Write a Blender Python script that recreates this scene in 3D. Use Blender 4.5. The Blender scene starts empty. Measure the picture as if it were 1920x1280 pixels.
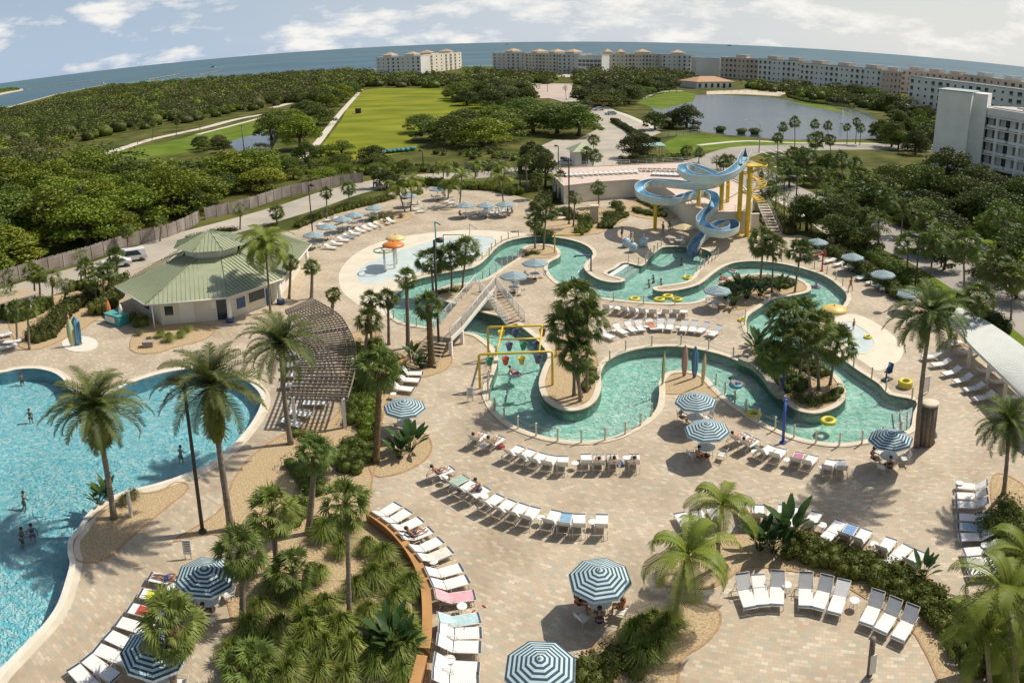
import bpy, math, random
from mathutils import Vector, Matrix, noise
from mathutils.geometry import tessellate_polygon
random.seed(7)
R = math.radians; PI = math.pi
S = bpy.context.scene
COL = S.collection
U = random.uniform

# ------------------------------------------------------------------ camera
# wide action-camera lens on a drone 29 m above the pool deck
FX, FY, CY, PITCH, ROLL, HC = 1391.6, 1254.5, 348.2, .2116, -.0195, 29.0
N_ = Vector((math.cos(PITCH)*math.sin(ROLL), math.cos(PITCH)*math.cos(ROLL), math.sin(PITCH)))
F_ = Vector((0, 0, -1)); Y_ = (F_ - F_.dot(N_)*N_).normalized(); X_ = Y_.cross(N_)
cd = bpy.data.cameras.new('camera'); cam = bpy.data.objects.new('camera', cd); COL.objects.link(cam)
cd.type = 'PANO'; cd.panorama_type = 'CENTRAL_CYLINDRICAL'
cd.central_cylindrical_radius = 1
cd.central_cylindrical_range_u_min = -960/FX; cd.central_cylindrical_range_u_max = 960/FX
cd.central_cylindrical_range_v_min = (CY-1280)/FY; cd.central_cylindrical_range_v_max = CY/FY
cd.clip_end = 200000; cd.clip_start = .1
M = Matrix((X_, Y_, N_)).to_4x4(); M.translation = (0, 0, HC); cam.matrix_world = M
S.camera = cam

def at(px, py, z=0.0):
    """survey point of the photograph (1920 x 1280) as a place in metres at height z"""
    lon = (px-960)/FX; lat = math.atan((CY-py)/FY)
    v = Vector((math.sin(lon)*math.cos(lat), math.sin(lat), -math.cos(lon)*math.cos(lat)))
    w = Vector((v.dot(X_), v.dot(Y_), v.dot(N_)))
    t = (z-HC)/w.z
    return Vector((w.x*t, w.y*t, z))
def ats(pts, z=0.0): return [at(x, y, z) for x, y in pts]
def proj(p):
    w = Vector((p[0], p[1], p[2]-HC)); v = w.x*X_+w.y*Y_+w.z*N_
    v = Vector((w.x*X_[0]+w.y*Y_[0]+w.z*N_[0], w.x*X_[1]+w.y*Y_[1]+w.z*N_[1], w.x*X_[2]+w.y*Y_[2]+w.z*N_[2]))
    return 960+FX*math.atan2(v.x, -v.z), CY-FY*v.y/math.hypot(v.x, v.z)
def height_to(b, ty):
    lo, hi = 0, 28
    for _ in range(40):
        m = (lo+hi)/2
        if proj((b[0], b[1], m))[1] > ty: lo = m
        else: hi = m
    return lo
def head(a, b):
    """heading angle from a to b on the ground"""
    return math.atan2(b.y-a.y, b.x-a.x)

# ------------------------------------------------------------------ sky and sun
SUN_EL, SUN_AZ = 53.0, 28.0            # azimuth counted from +x towards +y
w = bpy.data.worlds.new('World'); S.world = w; w.use_nodes = True
nt = w.node_tree; nd = nt.nodes; L = nt.links
bg = nd['Background']
sky = nd.new('ShaderNodeTexSky'); sky.sky_type = 'NISHITA'; sky.sun_disc = False
sky.sun_elevation = R(SUN_EL); sky.sun_rotation = R(90-SUN_AZ); sky.altitude = 30
sky.air_density = 1.0; sky.dust_density = 2.2; sky.ozone_density = 1.0
tc = nd.new('ShaderNodeTexCoord'); mp = nd.new('ShaderNodeMapping'); mp.inputs['Scale'].default_value = (3.0, 3.0, 8.5)
mp.inputs['Location'].default_value = (0.3, 1.1, 0.0)
L.new(tc.outputs['Generated'], mp.inputs[0])
nz = nd.new('ShaderNodeTexNoise'); nz.inputs['Scale'].default_value = 3.1; nz.inputs['Detail'].default_value = 9; nz.inputs['Roughness'].default_value = .58
L.new(mp.outputs[0], nz.inputs[0])
cr = nd.new('ShaderNodeValToRGB'); cr.color_ramp.elements[0].position = .50; cr.color_ramp.elements[1].position = .64
L.new(nz.outputs['Fac'], cr.inputs[0])
# clouds thin out into a pale veil towards the sun side
sx = nd.new('ShaderNodeSeparateXYZ'); L.new(tc.outputs['Generated'], sx.inputs[0])
mr = nd.new('ShaderNodeMapRange'); L.new(sx.outputs[0], mr.inputs[0])
mr.inputs['From Min'].default_value = -.45; mr.inputs['From Max'].default_value = .5; mr.inputs['To Min'].default_value = 0.0; mr.inputs['To Max'].default_value = 1.0
veil = nd.new('ShaderNodeMix'); veil.data_type = 'RGBA'; veil.inputs[6].default_value = (5.5, 6.9, 8.8, 1); veil.inputs[7].default_value = (9.2, 9.3, 9.1, 1)
L.new(mr.outputs[0], veil.inputs[0])
m1 = nd.new('ShaderNodeMix'); m1.data_type = 'RGBA'; L.new(sky.outputs[0], m1.inputs[6]); L.new(veil.outputs[2], m1.inputs[7])
mz = nd.new('ShaderNodeMapRange'); L.new(sx.outputs[2], mz.inputs[0]); mz.inputs['From Min'].default_value = .02; mz.inputs['From Max'].default_value = .38; mz.inputs['To Min'].default_value = .88; mz.inputs['To Max'].default_value = .03; L.new(mz.outputs[0], m1.inputs[0])
mc = nd.new('ShaderNodeMath'); mc.operation = 'MULTIPLY'; L.new(cr.outputs[0], mc.inputs[0])
my = nd.new('ShaderNodeMapRange'); L.new(sx.outputs[2], my.inputs[0]); my.inputs['From Min'].default_value = .1; my.inputs['From Max'].default_value = .5; my.inputs['To Min'].default_value = .9; my.inputs['To Max'].default_value = .15; L.new(my.outputs[0], mc.inputs[1])
m2 = nd.new('ShaderNodeMix'); m2.data_type = 'RGBA'; L.new(m1.outputs[2], m2.inputs[6]); m2.inputs[7].default_value = (11.2, 10.9, 10.3, 1); L.new(mc.outputs[0], m2.inputs[0])
L.new(m2.outputs[2], bg.inputs['Color']); bg.inputs['Strength'].default_value = .1
sd = bpy.data.lights.new('sun', 'SUN'); sd.energy = 4.9; sd.angle = R(.5); sd.color = (1, .93, .82)
so = bpy.data.objects.new('sun', sd); COL.objects.link(so)
sv = Vector((math.cos(R(SUN_EL))*math.cos(R(SUN_AZ)), math.cos(R(SUN_EL))*math.sin(R(SUN_AZ)), math.sin(R(SUN_EL))))
so.rotation_euler = sv.to_track_quat('Z', 'Y').to_euler()
S.view_settings.view_transform = 'Standard'; S.view_settings.look = 'None'; S.view_settings.gamma = 1; S.view_settings.exposure = -.2
S.cycles.max_bounces = 6; S.cycles.diffuse_bounces = 3; S.cycles.glossy_bounces = 2; S.cycles.transparent_max_bounces = 8; S.cycles.transmission_bounces = 3
S.cycles.caustics_reflective = False; S.cycles.caustics_refractive = False

# ------------------------------------------------------------------ materials
MT = {}
def mat(name, col, rough=.6, vary=0, scale=4.0, col2=None, bump=0, bscale=None, metal=0, objcol=False, randobj=0, detail=4, spec=.5, stretch=None, transl=0, hard=None):
    """principled material: noise mottling between col and col2, optional bump, per-object variation"""
    if name in MT: return MT[name]
    m = bpy.data.materials.new(name); m.use_nodes = True; MT[name] = m
    n = m.node_tree.nodes; l = m.node_tree.links; b = n['Principled BSDF']
    b.inputs['Roughness'].default_value = rough; b.inputs['Metallic'].default_value = metal
    b.inputs['Specular IOR Level'].default_value = spec
    c4 = (*col, 1); src = None
    tc = n.new('ShaderNodeTexCoord'); co = tc.outputs['Object']
    if stretch:
        mp = n.new('ShaderNodeMapping'); mp.inputs['Scale'].default_value = stretch; l.new(co, mp.inputs[0]); co = mp.outputs[0]
    if objcol:
        oi = n.new('ShaderNodeObjectInfo'); src = oi.outputs['Color']
    if vary or col2:
        c2 = (*(col2 or tuple(min(1, c*(1+vary)) for c in col)), 1)
        c1 = c4 if col2 else (*(c*(1-vary) for c in col), 1)
        nz = n.new('ShaderNodeTexNoise'); nz.inputs['Scale'].default_value = scale; nz.inputs['Detail'].default_value = detail
        l.new(co, nz.inputs[0])
        rp = n.new('ShaderNodeValToRGB'); a, bb = hard or (.35, .65)
        rp.color_ramp.elements[0].position = a; rp.color_ramp.elements[1].position = bb
        l.new(nz.outputs['Fac'], rp.inputs[0])
        if objcol:
            rp.color_ramp.elements[0].color = (1-vary, 1-vary, 1-vary, 1); rp.color_ramp.elements[1].color = (1, 1, 1, 1)
            mx = n.new('ShaderNodeMix'); mx.data_type = 'RGBA'; mx.blend_type = 'MULTIPLY'; mx.inputs[0].default_value = 1
            l.new(src, mx.inputs[6]); l.new(rp.outputs[0], mx.inputs[7]); src = mx.outputs[2]
        else:
            rp.color_ramp.elements[0].color = c1; rp.color_ramp.elements[1].color = c2; src = rp.outputs[0]
    if randobj:
        oi = n.new('ShaderNodeObjectInfo')
        hs = n.new('ShaderNodeHueSaturation')
        mr = n.new('ShaderNodeMapRange'); l.new(oi.outputs['Random'], mr.inputs[0]); mr.inputs[3].default_value = 1-randobj; mr.inputs[4].default_value = 1+randobj
        l.new(mr.outputs[0], hs.inputs['Value'])
        mh = n.new('ShaderNodeMath'); mh.operation = 'MULTIPLY'; mh.inputs[1].default_value = 7.13; l.new(oi.outputs['Random'], mh.inputs[0])
        mf = n.new('ShaderNodeMath'); mf.operation = 'FRACT'; l.new(mh.outputs[0], mf.inputs[0])
        mq = n.new('ShaderNodeMapRange'); l.new(mf.outputs[0], mq.inputs[0]); mq.inputs[3].default_value = .5-randobj*.08; mq.inputs[4].default_value = .5+randobj*.06
        l.new(mq.outputs[0], hs.inputs['Hue'])
        if src: l.new(src, hs.inputs['Color'])
        else: hs.inputs['Color'].default_value = c4
        src = hs.outputs[0]
    if src: l.new(src, b.inputs['Base Color'])
    else: b.inputs['Base Color'].default_value = c4
    if bump:
        nb = n.new('ShaderNodeTexNoise'); nb.inputs['Scale'].default_value = bscale or scale*3; nb.inputs['Detail'].default_value = 3; l.new(co, nb.inputs[0])
        bp = n.new('ShaderNodeBump'); bp.inputs['Strength'].default_value = min(1, bump); bp.inputs['Distance'].default_value = .05
        l.new(nb.outputs['Fac'], bp.inputs['Height']); l.new(bp.outputs[0], b.inputs['Normal'])
    if transl:
        tr = n.new('ShaderNodeBsdfTranslucent'); mx = n.new('ShaderNodeMixShader'); mx.inputs[0].default_value = transl
        if src: l.new(src, tr.inputs[0])
        else: tr.inputs[0].default_value = c4
        l.new(b.outputs[0], mx.inputs[1]); l.new(tr.outputs[0], mx.inputs[2]); l.new(mx.outputs[0], n['Material Output'].inputs[0])
    return m

def leaf(name, c1, c2, scale=1.0, rand=.25, rough=.55, transl=.22):
    return mat(name, c1, rough, col2=c2, scale=scale, randobj=rand, transl=transl, spec=.3, hard=(.3, .7))

# ------------------------------------------------------------------ mesh builder
class MB:
    def __init__(s): s.v = []; s.f = []; s.m = []; s.sm = []
    def add(s, vs, fs, mi=0, smooth=False):
        o = len(s.v); s.v += [tuple(v) for v in vs]
        for f in fs: s.f.append(tuple(i+o for i in f)); s.m.append(mi); s.sm.append(smooth)
        return s
    def box(s, c, d, rz=0, mi=0, ry=0, rx=0):
        m = Matrix.Translation(c) @ Matrix.Rotation(rz, 4, 'Z') @ Matrix.Rotation(ry, 4, 'Y') @ Matrix.Rotation(rx, 4, 'X')
        x, y, z = d[0]/2, d[1]/2, d[2]/2
        vs = [m @ Vector(p) for p in ((-x,-y,-z),(x,-y,-z),(x,y,-z),(-x,y,-z),(-x,-y,z),(x,-y,z),(x,y,z),(-x,y,z))]
        return s.add(vs, [(0,3,2,1),(4,5,6,7),(0,1,5,4),(1,2,6,5),(2,3,7,6),(3,0,4,7)], mi)
    def tube(s, pts, r, n=6, mi=0, caps=True, smooth=True, closed=False):
        pts = [Vector(p) for p in pts]; k = len(pts)
        rs = r if isinstance(r, (list, tuple)) else [r]*k
        vs = []; up = Vector((0, 0, 1)); prev = None
        for i, p in enumerate(pts):
            if closed: t = pts[(i+1) % k]-pts[i-1]
            else: t = (pts[min(i+1, k-1)]-pts[max(i-1, 0)])
            t = t.normalized() if t.length > 1e-9 else Vector((0, 0, 1))
            if prev is None:
                a = t.cross(up) if abs(t.z) < .95 else t.cross(Vector((1, 0, 0)))
            else: a = prev - t*prev.dot(t)
            a = a.normalized() if a.length > 1e-6 else Vector((1, 0, 0)); prev = a; b = t.cross(a)
            for j in range(n):
                g = 2*PI*j/n; vs.append(p+(a*math.cos(g)+b*math.sin(g))*rs[i])
        fs = []
        for i in range(k if closed else k-1):
            i2 = (i+1) % k
            for j in range(n):
                j2 = (j+1) % n; fs.append((i*n+j, i*n+j2, i2*n+j2, i2*n+j))
        if caps and not closed:
            fs.append(tuple(range(n-1, -1, -1))); fs.append(tuple((k-1)*n+j for j in range(n)))
        return s.add(vs, fs, mi, smooth)
    def lathe(s, prof, n=12, c=(0, 0, 0), mi=0, smooth=True, sx=1, sy=1, rz=0, caps=True):
        vs = []; k = len(prof)
        for (r, z) in prof:
            for j in range(n):
                g = 2*PI*j/n+rz; vs.append((c[0]+r*sx*math.cos(g), c[1]+r*sy*math.sin(g), c[2]+z))
        fs = [(i*n+j, i*n+(j+1) % n, (i+1)*n+(j+1) % n, (i+1)*n+j) for i in range(k-1) for j in range(n)]
        if caps:
            if prof[0][0] > 1e-4: fs.append(tuple(range(n-1, -1, -1)))
            if prof[-1][0] > 1e-4: fs.append(tuple((k-1)*n+j for j in range(n)))
        return s.add(vs, fs, mi, smooth)
    def prism(s, poly, z0, z1, mi=0, top=None, bottom=True):
        """poly: list of xy; walls and caps"""
        n = len(poly); P = [Vector((p[0], p[1], 0)) for p in poly]
        vs = [(p.x, p.y, z0) for p in P]+[(p.x, p.y, z1) for p in P]
        fs = [(i, (i+1) % n, n+(i+1) % n, n+i) for i in range(n)]
        s.add(vs, fs, mi)
        tri = tessellate_polygon([P])
        s.add([(p.x, p.y, z1) for p in P], tri, mi if top is None else top)
        if bottom: s.add([(p.x, p.y, z0) for p in P], [t[::-1] for t in tri], mi)
        return s
    def sheet(s, outer, holes=(), z=0, mi=0):
        loops = [[Vector((p[0], p[1], 0)) for p in outer]]+[[Vector((p[0], p[1], 0)) for p in h] for h in holes]
        tri = tessellate_polygon(loops); vs = [(p.x, p.y, z) for lp in loops for p in lp]
        fs = []
        for t in tri:
            a, b, c = (Vector(vs[i]) for i in t)
            if (b-a).cross(c-a).z < 0: t = (t[0], t[2], t[1])
            fs.append(tuple(t))
        return s.add(vs, fs, mi)
    def mesh(s, name, mats):
        me = bpy.data.meshes.new(name); me.from_pydata(s.v, [], s.f)
        for m in (mats if isinstance(mats, (list, tuple)) else [mats]): me.materials.append(m)
        me.polygons.foreach_set('material_index', s.m); me.polygons.foreach_set('use_smooth', s.sm); me.update()
        return me
    def build(s, name, mats, parent=None, color=None):
        o = bpy.data.objects.new(name, s.mesh(name, mats)); COL.objects.link(o)
        if parent: o.parent = parent
        if color: o.color = (*color, 1)
        return o

LABELS = {}
def tag(o, label=None, cat=None, group=None, kind=None):
    if kind: o['kind'] = kind
    if label: o['label'] = label; LABELS.setdefault(label, []).append(o.name)
    if cat: o['category'] = cat
    if group: o['group'] = group
    return o
def thing(name, label, cat, loc=(0, 0, 0), rz=0, group=None):
    o = bpy.data.objects.new(name, None); COL.objects.link(o); o.empty_display_size = .3
    o.location = loc; o.rotation_euler = (0, 0, rz)
    return tag(o, label, cat, group)
def part(name, me, parent, color=None, loc=None, label=None):
    o = bpy.data.objects.new(name, me); COL.objects.link(o); o.parent = parent
    if color: o.color = (*color, 1)
    if loc: o.location = loc
    if label: o['label'] = label
    return o
def struct(name, mb, m): return tag(mb.build(name, m), kind='structure')
def ordn(i):
    w = 'first second third fourth fifth sixth seventh eighth ninth tenth eleventh twelfth thirteenth fourteenth fifteenth sixteenth seventeenth eighteenth nineteenth twentieth'.split()
    if i < 20: return w[i]
    t, u = divmod(i+1, 10); tens = {2: 'twenty', 3: 'thirty', 4: 'forty', 5: 'fifty', 6: 'sixty', 7: 'seventy', 8: 'eighty', 9: 'ninety', 10: 'hundred', 11: 'hundred ten', 12: 'hundred twenty', 13: 'hundred thirty'}[t]
    return tens+' '+w[u-1] if u else tens.replace('ty', 'tieth') if t < 10 else tens+'th'

# ------------------------------------------------------------------ polygons
def smooth(pts, closed=True, k=4):
    n = len(pts); out = []
    P = [Vector(p) for p in pts]
    rng = range(n) if closed else range(n-1)
    for i in rng:
        a = P[(i-1) % n] if closed or i > 0 else P[0]; b = P[i]; c = P[(i+1) % n]; d = P[(i+2) % n] if closed or i+2 < n else P[-1]
        for j in range(k):
            t = j/k
            out.append(.5*((2*b)+(c-a)*t+(2*a-5*b+4*c-d)*t*t+(3*b-a-3*c+d)*t**3))
    if not closed: out.append(P[-1])
    return out
def area(p): return sum(p[i].x*p[(i+1) % len(p)].y-p[(i+1) % len(p)].x*p[i].y for i in range(len(p)))/2
def offset(pts, d):
    """grow (d > 0) or shrink a closed polygon"""
    if area(pts) < 0: d = -d
    n = len(pts); out = []
    for i in range(n):
        t = (pts[(i+1) % n]-pts[i-1]); t.z = 0; t = t.normalized() if t.length > 1e-9 else Vector((1, 0, 0))
        out.append(pts[i]+Vector((t.y, -t.x, 0))*d)
    return out
def inside(p, poly):
    c = False; j = len(poly)-1
    for i in range(len(poly)):
        a, b = poly[i], poly[j]
        if (a.y > p.y) != (b.y > p.y) and p.x < (b.x-a.x)*(p.y-a.y)/(b.y-a.y)+a.x: c = not c
        j = i
    return c
def scatter(poly, d, jit=.35, maxn=9999):
    xs = [p.x for p in poly]; ys = [p.y for p in poly]; out = []
    y = min(ys); row = 0
    while y < max(ys):
        x = min(xs)+(d/2 if row % 2 else 0)
        while x < max(xs):
            p = Vector((x+U(-jit, jit)*d, y+U(-jit, jit)*d, 0))
            if inside(p, poly): out.append(p)
            x += d
        y += d*.87; row += 1
    return out[:maxn]
def ring(mb, pts, wi, wo, z0, z1, mi=0, closed=True):
    """coping: a raised band along a line, wi inwards and wo outwards"""
    a = offset(pts, -wi); b = offset(pts, wo); n = len(pts); rng = range(n if closed else n-1)
    if not closed:
        pass
    vs = [(p.x, p.y, z1) for p in a]+[(p.x, p.y, z1) for p in b]+[(p.x, p.y, z0) for p in a]+[(p.x, p.y, z0) for p in b]
    fs = []
    for i in rng:
        j = (i+1) % n; fs += [(i, n+i, n+j, j), (2*n+i, i, j, 2*n+j), (n+i, 3*n+i, 3*n+j, n+j)]
    return mb.add(vs, fs, mi)
def resample(pts, step):
    out = [pts[0].copy()]; acc = 0
    for i in range(1, len(pts)):
        a, b = pts[i-1], pts[i]; d = (b-a).length
        while acc+d >= step:
            t = (step-acc)/d; a = a.lerp(b, t); out.append(a.copy()); d = (b-a).length; acc = 0
        acc += d
    return out
# ------------------------------------------------------------------ special materials
def paver_mat():
    m = bpy.data.materials.new('pavers'); m.use_nodes = True; n = m.node_tree.nodes; l = m.node_tree.links; b = n['Principled BSDF']
    tc = n.new('ShaderNodeTexCoord'); mp = n.new('ShaderNodeMapping'); mp.inputs['Rotation'].default_value = (0, 0, R(28)); l.new(tc.outputs['Object'], mp.inputs[0])
    br = n.new('ShaderNodeTexBrick'); l.new(mp.outputs[0], br.inputs[0])
    br.inputs['Scale'].default_value = 1.0; br.inputs['Brick Width'].default_value = .34; br.inputs['Row Height'].default_value = .2; br.inputs['Mortar Size'].default_value = .012
    br.inputs['Mortar Smooth'].default_value = .3; br.inputs['Bias'].default_value = 0
    br.inputs['Color1'].default_value = (0, 0, 0, 1); br.inputs['Color2'].default_value = (1, 1, 1, 1); br.inputs['Mortar'].default_value = (.5, .5, .5, 1)
    rp = n.new('ShaderNodeValToRGB'); l.new(br.outputs['Color'], rp.inputs[0]); e = rp.color_ramp.elements
    cols = [(0, (.53, .43, .30)), (.25, (.50, .385, .275)), (.45, (.57, .475, .34)), (.62, (.41, .395, .30)), (.8, (.55, .44, .315)), (1, (.65, .565, .425))]
    e[0].position, e[0].color = cols[0][0], (*cols[0][1], 1); e[1].position, e[1].color = 1, (*cols[-1][1], 1)
    for p, c in cols[1:-1]: x = e.new(p); x.color = (*c, 1)
    rp.color_ramp.interpolation = 'LINEAR'
    nz = n.new('ShaderNodeTexNoise'); nz.inputs['Scale'].default_value = .25; nz.inputs['Detail'].default_value = 5; l.new(tc.outputs['Object'], nz.inputs[0])
    r2 = n.new('ShaderNodeValToRGB'); l.new(nz.outputs['Fac'], r2.inputs[0]); r2.color_ramp.elements[0].color = (.74, .71, .66, 1); r2.color_ramp.elements[1].color = (1, 1, 1, 1)
    r2.color_ramp.elements[0].position = .3; r2.color_ramp.elements[1].position = .6
    mx = n.new('ShaderNodeMix'); mx.data_type = 'RGBA'; mx.blend_type = 'MULTIPLY'; mx.inputs[0].default_value = 1; l.new(rp.outputs[0], mx.inputs[6]); l.new(r2.outputs[0], mx.inputs[7])
    n5 = n.new('ShaderNodeTexNoise'); n5.inputs['Scale'].default_value = .9; n5.inputs['Detail'].default_value = 8; n5.inputs['Roughness'].default_value = .7; n5.inputs['Distortion'].default_value = .6; l.new(tc.outputs['Object'], n5.inputs[0])
    r5 = n.new('ShaderNodeValToRGB'); l.new(n5.outputs['Fac'], r5.inputs[0]); r5.color_ramp.elements[0].color = (.80, .77, .73, 1); r5.color_ramp.elements[1].color = (1, 1, 1, 1); r5.color_ramp.elements[0].position = .32; r5.color_ramp.elements[1].position = .42
    m5 = n.new('ShaderNodeMix'); m5.data_type = 'RGBA'; m5.blend_type = 'MULTIPLY'; m5.inputs[0].default_value = .8; l.new(mx.outputs[2], m5.inputs[6]); l.new(r5.outputs[0], m5.inputs[7]); mx = m5
    m3 = n.new('ShaderNodeMix'); m3.data_type = 'RGBA'; m3.inputs[7].default_value = (.36, .29, .21, 1); l.new(mx.outputs[2], m3.inputs[6])
    fm = n.new('ShaderNodeMath'); fm.operation = 'MULTIPLY'; fm.inputs[1].default_value = .55; l.new(br.outputs['Fac'], fm.inputs[0]); l.new(fm.outputs[0], m3.inputs[0])
    l.new(m3.outputs[2], b.inputs['Base Color']); b.inputs['Roughness'].default_value = .75
    return m
def water_mat(name, tint, sparkle_tint, scale, gl=.9, bump=.25):
    m = bpy.data.materials.new(name); m.use_nodes = True; n = m.node_tree.nodes; l = m.node_tree.links; n.remove(n['Principled BSDF'])
    tc = n.new('ShaderNodeTexCoord')
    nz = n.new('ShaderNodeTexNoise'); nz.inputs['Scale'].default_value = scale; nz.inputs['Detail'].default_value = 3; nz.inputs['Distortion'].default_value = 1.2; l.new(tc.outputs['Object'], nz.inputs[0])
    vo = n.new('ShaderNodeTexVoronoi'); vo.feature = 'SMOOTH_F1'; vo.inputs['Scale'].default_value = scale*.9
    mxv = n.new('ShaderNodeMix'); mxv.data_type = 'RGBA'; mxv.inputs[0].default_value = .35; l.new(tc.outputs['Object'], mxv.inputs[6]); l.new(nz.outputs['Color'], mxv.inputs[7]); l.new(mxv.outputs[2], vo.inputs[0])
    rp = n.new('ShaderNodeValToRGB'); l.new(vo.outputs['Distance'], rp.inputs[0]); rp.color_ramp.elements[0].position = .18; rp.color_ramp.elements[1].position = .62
    rp.color_ramp.elements[0].color = (*tint, 1); rp.color_ramp.elements[1].color = (*sparkle_tint, 1)  # caustic and ripple sparkle painted into the tint as pale and darker cells
    tr = n.new('ShaderNodeBsdfTransparent'); l.new(rp.outputs[0], tr.inputs[0])
    g = n.new('ShaderNodeBsdfGlossy'); g.inputs['Roughness'].default_value = .12; g.inputs['Color'].default_value = (gl, gl, gl, 1)
    bp = n.new('ShaderNodeBump'); bp.inputs['Strength'].default_value = bump; bp.inputs['Distance'].default_value = .3; l.new(nz.outputs['Fac'], bp.inputs['Height']); l.new(bp.outputs[0], g.inputs['Normal'])
    fr = n.new('ShaderNodeFresnel'); fr.inputs['IOR'].default_value = 1.33; l.new(bp.outputs[0], fr.inputs['Normal'])
    mx = n.new('ShaderNodeMixShader'); l.new(fr.outputs[0], mx.inputs[0]); l.new(tr.outputs[0], mx.inputs[1]); l.new(g.outputs[0], mx.inputs[2]); l.new(mx.outputs[0], n['Material Output'].inputs[0])
    return m
PAVE = paver_mat()
CONC = mat('pale_concrete', (.62, .56, .45), .8, vary=.08, scale=.8)
CREAM = mat('cream_coping', (.66, .58, .44), .7, vary=.08, scale=1.2)
ASPH = mat('sandy_asphalt', (.43, .385, .31), .9, vary=.14, scale=.12, detail=6)
ASPH2 = mat('grey_asphalt', (.35, .32, .27), .9, vary=.14, scale=.1, detail=6)
LOT = mat('pink_lot_paving', (.5, .4, .33), .9, vary=.1, scale=.2)
GRASS = mat('rough_grass', (.045, .06, .012), .9, col2=(.14, .135, .035), scale=.13, detail=8, spec=.1)
LAWN = mat('mown_field_grass', (.13, .165, .01), .95, col2=(.25, .255, .025), scale=.035, detail=9, spec=.1, stretch=(1, 2.2, 1))
VERGE = mat('verge_grass', (.09, .15, .012), .95, col2=(.16, .21, .03), scale=.12, detail=8, spec=.1)
SAND = mat('beach_sand', (.55, .47, .35), .9, vary=.08, scale=.1)
MULCH = mat('gravel_mulch', (.36, .25, .13), .95, col2=(.58, .45, .27), scale=9, detail=5, bump=.6, bscale=14)
EDGE = mat('brown_bed_edging', (.40, .25, .13), .8, vary=.15, scale=3)
SOIL = mat('soil', (.14, .11, .06), .95, vary=.25, scale=1.5)
PFLOOR = mat('pale_pool_plaster', (.52, .86, .88), .8, vary=.10, scale=.12)
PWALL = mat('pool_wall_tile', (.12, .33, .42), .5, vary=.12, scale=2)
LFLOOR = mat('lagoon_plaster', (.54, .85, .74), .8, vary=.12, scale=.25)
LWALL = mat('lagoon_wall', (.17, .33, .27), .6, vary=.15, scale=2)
PAD = mat('pale_blue_splash_floor', (.50, .57, .56), .35, vary=.06, scale=.5)
WHITEC = mat('white_coping', (.72, .68, .58), .7, vary=.05, scale=1)
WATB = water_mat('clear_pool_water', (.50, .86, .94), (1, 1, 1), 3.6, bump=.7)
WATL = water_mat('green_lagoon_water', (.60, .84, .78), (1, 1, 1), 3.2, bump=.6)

# ------------------------------------------------------------------ outlines surveyed from the photograph
lag_out = smooth(ats([(733,562),(752,545),(773,527),(830,513),(887,502),(913,484),(933,463),(960,450),(1010,443),(1060,448),(1098,460),(1112,477),(1095,497),(1103,513),(1127,526),(1157,530),(1172,524),(1138,513),(1155,503),(1171,493),(1203,499),(1218,484),(1233,470),(1250,463),(1300,464),(1330,472),(1332,484),(1307,506),(1298,520),(1280,530),(1232,537),(1224,541),(1234,546),(1267,545),(1310,534),(1338,513),(1360,499),(1383,492),(1420,490),(1467,495),(1517,507),(1550,520),(1573,537),(1587,553),(1583,570),(1560,588),(1520,598),(1497,612),(1508,628),(1535,645),(1577,672),(1607,694),(1647,720),(1667,740),(1717,752),(1712,776),(1704,806),(1663,817),(1622,826),(1577,832),(1537,829),(1501,822),(1473,812),(1442,798),(1414,782),(1394,768),(1362,746),(1338,722),(1322,705),(1300,697),(1270,695),(1248,700),(1236,716),(1236,738),(1232,763),(1221,779),(1203,793),(1175,809),(1147,820),(1105,827),(1063,826),(1026,820),(992,810),(964,798),(942,782),(925,762),(916,740),(919,720),(926,703),(932,685),(934,668),(925,652),(909,638),(894,628),(870,622),(840,618),(793,612),(760,606),(738,594),(729,577)]), k=3)
lag_isl = smooth(ats([(1050,481),(1030,492),(1028,507),(1043,527),(1073,541),(1123,557),(1167,563),(1233,568),(1287,568),(1313,563),(1332,549),(1345,531),(1380,517),(1440,513),(1490,520),(1513,530),(1521,540),(1515,548),(1490,554),(1450,561),(1425,577),(1403,593),(1400,613),(1413,632),(1450,650),(1500,670),(1547,690),(1575,710),(1587,738),(1580,755),(1560,768),(1527,776),(1490,768),(1466,748),(1447,728),(1431,708),(1413,690),(1387,679),(1360,668),(1317,657),(1267,650),(1210,653),(1167,663),(1138,679),(1127,700),(1128,725),(1120,748),(1102,764),(1075,771),(1045,766),(1020,749),(1010,720),(1018,690),(1027,668),(1016,648),(997,629),(975,612),(957,602),(926,592),(895,583),(860,572),(820,561),(806,549),(830,538),(870,531),(905,525),(930,511),(950,497),(970,484),(975,468),(995,459),(1030,459),(1048,467)]), k=3)
pool = smooth(ats([(-330,720),(-200,702),(-60,700),(0,699),(29,693),(64,691),(96,697),(117,710),(128,728),(160,742),(205,738),(235,722),(254,715),(291,703),(335,694),(385,692),(430,700),(462,714),(484,734),(490,752),(481,777),(461,807),(434,836),(394,868),(350,888),(289,908),(225,924),(172,955),(143,995),(128,1013),(127,1039),(131,1057),(122,1092),(108,1132),(85,1167),(52,1202),(23,1232),(0,1255),(-40,1300),(-200,1420),(-420,1500)]), k=3)
splash = smooth(ats([(668,516),(681,497),(727,477),(793,457),(845,446),(895,442),(925,446),(922,462),(903,478),(885,492),(830,503),(773,515),(735,524),(700,532),(676,530)]), k=3)
splash_rim = smooth(ats([(635,522),(640,503),(660,481),(693,461),(747,445),(827,434),(893,431),(955,435),(990,440),(950,446),(925,462),(903,484),(884,498),(828,508),(770,521),(748,538),(726,560),(728,588),(710,590),(687,580),(660,563),(641,545)]), k=3)
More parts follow.
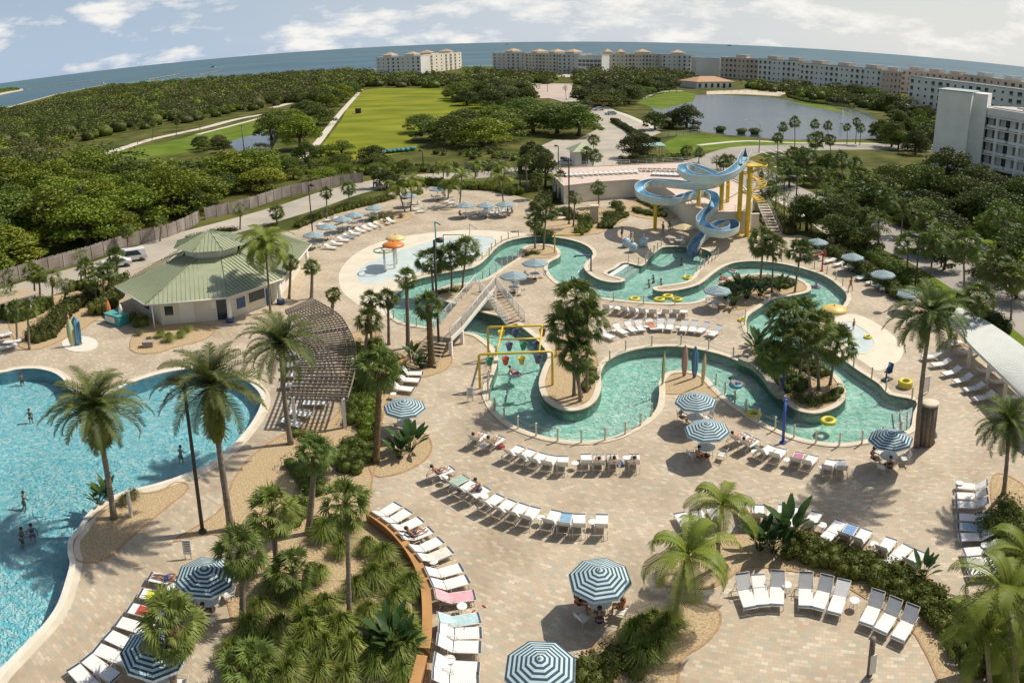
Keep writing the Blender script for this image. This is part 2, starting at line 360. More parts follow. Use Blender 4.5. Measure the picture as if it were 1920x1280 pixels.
kiddie_rim = smooth(ats([(1592,588),(1625,596),(1658,615),(1684,638),(1694,657),(1685,677),(1660,691),(1642,694),(1620,680),(1590,662),(1560,643),(1545,626),(1555,603)]), k=3)
kiddie = smooth(ats([(1590,602),(1612,612),(1633,628),(1641,645),(1632,658),(1612,662),(1588,648),(1570,630),(1572,612)]), k=3)
deck_out = ats([(-500,1500),(-500,800),(-300,650),(-120,610),(0,585),(60,600),(120,570),(210,520),(330,478),(450,445),(560,430),(600,405),(700,372),(760,352),(850,345),(960,365),(1040,385),(1130,372),(1250,372),(1400,390),(1440,432),(1500,440),(1570,460),(1640,497),(1700,535),(1780,588),(1850,640),(1930,700),(2100,860),(2350,1150),(2400,1500)])
for p in (deck_out[0], deck_out[-1]): p.y = 2
lake = smooth(ats([(1215,196),(1280,193),(1300,178),(1380,179),(1460,184),(1513,194),(1580,204),(1613,211),(1650,228),(1685,250),(1640,260),(1497,262),(1413,257),(1313,246),(1260,225)]), k=2)
pond = smooth(ats([(425,262),(450,248),(505,236),(530,232),(520,262),(500,290),(470,300),(448,285)]), k=2)
coast = [Vector((-2500,350,0))]+ats([(-400,235),(0,206),(110,176),(200,158),(300,152),(420,145),(560,137),(700,131),(900,124),(1100,122),(1300,126),(1500,137),(1700,152),(1920,172),(2150,195)])+[Vector((1500,600,0)), Vector((2500,300,0))]
land_out = coast + [Vector((2500, -300, 0)), Vector((-2500, -300, 0))]

# land with holes where the resort deck lies; the water bodies on it are thin sheets
struct('ground', MB().sheet(land_out, [deck_out], -.02), GRASS)
sea = MB().sheet([Vector((-90000, -2000, 0)), Vector((90000, -2000, 0)), Vector((90000, 150000, 0)), Vector((-90000, 150000, 0))], [], -1.6)
SEA = mat('sea_water', (.06, .12, .155), .5, col2=(.10, .175, .205), scale=.003, bump=1.0, bscale=.05, spec=.12, detail=7)
struct('sea', sea, SEA)
sb = MB(); cc = coast
for i in range(len(cc)-1):
    a, b = cc[i], cc[i+1]; d = Vector((0, 1, 0))
    sb.add([a+Vector((0, -14, .02)), b+Vector((0, -14, .02)), b+Vector((0, 10, -.4)), a+Vector((0, 10, -.4)), b+Vector((0, 24, -1.7)), a+Vector((0, 24, -1.7))], [(0, 1, 2, 3), (3, 2, 4, 5)])
struct('beach', sb, SAND)
struct('ocean_shallows', MB().sheet([p+Vector((0, 18, 0)) for p in coast]+[p+Vector((0, 90+30*math.sin(i*1.7), 0)) for i, p in reversed(list(enumerate(coast)))], [], -1.55), mat('shallow_sea', (.13, .26, .23), .5, col2=(.09, .20, .20), scale=.01, bump=.6, bscale=.3, spec=.15))
deck = MB().sheet(deck_out, [lag_out, pool], 0)
deck.sheet(lag_isl, [], 0)
struct('pool_deck', deck, PAVE)
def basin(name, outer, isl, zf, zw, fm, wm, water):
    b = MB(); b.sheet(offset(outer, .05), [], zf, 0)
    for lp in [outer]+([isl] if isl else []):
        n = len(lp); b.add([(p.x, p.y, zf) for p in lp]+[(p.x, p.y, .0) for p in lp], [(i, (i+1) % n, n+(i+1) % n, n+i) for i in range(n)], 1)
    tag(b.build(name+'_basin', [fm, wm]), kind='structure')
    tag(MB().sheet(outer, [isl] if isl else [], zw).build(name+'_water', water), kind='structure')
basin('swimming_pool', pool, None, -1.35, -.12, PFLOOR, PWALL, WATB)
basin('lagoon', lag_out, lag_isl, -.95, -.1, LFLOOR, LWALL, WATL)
c = MB(); ring(c, pool, .0, .32, -.2, .05); ring(c, offset(pool, .32), 0, .4, -.1, .02, mi=1)
tag(c.build('pool_coping', [WHITEC, CREAM]), kind='structure')
c = MB(); ring(c, lag_out, .0, .48, -.3, .07); ring(c, lag_isl, .48, .0, -.3, .07)
struct('lagoon_coping', c, CREAM)
c = MB(); c.sheet(splash_rim, [splash], .012); ring(c, splash, .08, .12, -.0, .03)
c.sheet(kiddie_rim, [kiddie], .012); ring(c, kiddie, .1, .15, 0, .04)
struct('splash_pad_surround', c, mat('cream_splash_surround', (.70, .63, .49), .7, vary=.06, scale=.6))
PADW = mat('wet_splash_floor', (.58, .66, .63), .3, vary=.08, scale=.7, bump=.25, bscale=3)
struct('splash_pad_floor', MB().sheet(splash, [], .008).sheet(kiddie, [], .008), PADW)
# curved ledge steps in the kiddie pool and the white entry steps of the lagoon
st = MB()
for k, z in ((.0, -.12), (.33, -.22), (.66, -.34)):
    a, b, d, e = at(1138, 515), at(1171, 494), at(1203, 500), at(1172, 524)
    p0, p1 = a.lerp(e, k*.9), b.lerp(d, k*.9); q0, q1 = a.lerp(e, k*.9+.28), b.lerp(d, k*.9+.28)
    st.prism([p0, p1, q1, q0], -.9, z+.06)
for k in range(3):
    a, b = at(1675+k*14, 756+k*2), at(1680+k*11, 798+k*3)
    d = at(1712, 756), at(1706, 806)
    st.prism([a, d[0], d[1], b], -.93, -.75+.2*k)
struct('lagoon_steps', st, mat('pale_steps', (.62, .70, .66), .7, vary=.05))
struct('lake', MB().sheet(lake, [], -.008), mat('lake_water', (.035, .055, .07), .22, col2=(.05, .075, .09), scale=.05, bump=.8, bscale=1.2))
struct('pond', MB().sheet(pond, [], -.008), mat('pond_water', (.02, .025, .02), .08, vary=.2, scale=.1, bump=.15, bscale=1))
# ---- roads and paths
def strip(pts, w, z, mb=None, k=4, sm=True):
    P = smooth(pts, False, k) if sm else pts; n = len(P); vs = []
    ws = w if isinstance(w, (list, tuple)) else [w]*2
    for i, p in enumerate(P):
        t = P[min(i+1, n-1)]-P[max(i-1, 0)]; t.z = 0; t.normalize(); nn = Vector((-t.y, t.x, 0)); ww = ws[0]+(ws[-1]-ws[0])*i/(n-1)
        vs += [(p.x+nn.x*ww/2, p.y+nn.y*ww/2, z), (p.x-nn.x*ww/2, p.y-nn.y*ww/2, z)]
    return (mb or MB()).add(vs, [(2*i, 2*i+1, 2*i+3, 2*i+2) for i in range(n-1)])
r = MB(); strip(ats([(-200,600),(0,560),(110,528),(230,492),(345,449),(450,420),(560,388),(650,358),(760,336),(880,328),(1000,318)]), 8.5, .004, r)
struct('service_road', r, ASPH)
r = MB(); r.sheet(ats([(960,322),(1012,300),(1016,272),(1040,262),(1080,262),(1118,243),(1112,225),(1085,200),(1040,186),(1000,178),(985,172),(1060,168),(1110,185),(1170,215),(1240,248),(1215,258),(1180,272),(1190,300),(1290,300),(1300,322),(1180,330)]), [], .0)
struct('car_park', r, ASPH)
r = MB(); strip(ats([(1300,312),(1345,300),(1400,281),(1480,277),(1580,275),(1680,276),(1780,281),(2000,300),(2300,340)]), 11, .006, r)
strip(ats([(1330,300),(1370,302),(1410,325),(1450,350),(1520,380),(1600,410),(1680,450),(1770,492),(1860,545),(1960,605),(2100,720),(2300,900)]), [11, 8], .010, r)
struct('loop_road', r, ASPH2)
struct('pink_lot', MB().sheet(ats([(987,156),(1076,157),(1066,183),(1008,184)]), [], .01), LOT)
struct('beach_lots', MB().sheet(ats([(872,139),(905,138),(915,146),(880,147)]), [], .01).sheet(ats([(1040,139),(1075,139),(1078,144),(1045,144)]), [], .01), CONC)
r = MB()
for pts, wd in (([(130,300),(200,287),(280,262),(380,240),(450,222),(540,207)], 4.5), ([(370,252),(440,234),(500,218)], 2.5), ([(260,192),(300,186),(345,180)], 9), ([(510,202),(545,193)], 5), ([(570,297),(600,262),(640,210),(678,168)], 2.4), ([(1310,272),(1400,264),(1500,268),(1640,269),(1760,273)], 2), ([(1415,352),(1500,398),(1560,440),(1620,470)], 1.6), ([(1455,312),(1560,345),(1640,375),(1760,425),(1920,500),(2050,580)], 1.4), ([(1150,208),(1175,216),(1235,243)], 2.2), ([(1200,185),(1240,172),(1280,170)], 3)):
    strip(ats(pts), wd, .012, r)
struct('footpaths', r, CONC)
struct('playing_field', MB().sheet(smooth(ats([(676,169),(760,165),(845,166),(905,176),(950,190),(900,215),(800,245),(770,262),(790,278),(720,292),(640,302),(586,305),(605,270),(640,225)]), k=2), [], -.012), LAWN)
r = MB()
for q in ([(210,285),(330,262),(440,232),(520,212),(560,214),(520,240),(440,262),(330,290),(250,300)], [(1190,192),(1260,168),(1305,176),(1300,190),(1240,205)], [(1280,250),(1420,262),(1640,266),(1640,274),(1420,272),(1300,285),(1262,290),(1240,270)], [(1460,188),(1560,200),(1640,228),(1600,215),(1520,200)], [(1400,340),(1440,352),(1560,420),(1640,465),(1610,462),(1520,420)], [(1480,320),(1700,395),(1940,520),(1940,470),(1720,370),(1500,305)], [(1700,470),(1800,530),(1960,640),(1990,700),(1880,640),(1780,575)], [(1150,258),(1170,252),(1152,262),(1120,262),(1130,245)]):
    r.sheet(ats(q), [], -.006)
struct('verges', r, VERGE)
struct('lake_beach', MB().sheet(ats([(1325,171),(1400,168),(1480,173),(1462,180),(1380,176),(1325,177)]), [], .004), SAND)
# white road marks
r = MB()
for a, b in (((1100,301),(1190,300)), ((1128,268),(1140,267)), ((1062,306),(1040,309)), ((1425,283),(1455,296)), ((1440,281),(1468,292)), ((1455,280),(1480,290))):
    strip(ats([a, b]), .3, .016, r, sm=False)
struct('road_markings', r, mat('road_paint', (.7, .7, .66), .8))

# ------------------------------------------------------------------ planting beds
BEDS = {
 'b1': [(150,1052),(138,1030),(150,998),(185,962),(235,932),(300,922),(330,905),(352,915),(300,960),(240,1010),(200,1045)],
 'b1b': [(325,1015),(375,985),(420,950),(440,900),(480,850),(560,800),(640,770),(640,640),(700,620),(720,650),(742,700),(722,760),(708,820),(700,880),(690,960),(725,985),(765,1030),(795,1090),(805,1150),(800,1230),(760,1330),(420,1330),(455,1230),(430,1130),(430,1030),(400,1000)],
 'b3': [(765,705),(755,670),(780,640),(820,650),(845,668),(838,690),(800,705)],
 'b4': [(700,890),(700,850),(735,815),(790,812),(808,835),(795,862),(750,886)],
 'b5': [(1040,1330),(1090,1235),(1160,1185),(1225,1150),(1290,1130),(1340,1140),(1348,1168),(1320,1205),(1272,1240),(1250,1330)],
 'b5b': [(1290,1100),(1240,1092),(1262,1060),(1310,1030),(1390,1000),(1470,985),(1530,1000),(1600,1022),(1640,1042),(1720,1068),(1800,1160),(1930,1330),(1800,1330),(1720,1190),(1640,1130),(1560,1085),(1480,1068),(1400,1062),(1340,1098)],
 'b7': [(1243,735),(1244,712),(1262,703),(1285,700),(1315,707),(1335,725),(1345,745),(1300,738),(1270,738)],
 'isl1': [(1035,745),(1022,720),(1030,695),(1040,670),(1052,640),(1075,625),(1100,640),(1115,665),(1120,690),(1120,720),(1110,745),(1080,756)],
 'isl2': [(1425,680),(1410,650),(1420,640),(1450,655),(1500,676),(1545,696),(1570,716),(1578,738),(1568,755),(1530,767),(1492,760),(1470,740),(1448,712)],
 'isl3': [(1350,582),(1340,560),(1350,535),(1385,522),(1440,518),(1490,525),(1510,536),(1505,545),(1470,551),(1430,560),(1400,577)],
 'isl4': [(982,483),(985,468),(1005,462),(1030,463),(1042,470),(1030,482)],
 'isl5': [(818,556),(815,548),(840,541),(880,537),(895,545),(870,558)],
 'pav': [(245,655),(265,610),(330,605),(400,612),(385,635),(330,650),(290,662)],
 'left': [(30,640),(20,590),(80,560),(150,545),(215,520),(222,560),(180,600),(110,640),(60,655)],
 'midl': [(700,415),(705,400),(740,396),(770,402),(765,412),(720,422)],
 'back': [(1005,430),(1040,410),(1075,392),(1120,390),(1175,400),(1172,412),(1140,425),(1125,437),(1095,440),(1060,442),(1020,440)],
 'slide': [(1170,392),(1185,376),(1260,395),(1270,404),(1235,412),(1190,405)],
 'righta': [(1860,905),(1880,890),(1930,930),(1960,1100),(1900,1060),(1870,990)],
 'rightb': [(1540,440),(1600,452),(1700,520),(1790,590),(1860,645),(1830,660),(1750,600),(1680,540),(1610,490)],
 'pergl': [(470,880),(560,825),(600,800),(620,770),(640,780),(620,830),(560,900),(500,930)],
}
mb = MB()
for i, (k, q) in enumerate(BEDS.items()):
    P = smooth(ats(q), k=3); BEDS[k] = P
    if k == 'pergl': continue
    mb.sheet(P, [], .008+.0015*i, 0); ring(mb, P, .0, .12, 0, .03+.0013*i, 1)
tag(mb.build('planting_beds', [MULCH, EDGE]), kind='structure')
# ------------------------------------------------------------------ vegetation prototypes (shared meshes)
PF = leaf('palm_frond_leaf', (.085, .125, .022), (.14, .19, .035), 1.3, .16)
PFO = leaf('date_palm_leaf', (.085, .115, .026), (.15, .175, .045), 1.3, .12)
PFY = leaf('queen_palm_leaf', (.14, .19, .02), (.24, .29, .035), 1.3, .12)
SAB = leaf('fan_palm_leaf', (.085, .13, .024), (.19, .24, .05), 1.0, .22)
BARK = mat('palm_bark', (.17, .13, .09), .9, col2=(.30, .25, .19), scale=3, stretch=(1, 1, 5), bump=.8, bscale=6)
BOOT = mat('palm_boots', (.10, .07, .035), .95, col2=(.22, .15, .07), scale=6, bump=.8)
FERN = leaf('fern_leaf', (.14, .17, .02), (.20, .20, .03), 3, .1)
TL = {'bright': leaf('bright_tree_leaf', (.11, .17, .012), (.25, .29, .03), .22, .28), 'dark': leaf('dark_tree_leaf', (.05, .075, .016), (.12, .145, .03), .22, .3),
      'mid': leaf('mid_tree_leaf', (.075, .12, .014), (.16, .20, .03), .22, .3), 'brown': leaf('olive_tree_leaf', (.085, .095, .028), (.15, .15, .05), .35, .2)}
TRK = mat('tree_bark', (.12, .09, .06), .95, vary=.2, scale=3)
HEDGE = leaf('hedge_leaf', (.06, .09, .012), (.15, .17, .03), 2.2, .12)
HEDY = leaf('lime_shrub_leaf', (.11, .16, .015), (.18, .23, .03), 2.2, .12)
BOP = leaf('paddle_leaf', (.035, .08, .02), (.07, .13, .035), 2, .12, rough=.35)
GRS = leaf('fountain_grass_blade', (.14, .20, .03), (.32, .35, .08), 2, .15)
GRB = leaf('bronze_grass_blade', (.16, .16, .06), (.28, .25, .12), 2, .1)

def frond(mb, base, az, el, length, droop, nl=26, lw=.045, ll=.5, mi=0, vee=.35, ang=.9, droopl=.3):
    """pinnate frond: curved rachis and folded pairs of leaflets"""
    p = Vector(base); h = Vector((math.cos(az), math.sin(az), 0)); side = Vector((-math.sin(az), math.cos(az), 0))
    pts = []; e = el; stp = length/nl
    for i in range(nl+1):
        pts.append((p.copy(), e)); p = p+(h*math.cos(e)+Vector((0, 0, math.sin(e))))*stp; e -= droop/nl*(.4+1.2*i/nl)
    mb.tube([q[0] for q in pts[::4]]+[pts[-1][0]], [.035*(1-.8*i/(nl//4+1)) for i in range(len(pts[::4])+1)], 3, mi, caps=False)
    for i in range(2, nl+1):
        t = i/nl; q, e = pts[i]; d = h*math.cos(e)+Vector((0, 0, math.sin(e))); upv = side.cross(d)*-1
        if upv.z < 0: upv = -upv
        l = ll*(.35+1.3*math.sin(PI*min(1, t*.85+.12)))*.75*U(.85, 1.1)
        for sg in (-1, 1):
            dr = (side*sg*math.sin(ang)+d*math.cos(ang)+upv*vee*U(.4, 1.4)).normalized()
            mid = q+dr*l*.55; tip = mid+(dr+Vector((0, 0, -droopl*U(.5, 1.6)))).normalized()*l*.5
            wv = d*lw
            mb.add([q-wv, q+wv, mid+wv*.9, mid-wv*.9, tip], [(0, 1, 2, 3), (3, 2, 4)], mi)
def fan(mb, c, az, el, r, n=13, mi=0, spread=2.5, fold=.12):
    """palmate leaf: petiole plus a fan of narrow segments with drooping tips"""
    d = Vector((math.cos(az)*math.cos(el), math.sin(az)*math.cos(el), math.sin(el))); side = Vector((-math.sin(az), math.cos(az), 0)); up = d.cross(side)
    if up.z < 0: up = -up
    ro = U(-1.1, 1.1); side, up = side*math.cos(ro)+up*math.sin(ro), up*math.cos(ro)-side*math.sin(ro)
    for i in range(n):
        a = (i/(n-1)-.5)*spread; v = d*math.cos(a)+side*math.sin(a); l = r*(1-.25*abs(a)/(spread/2))*U(.85, 1.1)
        pv = (-d*math.sin(a)+side*math.cos(a))*.034*r/.6; mid = c+v*l*.55+up*fold*r*(.4 if i % 2 else -.1)
        tip = mid+(v+Vector((0, 0, -U(.4, 1.1)))).normalized()*l*.5
        mb.add([c, mid-pv, tip, mid+pv], [(0, 1, 2, 3)], mi)
def crown_pinnate(length, n, ll, m, droop=1.5, elo=-.5, ehi=1.25, nl=24, lw=.04, skirt=0, vee=.35, droopl=.3, ang=.9):
    mb = MB()
    for i in range(n):
        t = i/n; el = ehi+(elo-ehi)*t**.8+U(-.1, .1)
        frond(mb, (0, 0, .1-.25*t), i*2.399+U(-.2, .2), el, length*U(.85, 1.08)*(.8+.2*min(1, t*3)), droop*U(.75, 1.2), nl, lw, ll, 0, vee, ang, droopl)
    return mb.mesh('palm_crown', m)
def crown_fan(r, n, leafr, m, elo=-.9, ehi=1.3, seg=17):
    mb = MB()
    for i in range(n):
        t = i/n; el = ehi+(elo-ehi)*t+U(-.15, .15); az = i*2.399+U(-.2, .2); l = r*U(.75, 1.1)*(1-.25*abs(t-.5))
        c = Vector((math.cos(az)*math.cos(el)*l, math.sin(az)*math.cos(el)*l, math.sin(el)*l-.15*t))
        mb.tube([(0, 0, 0), c*.55+Vector((0, 0, .06)), c], [.022, .018, .012], 3, 0, caps=False)
        fan(mb, c, az+U(-.4, .4), el-.15+U(-.45, .35), leafr*U(.75, 1.2), seg, 0, U(2.4, 3.6))
    return mb.mesh('fan_palm_crown', m)
def skirt_mesh(r, h, m, n=70):
    mb = MB()
    for i in range(n):
        a = U(0, 2*PI); z = -U(.1, 1)*h; rr = r*(1-.45*abs(z)/h); p = Vector((math.cos(a)*rr*.6, math.sin(a)*rr*.6, z)); q = Vector((math.cos(a)*rr*U(.9, 1.5), math.sin(a)*rr*U(.9, 1.5), z-U(-.15, .35)))
        s = Vector((-math.sin(a), math.cos(a), 0))*.05
        mb.add([p-s, p+s, q], [(0, 1, 2)], 0)
    mb.lathe([(r*.45, -h), (r*.75, -h*.6), (r*.8, -h*.25), (r*.5, 0)], 9)
    return mb.mesh('dead_frond_skirt', m)
random.seed(11)
CR = {
 'date': [crown_pinnate(3.2, 40, .46, PFO, 1.55, -.2, 1.4, 34, .034, vee=.35) for _ in range(3)],
 'coco': [crown_pinnate(2.8, 30, .62, PFY, 1.9, -.5, 1.2, 26, .045, vee=.1, droopl=.5)],
 'tall': [crown_pinnate(3.2, 40, .5, PF, 1.45, -.6, 1.35, 32, .036)],
 'queen': [crown_pinnate(2.7, 14, .58, PFY, 2.5, -.1, 1.25, 36, .026, vee=.05, droopl=1.3) for _ in range(3)],
 'fan': [crown_fan(.95, 46, .72, SAB, elo=-1.0, ehi=1.45, seg=17) for _ in range(3)],
 'fanbig': [crown_fan(1.1, 56, .80, SAB, elo=-1.0, ehi=1.45, seg=17) for _ in range(3)],
 'small': [crown_fan(.9, 22, .9, SAB, seg=8) for _ in range(2)],
}
SK = {'brown': skirt_mesh(.42, 1.1, BOOT), 'fern': None}
mbf = MB()
for i in range(420):
    a = U(0, 2*PI); z = -U(.0, 1.25); rr = .34+.28*math.sin(PI*(-z/1.3)); p = Vector((math.cos(a)*rr*.7, math.sin(a)*rr*.7, z)); q = p+Vector((math.cos(a)*U(.15, .35), math.sin(a)*U(.15, .35), U(-.25, .15))); s = Vector((-math.sin(a), math.cos(a), 0))*.03
    mbf.add([p-s, p+s, q], [(0, 1, 2)])
mbf.lathe([(.2, -1.4), (.4, -1.0), (.45, -.4), (.3, 0)], 10)
SK['fern'] = mbf.mesh('fern_skirt', FERN)
def trunk_mesh(b, top, r0, r1, m, boots=False, bend=.15):
    """one tapered trunk with leaf scars"""
    mb = MB(); k = 14; pts = []; rs = []
    d = top-b; sdv = Vector((-d.y, d.x, 0)); sdv = sdv.normalized() if sdv.length > .05 else Vector((1, 0, 0))
    for i in range(k+1):
        t = i/k; pts.append(d*t+sdv*bend*math.sin(PI*t)); rs.append((r0+(r1-r0)*min(1, t*1.6))*(1.25 if i == 0 else 1)*(1+(.07 if i % 2 else -.04)))
    mb.tube(pts, rs, 8, 0)
    if boots:
        n = int(d.length*16)
        for i in range(n):
            t = .08+.9*i/n; a = i*2.4; p = d*t+sdv*bend*math.sin(PI*t)+Vector((math.cos(a), math.sin(a), 0))*r1*.9; o_ = Vector((math.cos(a), math.sin(a), 1.2)).normalized()*.2; s = Vector((-math.sin(a), math.cos(a), 0))*.07
            mb.add([p-s, p+s, p+o_], [(0, 1, 2)])
    return mb.mesh('palm_trunk', m)
PALM_N = {}
def palm(kind, base, crown_px, label, group=None, r0=.2, skirt=None, name=None, s=1.0, boots=False, rz=None, bend=.12):
    """base: ground pixel or point; crown_px: image point of the crown's heart (or a height in metres)"""
    b = at(*base) if len(base) == 2 else Vector(base)
    if isinstance(crown_px, tuple):
        h = height_to(b, crown_px[1]); 
        c0 = at(crown_px[0], crown_px[1], h); off = c0-Vector((b.x, b.y, h)); 
        if off.length > h*.3: off = off.normalized()*h*.3
        off.z = 0
    else: h = crown_px; off = Vector((U(-.25, .25), U(-.25, .25), 0))
    t = thing(name or {'date': 'date_palm', 'coco': 'coconut_palm', 'tall': 'tall_palm', 'queen': 'queen_palm'}.get(kind, 'fan_palm'), label, 'palm tree', b, U(0, 6.28) if rz is None else rz, group)
    Rz = Matrix.Rotation(-t.rotation_euler[2], 4, 'Z'); off = Rz @ off
    top = Vector((off.x, off.y, h)); skirt = None if h < 1.9 and skirt == 'brown' else skirt
    if h > .5: part('trunk', trunk_mesh(Vector(), top, r0, r0*.8, BOOT if boots else BARK, boots, bend), t)
    c = part('crown', random.choice(CR[kind]), t, loc=top); c.scale = (s, s, s)
    if skirt: k = part('dead_frond_skirt' if skirt == 'brown' else 'fern_collar', SK[skirt], t, loc=top*(1 if skirt == 'brown' else (h-.45)/h)-Vector((0, 0, .05))); k.scale = (s, s, s*1.1) if skirt == 'brown' else (1.75, 1.75, 1.7) if 'leaning' in label else (1.35, 1.35, 2.3)
    return t

# ---- broadleaf trees: lumpy crowns made of many small leaf faces with gaps
def leaf_blob(mb, c, rad, n, ls, mi=0, flat=.7, shell=.55):
    for _ in range(n):
        v = Vector((random.gauss(0, 1), random.gauss(0, 1), random.gauss(0, 1))).normalized(); v.z = v.z if v.z > -.35 else -v.z*.5
        rr = rad*(shell+(1-shell)*random.random()**.5)*(1+.28*noise.noise(v*2.1+c*.9))
        p = c+Vector((v.x*rr, v.y*rr, v.z*rr*flat))
        a = Vector((random.gauss(0, 1), random.gauss(0, 1), random.gauss(0, .6))).normalized(); nn = (v+a*1.0).normalized(); t1 = nn.cross(Vector((0, 0, 1)) if abs(nn.z) < .9 else Vector((1, 0, 0))).normalized(); t2 = nn.cross(t1)
        s = ls*U(.6, 1.25)
        mb.add([p-t1*s*.5, p+t2*s*.35, p+t1*s*.6, p-t2*s*.35], [(0, 1, 2, 3)], mi)
def tree_crown(rad, h, nlobe, nleaf, ls, base=.35):
    mb = MB(); lob = []
    for i in range(nlobe):
        a = i*2.4+U(-.4, .4); rr = rad*.62*math.sqrt((i+.3)/nlobe); z = h*(base+.42*(1-rr/rad))+U(-.08, .1)*h
        lob.append((Vector((math.cos(a)*rr, math.sin(a)*rr, z)), rad*U(.3, .52)))
    for i in range(7): a = i*.9+U(-.3, .3); lob.append((Vector((math.cos(a)*rad*.72, math.sin(a)*rad*.72, h*U(.16, .34))), rad*U(.24, .38)))
    for c, r_ in lob: leaf_blob(mb, c, r_, int(nleaf/(nlobe+5)*(r_/rad/.4)**1.5), ls, 0, U(.6, .95))
    return mb, lob
random.seed(5)
TREES = []
for k in range(8):
    rad = U(2.7, 3.6); h = U(4.6, 6.6)
    mb, lob = tree_crown(rad, h, 13, 5600, .25, .30)
    tm = MB(); tm.tube([(0, 0, 0), (.1, .05, h*.22), (0, .1, h*.4)], [.26, .2, .16], 7)
    for c, _ in lob[::2]: tm.tube([(0, .1, h*.3), c*.55+Vector((0, 0, h*.2)), c], [.11, .07, .03], 5)
    TREES.append((mb, tm.mesh('tree_trunk', TRK)))
TMESH = {}
def tree_mesh(k, kind):
    if (k, kind) not in TMESH: TMESH[(k, kind)] = TREES[k][0].mesh('tree_crown', TL[kind])
    return TMESH[(k, kind)]
def tree(p, kind, s, label, group, name='broadleaf_tree', sz=None):
    p = at(*p) if len(p) == 2 else Vector(p)
    t = thing(name, label, 'tree', p, U(0, 6.28), group); k = random.randrange(8)
    z = sz or s
    for nm, me in (('trunk', TREES[k][1]), ('crown', tree_mesh(k, kind))):
        o = part(nm, me, t); o.scale = (s*U(.92, 1.08), s*U(.92, 1.08), z*U(.9, 1.1))
    return t
# ---- shrubs, grasses, paddle-leaf plants
def shrub_mesh(rad, h, n, ls, m):
    mb = MB()
    for i in range(6):
        a = i*1.05; leaf_blob(mb, Vector((math.cos(a)*rad*.4*(i > 0), math.sin(a)*rad*.4*(i > 0), h*.45)), rad*U(.55, .7), n//6, ls, 0, h/rad*.75, .7)
    mb.lathe([(rad*.55, 0), (rad*.7, h*.3), (rad*.55, h*.6), (.01, h*.75)], 8)
    return mb.mesh('shrub_foliage', m)
def clump_mesh(m, n=420, h=.95, r=.8, w=.012):
    mb = MB()
    for i in range(n):
        a = U(0, 2*PI); r0 = U(0, .16); out = U(.25, 1)*r; hh = h*U(.6, 1.1)*(1-.35*out/r); b = Vector((math.cos(a)*r0, math.sin(a)*r0, 0)); s = Vector((-math.sin(a), math.cos(a), 0))*w
        mid = b+Vector((math.cos(a)*out*.45, math.sin(a)*out*.45, hh)); tip = b+Vector((math.cos(a)*out*1.15, math.sin(a)*out*1.15, hh*U(.3, .85)))
        mb.add([b-s, b+s, mid+s, mid-s, tip], [(0, 1, 2, 3), (3, 2, 4)])
    return mb.mesh('grass_clump', m)
def paddle_mesh(m, n=15, h=1.7):
    mb = MB()
    for i in range(n):
        a = i*2.4+U(-.3, .3); lean = U(.1, .6); hh = h*U(.55, 1.05); d = Vector((math.cos(a)*lean, math.sin(a)*lean, 1)).normalized(); s = Vector((-math.sin(a), math.cos(a), 0)); b = Vector((math.cos(a)*.12, math.sin(a)*.12, 0))
        p1 = b+d*hh*.5; mb.tube([b, p1], [.025, .018], 4)
        o = Vector((math.cos(a), math.sin(a), 0)); vs = []
        for j in range(6):
            t = j/5; wd = .19*math.sin(PI*min(.97, .12+t*.88))**.7; q = p1+d*hh*.5*t+o*.28*t*t*hh; vs += [q-s*wd+o*.04, q+Vector((0, 0, -.05)), q+s*wd+o*.04]
        fs = []
        for j in range(5): k = 3*j; fs += [(k, k+1, k+4, k+3), (k+1, k+2, k+5, k+4)]
        mb.add(vs, fs)
    return mb.mesh('paddle_leaves', m)
random.seed(9)
SHR = {'hedge': [shrub_mesh(.95, 1.0, 1500, .10, HEDGE) for _ in range(2)], 'lime': [shrub_mesh(.9, .9, 1200, .10, HEDY) for _ in range(2)]}
GRC = {'green': [clump_mesh(GRS) for _ in range(3)], 'bronze': [clump_mesh(GRB, 200, .7, .6)]}
PAD_ = [paddle_mesh(BOP) for _ in range(3)]
def shrub(p, kind, s, label, group, name='round_shrub', sz=None):
    p = at(*p) if len(p) == 2 else Vector(p)
    o = bpy.data.objects.new(name, random.choice(SHR[kind])); COL.objects.link(o); o.location = p; o.rotation_euler = (0, 0, U(0, 6.28)); o.scale = (s, s, sz or s)
    return tag(o, label, 'shrub', group)
def clump(p, kind, s, label, group):
    p = at(*p) if len(p) == 2 else Vector(p)
    o = bpy.data.objects.new('ornamental_grass', random.choice(GRC[kind])); COL.objects.link(o); o.location = p; o.rotation_euler = (0, 0, U(0, 6.28)); o.scale = (s, s, s*U(.9, 1.1))
    return tag(o, label, 'grass clump', group)
def paddle(p, s, label, group=None):
    p = at(*p) if len(p) == 2 else Vector(p)
    o = bpy.data.objects.new('bird_of_paradise_plant', random.choice(PAD_)); COL.objects.link(o); o.location = p; o.rotation_euler = (0, 0, U(0, 6.28)); o.scale = (s, s, s)
    return tag(o, label, 'plant', group)
